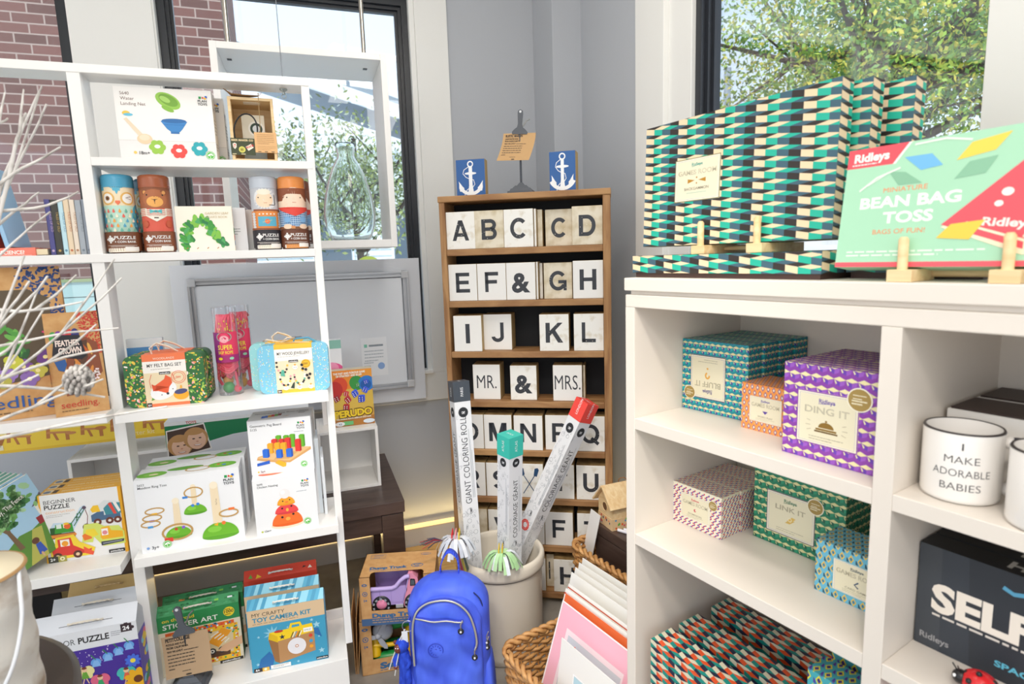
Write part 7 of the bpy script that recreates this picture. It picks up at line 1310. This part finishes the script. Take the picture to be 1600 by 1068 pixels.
def ridley(name, label, u, v, z, rot, w, d, h, pat, edge, lab, group=None, labbox=(.16, .2, .84, .8), inv=False, sticker=None, M=None):
    o = thing(name, label, 'board game', M or K_.mat(u, v, z, rot), group); mb = MB(); mb.box(0, w, 0, d, 0, h, edge); F, T, S, Lf = faces(mb, w, d, h)
    for q in (F, T, S, Lf): pat(q)
    for y in (d * .0,): pass
    mb.build('carton', o, bevel=.0006); x0, y0, x1, y1 = labbox; mb = MB(); X0, X1, Z0, Z1 = x0 * w, x1 * w, y0 * h, y1 * h; yy = -.0012
    mb.box(X0, X1, yy, -.0004, Z0, Z1, '#e9e2c6')
    if inv: G = Face(mb, (X1, yy, Z1), (-1, 0, 0), (0, 0, -1), X1 - X0, Z1 - Z0)
    else: G = Face(mb, (X0, yy, Z0), (1, 0, 0), (0, 0, 1), X1 - X0, Z1 - Z0)
    G.rect(0, 0, 100, 100, edge if edge != '#17191c' else '#6a6478'); G.rect(1.5, 2, 98.5, 98, '#efe9d2'); G.line([(4.5, 5), (95.5, 5), (95.5, 95), (4.5, 95), (4.5, 5)], '#a59fae', .9); G.rect(5.5, 6.5, 94.5, 93.5, '#e7e0c4'); lab(G); mb.build('label_panel', o)
    if sticker:
        sx_, sy_, r_ = sticker; mb = MB(); mb.lathe([(r_, 0), (r_, .0006)], '#f6f0dc', 28, Matrix.Translation((sx_ * w, -.0013, sy_ * h)) @ Matrix.Rotation(PI / 2, 4, 'X')); G = Face(mb, (sx_ * w - r_, -.0021, sy_ * h - r_), (1, 0, 0), (0, 0, 1), 2 * r_, 2 * r_)
        G.circ(50, 50, 45, '#a58a4a'); G.fine(24, 66, 52, 2, 14, '#efe6c8', 4); G.fine(20, 42, 60, 2, 12, '#efe6c8', 6); mb.build('sticker', o)
    return o
def ttl(t1, icon, c='#c9c2a8', sub='', brand='#4a3f80', fs=13, w1=74):
    def f(G):
        G.text('Ridleys', 50, 80, 8, brand, 'c', .02, width=26); G.line([(36, 78), (64, 82)], brand, 1); G.text(t1, 50, 60, fs, '#9a947c', 'c', .012, width=w1); G.text(t1, 50.4, 60.4, fs * .96, c, 'c', 0, width=w1 - 1); icon(G)
        if sub: G.text(sub, 50, 20, 6.5, '#8a8470', 'c', .005, width=46)
        G.fine(22, 15, 56, 2, 5, '#a8a28c', 1.1)
    return f
def i_bell(G): G.circ(50, 34, 12, '#8c6a24', 1.2, .9, 24, 0, 0, 180); G.rect(33, 29, 67, 32.5, '#8c6a24'); G.rect(31, 25, 69, 28, '#6d5218'); G.circ(50, 47, 2, '#8c6a24'); [G.line([(x, y), (x2, y2)], '#b8ae90', 1) for x, y, x2, y2 in ((24, 44, 18, 46), (24, 36, 16, 36), (76, 44, 82, 46), (76, 36, 84, 36), (25, 29, 18, 26), (75, 29, 82, 26))]
def i_q(G): G.ring(50, 46, 6, '#e0a848', 4, .8, 1, 20, -80, 190); G.circ(50, 30, 2.5, '#e0a848')
def i_lnk(G): G.poly([(40, 32), (50, 42), (60, 42), (50, 32)], '#d8b45a'); G.poly([(44, 38), (54, 50), (62, 48), (52, 36)], '#e0bc60'); G.ring(50, 42, 4, '#f2e8c8', 1.5)
def i_bow(G): [G.poly(p, '#b5821e') for p in ([(30, 52), (46, 48), (30, 42)], [(70, 52), (54, 48), (70, 42)])]; G.circ(50, 54, 2, '#b5821e'); G.circ(50, 41, 2, '#b5821e')
def i_red(G): G.circ(50, 42, 6, '#c8324a'); G.circ(52, 43, 3, '#efe9d2')
def i_pur(G): G.poly([(42, 46), (58, 46), (50, 34)], '#5a3fa0')
def i_blu(G): G.line([(54, 50), (46, 40), (54, 32)], '#2a4a6a', 4)
P_BL = lambda F: pat_star(F, .0155, ('#e4dda8', '#16909c', '#3f3fa0', '#1fb0b4')); P_DG = lambda F: pat_star(F, .0205, ('#ece3ae', '#8a3fa8', '#6a3fb4', '#9a58c4')); P_LK = lambda F: pat_star(F, .0185, ('#dcd8a0', '#1f7f60', '#14604a', '#2a9470'))
P_OR = lambda F: pat_loz(F, .0125, '#f29a48', '#5f4aa0', '#f6e6c8', '#f6b070'); P_RD = lambda F: pat_hex(F, .0135, '#efe8d2', '#cf3f50', '#4a3fa8'); P_BY = lambda F: pat_loz(F, .0165, '#6ab8d4', '#f2c62e', '#2f7fa4', '#24485a')
BG4 = ['#ecd3ae', '#1fb39a', '#3e5f70', '#2e2623']; P_BG = lambda F: pat_zig(F, .0238, .0205, BG4, 0, .40); P_OT = lambda F: pat_zig(F, .019, .024, ['#ddd6bc', '#e4582a', '#1a8f84', '#232a44'], 0, .5)
z1, z2, z3, zt = 1.0808, .7936, .5063, 1.4073
b0 = ridley('board_game', 'blue and teal patterned game box with an upside down label, upper left shelf front', .030, .162, z1, 2.6, .178, .050, .172, P_BL, '#17191c', ttl('BLUFF IT', i_q, '#b5ad92'), 'blue patterned game boxes', (.14, .19, .68, .80), True, (.13, .25, .0165))
for i in range(3): dup(b0, K_.mat(.034 + .003 * i, .2165 + .0545 * i, z1, 2.0), ('blue and teal patterned game box second in the upper left row', 'blue and teal patterned game box third in the upper left row', 'blue and teal patterned game box at the back of the upper left row')[i])
ridley('board_game', 'small orange and purple patterned game box between the blue and violet boxes', .223, .128, z1, -.2, .115, .10, .100, P_OR, '#d87f34', ttl('GAMES ROOM', i_pur, '#c8c0a4', 'WORD PLAY', '#4a3fa0', 15, 84), None, (.17, .2, .83, .76))
b1 = ridley('board_game', 'violet patterned game box with a gold bell on the label, front of the upper shelf', .367, .054, z1, -.4, .172, .10, .174, P_DG, '#8a3fa8', ttl('DING IT', i_bell, '#c9c2aa', '', '#5a3fa0', 13, 72), 'violet patterned game boxes', (.16, .17, .80, .73), False, (.80, .72, .021))
dup(b1, K_.mat(.368, .16, z1, -.4), 'second violet patterned game box standing behind the bell box')
b2 = ridley('board_game', 'red and purple on cream patterned game box, front left of the middle shelf', .028, .134, z2, 1.3, .142, .066, .102, P_RD, '#efe8d2', ttl('GAMES ROOM', i_red, '#c8c0a4', 'DOMINOES', '#c8324a', 15, 84), 'red patterned game boxes', (.18, .20, .78, .80), False, (.84, .74, .0125))
dup(b2, K_.mat(.0295, .204, z2, 1.3), 'red and purple patterned game box second in its middle shelf row'); dup(b2, K_.mat(.031, .274, z2, 1.3), 'red and purple patterned game box at the back of its row')
b3 = ridley('board_game', 'green patterned game box with a gold sticker on the middle shelf', .199, .217, z2, 1, .208, .046, .168, P_LK, '#17191c', ttl('LINK IT', i_lnk, '#b5ad92', '', '#1f6f50', 12, 62), 'green patterned game boxes', (.16, .18, .70, .76), False, (.70, .72, .018))
dup(b3, K_.mat(.1995, .2655, z2, 1), 'green patterned game box second in the row on the middle shelf'); dup(b3, K_.mat(.2, .314, z2, 1), 'green patterned game box at the back of the middle shelf row')
ridley('board_game', 'blue and yellow patterned game box at the right of the middle shelf', .405, .118, z2, 1.4, .142, .088, .106, P_BY, '#6ab8d4', ttl('GAMES ROOM', i_blu, '#c8c0a4', 'CARD GAME', '#24485a', 14, 84), None, (.24, .17, .86, .78))
b4 = ridley('board_game', 'big orange and teal patterned game box, frontmost on the lower cabinet shelf', .062, .020, .2196 + .0, 0, .44, .072, .309, P_OT, '#241f2c', ttl('CHESS', i_bow), 'orange and teal game boxes', (.3, .4, .7, .72))
dup(b4, K_.mat(.062, .120, .2196), 'second orange and teal patterned game box in the lower cabinet row'); dup(b4, K_.mat(.062, .245, .2196), 'orange and teal patterned game box at the back of the lower row')
P_YP = lambda F: pat_loz(F, .022, '#4ab4c0', '#f2e42e', '#3a2a8a', '#5a3aa8')
b5 = ridley('board_game', 'blue, purple and yellow patterned box lying on the orange boxes, bottom of the cabinet', .432, .06, .5293, 0, .115, .06, .135, P_YP, '#6b3a2a', ttl('PUZZLE', i_bow), 'yellow and purple game boxes')
dup(b5, K_.mat(.432, .145, .5293), 'second yellow and purple patterned box behind the front one at the cabinet bottom')
# ---- on top: tan flat box, easels, backgammon boxes
def tray(u, v, z, label, w=.447, d=.27, h=.0385, grp='flat patterned game boxes'):
    o = thing('board_game', label, 'board game', K_.mat(u, v, z), grp); mb = MB(); mb.box(0, w, 0, d, .010, .010 + h, '#2e2623'); F = Face(mb, (0, 0, .010), (1, 0, 0), (0, 0, 1), w, h); P_BG(F); P_BG(Face(mb, (w, 0, .010), (0, 1, 0), (0, 0, 1), d, h)); P_BG(Face(mb, (0, 0, .010 + h), (1, 0, 0), (0, 1, 0), w, d)); mb.build('lid', o, bevel=.0008)
    mb = MB(); mb.box(.006, w - .004, .004, d - .004, 0, .0105, '#4a322c'); mb.build('base_tray', o); return o
tray(-.004, .028, zt, 'flat patterned box lying on the cabinet top under the upright backgammon set')
tray(.449, .095, zt, 'second flat patterned box lying on the cabinet top, behind the green bean bag game', .20, .20, .036)
def easel(label, M, px, span, pegh=.062, dep=.14):
    o = thing('display_easel', label, 'easel', M, 'small wooden display easels'); 
    for x in px:
        mb = MB(); mb.box(x - .017, x + .017, 0, dep, 0, .018, PALEW); mb.build('foot_block', o, bevel=.001); mb = MB(); mb.tube([(x, .010, .016), (x, .010, pegh - .004), (x, .010, pegh)], [.0068, .0068, .004], PALEW, 14); mb.build('peg', o)
        mb = MB(); mb.tube([(x, dep - .02, .016), (x, dep - .008, .17)], .006, PALEW, 12); mb.build('back_post', o)
    for y_, z_ in ((.07, .010), (dep - .009, .15)): mb = MB(); mb.tube([(px[0], y_, z_), (px[1], y_, z_)], .005, PALEW, 10); mb.build('cross_dowel', o)
    return o
easel('small wooden easel on the flat patterned box, holding the backgammon set', K_.mat(0, .048, zt + .0488), (.165, .298), 0, .068)
def lab_bg(G): G.text('Ridleys', 50, 82, 7, '#2f9a8c', 'c', .02, width=24); G.line([(38, 80), (60, 84)], '#2f9a8c', 1); G.text('GAMES ROOM', 50, 62, 11, '#a8a08a', 'c', .02, width=84); G.text('GAMES ROOM', 50.5, 62.5, 10.5, '#d6cfb2', 'c', 0, width=82); i_bow(G); G.text('BACKGAMMON', 50, 26, 6.5, '#8a8470', 'c', .01, width=54); G.rect(28, 19, 72, 19.8, '#7ac0b4')
bk0 = ridley('board_game', 'large patterned backgammon set standing on the easel, frontmost of three', 0, 0, 0, 0, .447, .036, .268, P_BG, '#8a835f', lab_bg, 'upright patterned backgammon sets', (.205, .345, .47, .68), M=K_.mat(-.012, .070, 1.4765) @ Matrix.Rotation(math.radians(-2.5), 4, 'X'))
dup(bk0, K_.mat(.012, .122, 1.4765) @ Matrix.Rotation(math.radians(-2.5), 4, 'X'), 'patterned backgammon set standing second, showing right of the front one'); dup(bk0, K_.mat(.050, .185, 1.4765) @ Matrix.Rotation(math.radians(-2.5), 4, 'X'), 'patterned backgammon set at the back of the three upright sets')
mb = MB(); w, d, h = .40, .045, .187; mb.box(0, w, 0, d, 0, h, '#a8d4b4'); F, T, S, Lf = faces(mb, w, d, h)
F.rect(0, 0, 100, 100, '#a5d6b6'); F.rect(0, 0, 100, 4, '#e85a66'); F.poly([(0, 84), (17, 84), (22, 100), (0, 100)], '#e9525e'); F.poly([(17, 84), (18, 84), (23, 100), (22, 100)], '#f6efe6'); F.text('Ridleys', 2.5, 89, 7, '#f8f0ea', bold=.04, width=13); F.fine(2, 86, 13, 1, 3, '#f6dcd8', 1.2)
F.text('BEAN BAG', 7, 49, 9, '#f6f6ee', bold=.03, width=34); F.text('TOSS', 16, 36, 9, '#f6f6ee', bold=.03, width=17); F.text('MINIATURE', 15, 61, 4, '#ee8a5a', width=15); F.text('BAGS OF FUN!', 13, 27, 4, '#ee8a5a', width=18); F.fine(4, 12, 46, 2, 3, '#e4f2e4', 1.2)
F.poly([(21, 88), (30, 88), (34, 78), (27, 76)], '#6fb4e0'); F.poly([(16, 78), (22, 76), (28, 66), (20, 66)], '#84b898'); F.poly([(38, 80), (42, 92), (53, 96), (49, 84)], '#f0cf52'); F.poly([(38, 66), (42, 78), (50, 80), (47, 68)], '#86ba9a'); F.line([(6, 64), (12, 74), (20, 80)], '#dff0df', 1.6); F.line([(24, 97), (34, 98), (42, 94)], '#dff0df', 1.6); F.line([(9, 68), (16, 77)], '#dff0df', 1)
F.poly([(36, 30), (70, 99), (97, 99), (97, 30), (60, 8)], '#f2e6c6'); F.poly([(36, 32), (70, 100), (76, 100), (42, 30)], '#ea5560'); F.poly([(36, 32), (60, 12), (60, 17), (40, 33)], '#ea5560'); F.poly([(42, 36), (70, 78), (64, 16), (46, 30)], '#ea5560'); F.line([(44, 40), (76, 88)], '#ea5560', 3); F.line([(60, 20), (72, 70)], '#f2e6c6', 2.4); F.circ(76, 78, 10, '#6a9a6a'); F.circ(76, 78, 7.5, '#a88a4a'); F.ring(76, 78, 10, '#ea5560', 1.4); F.text('Ridleys', 48, 30, 6, '#f6e6de', bold=.03, width=14, rot=-6)
F.circ(54, 53, 3, '#f6ece2', 1.2); F.circ(52, 45, 2.2, '#f6ece2', 1.2); F.poly([(35, 22), (39, 32), (49, 34), (45, 20)], '#f0c74a'); F.poly([(70, 56), (82, 54), (84, 70), (75, 66)], '#7ab8dc')
S.rect(0, 0, 100, 100, '#e85a66'); tag(mb.build('board_game', None, K_.mat(.4705, .018, 1.4292) @ Matrix.Rotation(math.radians(-9), 4, 'X'), bevel=.001), 'mint green bean bag game box with red boards leaning on a wooden easel', 'board game')
easel('wooden easel on the front edge of the cabinet top, holding the mint green box', K_.mat(0, .001, zt), (.5745, .700), 0, .066, .075)
# ---- right bay
def mug(label, fr, u, v, z, rot, lines, handle=True):
    o = thing('mug', label, 'mug', fr.mat(u, v, z, rot), 'printed mugs'); CE = mat('#efebe6', .18); r, h = .050, .108
    mb = MB(); mb.lathe([(.001, 0), (r - .006, 0), (r - .001, .003), (r, .008), (r, h - .002), (r - .0015, h), (r - .0038, h - .001), (r - .004, .008), (.001, .006)], CE, 56, cap=False)
    for i, (s_, y, wd) in enumerate(lines):
        vs, fs, w_ = glyphs(s_, -.008); k = wd / w_; mb.raw([((r + .0003) * math.sin((a - w_ / 2) * k / r), -(r + .0003) * math.cos((a - w_ / 2) * k / r), y + b * .0115) for a, b in vs], fs, '#45454a')
    mb.build('body', o); mb = MB(); mb.lathe([(r + .0004, h - .0022), (r - .001, h + .0006), (r - .0036, h - .0002)], mat('#3c3636', .3), 56, cap=False); mb.build('rim_line', o)
    P = smooth([(r - .003, 0, .088), (r + .014, 0, .094), (r + .032, 0, .084), (r + .036, 0, .056), (r + .030, 0, .030), (r + .014, 0, .018), (r - .003, 0, .022)], 5)
    mb = MB(); mb.tube(P, .0058, mat('#23283a', .2), 12); mb.build('handle', o)
    for p in (P[0], P[-1]): 
        mb = MB(); mb.ball((r + .004, 0, p[2] + (.003 if p is P[0] else -.002)), .0095, CE, sx=.8); mb.build('handle_root', o)
    return o
mug('white mug with a dark rim and handle and thin capital words, fully in frame', K_, .643, .079, z1, 20, [('I', .083, .0022), ('MAKE', .063, .043), ('ADORABLE', .043, .072), ('BABIES', .022, .050)])
mug('second white mug at the right edge of the frame beside the printed mug', K_, .760, .050, z1, 14, [('MAMA', .05, .04)])
def wbx(label, v, txt):
    o = thing('gift_box', label, 'gift box', K_.mat(.592, v, z1), 'white gift boxes'); mb = MB(); mb.box(0, .30, 0, .10, 0, .113, '#eeeae4'); F = Face(mb, (0, 0, 0), (1, 0, 0), (0, 0, 1), .30, .113); F.text(txt, 24, 66, 13, '#2b2b2e', bold=.0); mb.build('box_body', o, bevel=.001)
    mb = MB(); mb.box(.004, .296, .003, .098, .1132, .116, '#3a2a26'); mb.build('dark_lid', o)
wbx('white gift box with a dark lid behind the mugs, front one of two', .155, 'Fun'); wbx('white gift box with a dark lid at the very back behind the mugs', .272, 'Fun')
def a_self(F):
    F.rect(0, 0, 100, 100, '#2b3038'); F.rect(0, 0, 14, 100, '#3f444b'); F.poly([(14, 0), (30, 0), (26, 100), (12, 100)], '#343a43'); F.text('SELFISH', 8, 40, 26, '#efe6da', bold=.045, width=88); F.fine(9, 34, 80, 1, 4, '#d9d2ca', 2); F.text('SPACE EDITION', 42, 12, 5.5, '#63bcd6', bold=.03, width=50); F.text('Ridleys', 3, 8, 6, '#9a9a9c', bold=.02, width=16)
    c = '#5ea9cc'; F.circ(56, 92, 5, c, 1.1); F.circ(58, 90, 3.3, '#d8dce4'); F.poly([(54, 88), (62, 86), (70, 74), (60, 76)], c); F.line([(55, 85), (48, 82), (43, 85)], c, 3.6); F.line([(62, 84), (70, 88), (76, 84)], c, 3.6); F.line([(64, 78), (66, 70), (70, 64)], c, 4); F.line([(68, 76), (74, 72), (80, 68)], c, 4); F.line([(66, 80), (80, 80), (92, 74)], '#7a8088', 1)
def t_self(T): T.rect(0, 0, 100, 100, '#14161a'); T.text('SELFISH', 86, 80, 52, '#c9c6c0', 'l', .04, width=44, rot=180)
s0 = carton('board_game', 'black boxed card game with chunky cream letters and a blue astronaut, frontmost', 'board game', K_, .5875, .105, z2, -.4, .262, .050, .179, '#1c1f24', a_self, t_self, group='black card game boxes')
dup(s0, K_.mat(.5885, .158, z2, -.4), 'second black card game box behind the front astronaut one'); dup(s0, K_.mat(.589, .211, z2, -.4), 'black card game box at the back of its row in the right bay')
lb = thing('ladybird_toy', 'small red ladybird toy at the front edge of the black game shelf', 'toy', K_.mat(.700, .045, z2)); mb = MB(); mb.ball((0, 0, .018), .022, mat('#d8242a', .25), 20, 12, 1.1, 1, .85); 
for x, y, z in ((-.008, -.018, .026), (.010, -.016, .027), (0, -.006, .0365), (-.016, -.004, .028), (.016, .002, .029)): mb.ball((x, y, z), .0042, mat('#1c1a1c', .3), 8, 6)
mb.build('shell', lb); mb = MB(); mb.ball((-.022, -.006, .019), .011, mat('#1c1a1c', .3)); mb.tube([(-.026, -.008, .028), (-.032, -.010, .038)], .001, mat('#1c1a1c', .3), 5); mb.tube([(-.022, -.010, .028), (-.024, -.014, .039)], .001, mat('#1c1a1c', .3), 5); mb.ball((-.027, -.014, .022), .0028, '#ffffff', 8, 6); mb.build('head', lb)
carton('gift_book', 'tall pink and red box standing at the bottom of the right bay', 'box', K_, .592, .02, .2196, 0, .24, .05, .50, '#c8606e', lambda F: (F.rect(0, 0, 100, 100, '#c8606e'), F.rect(8, 8, 92, 92, '#e8a0a8')))
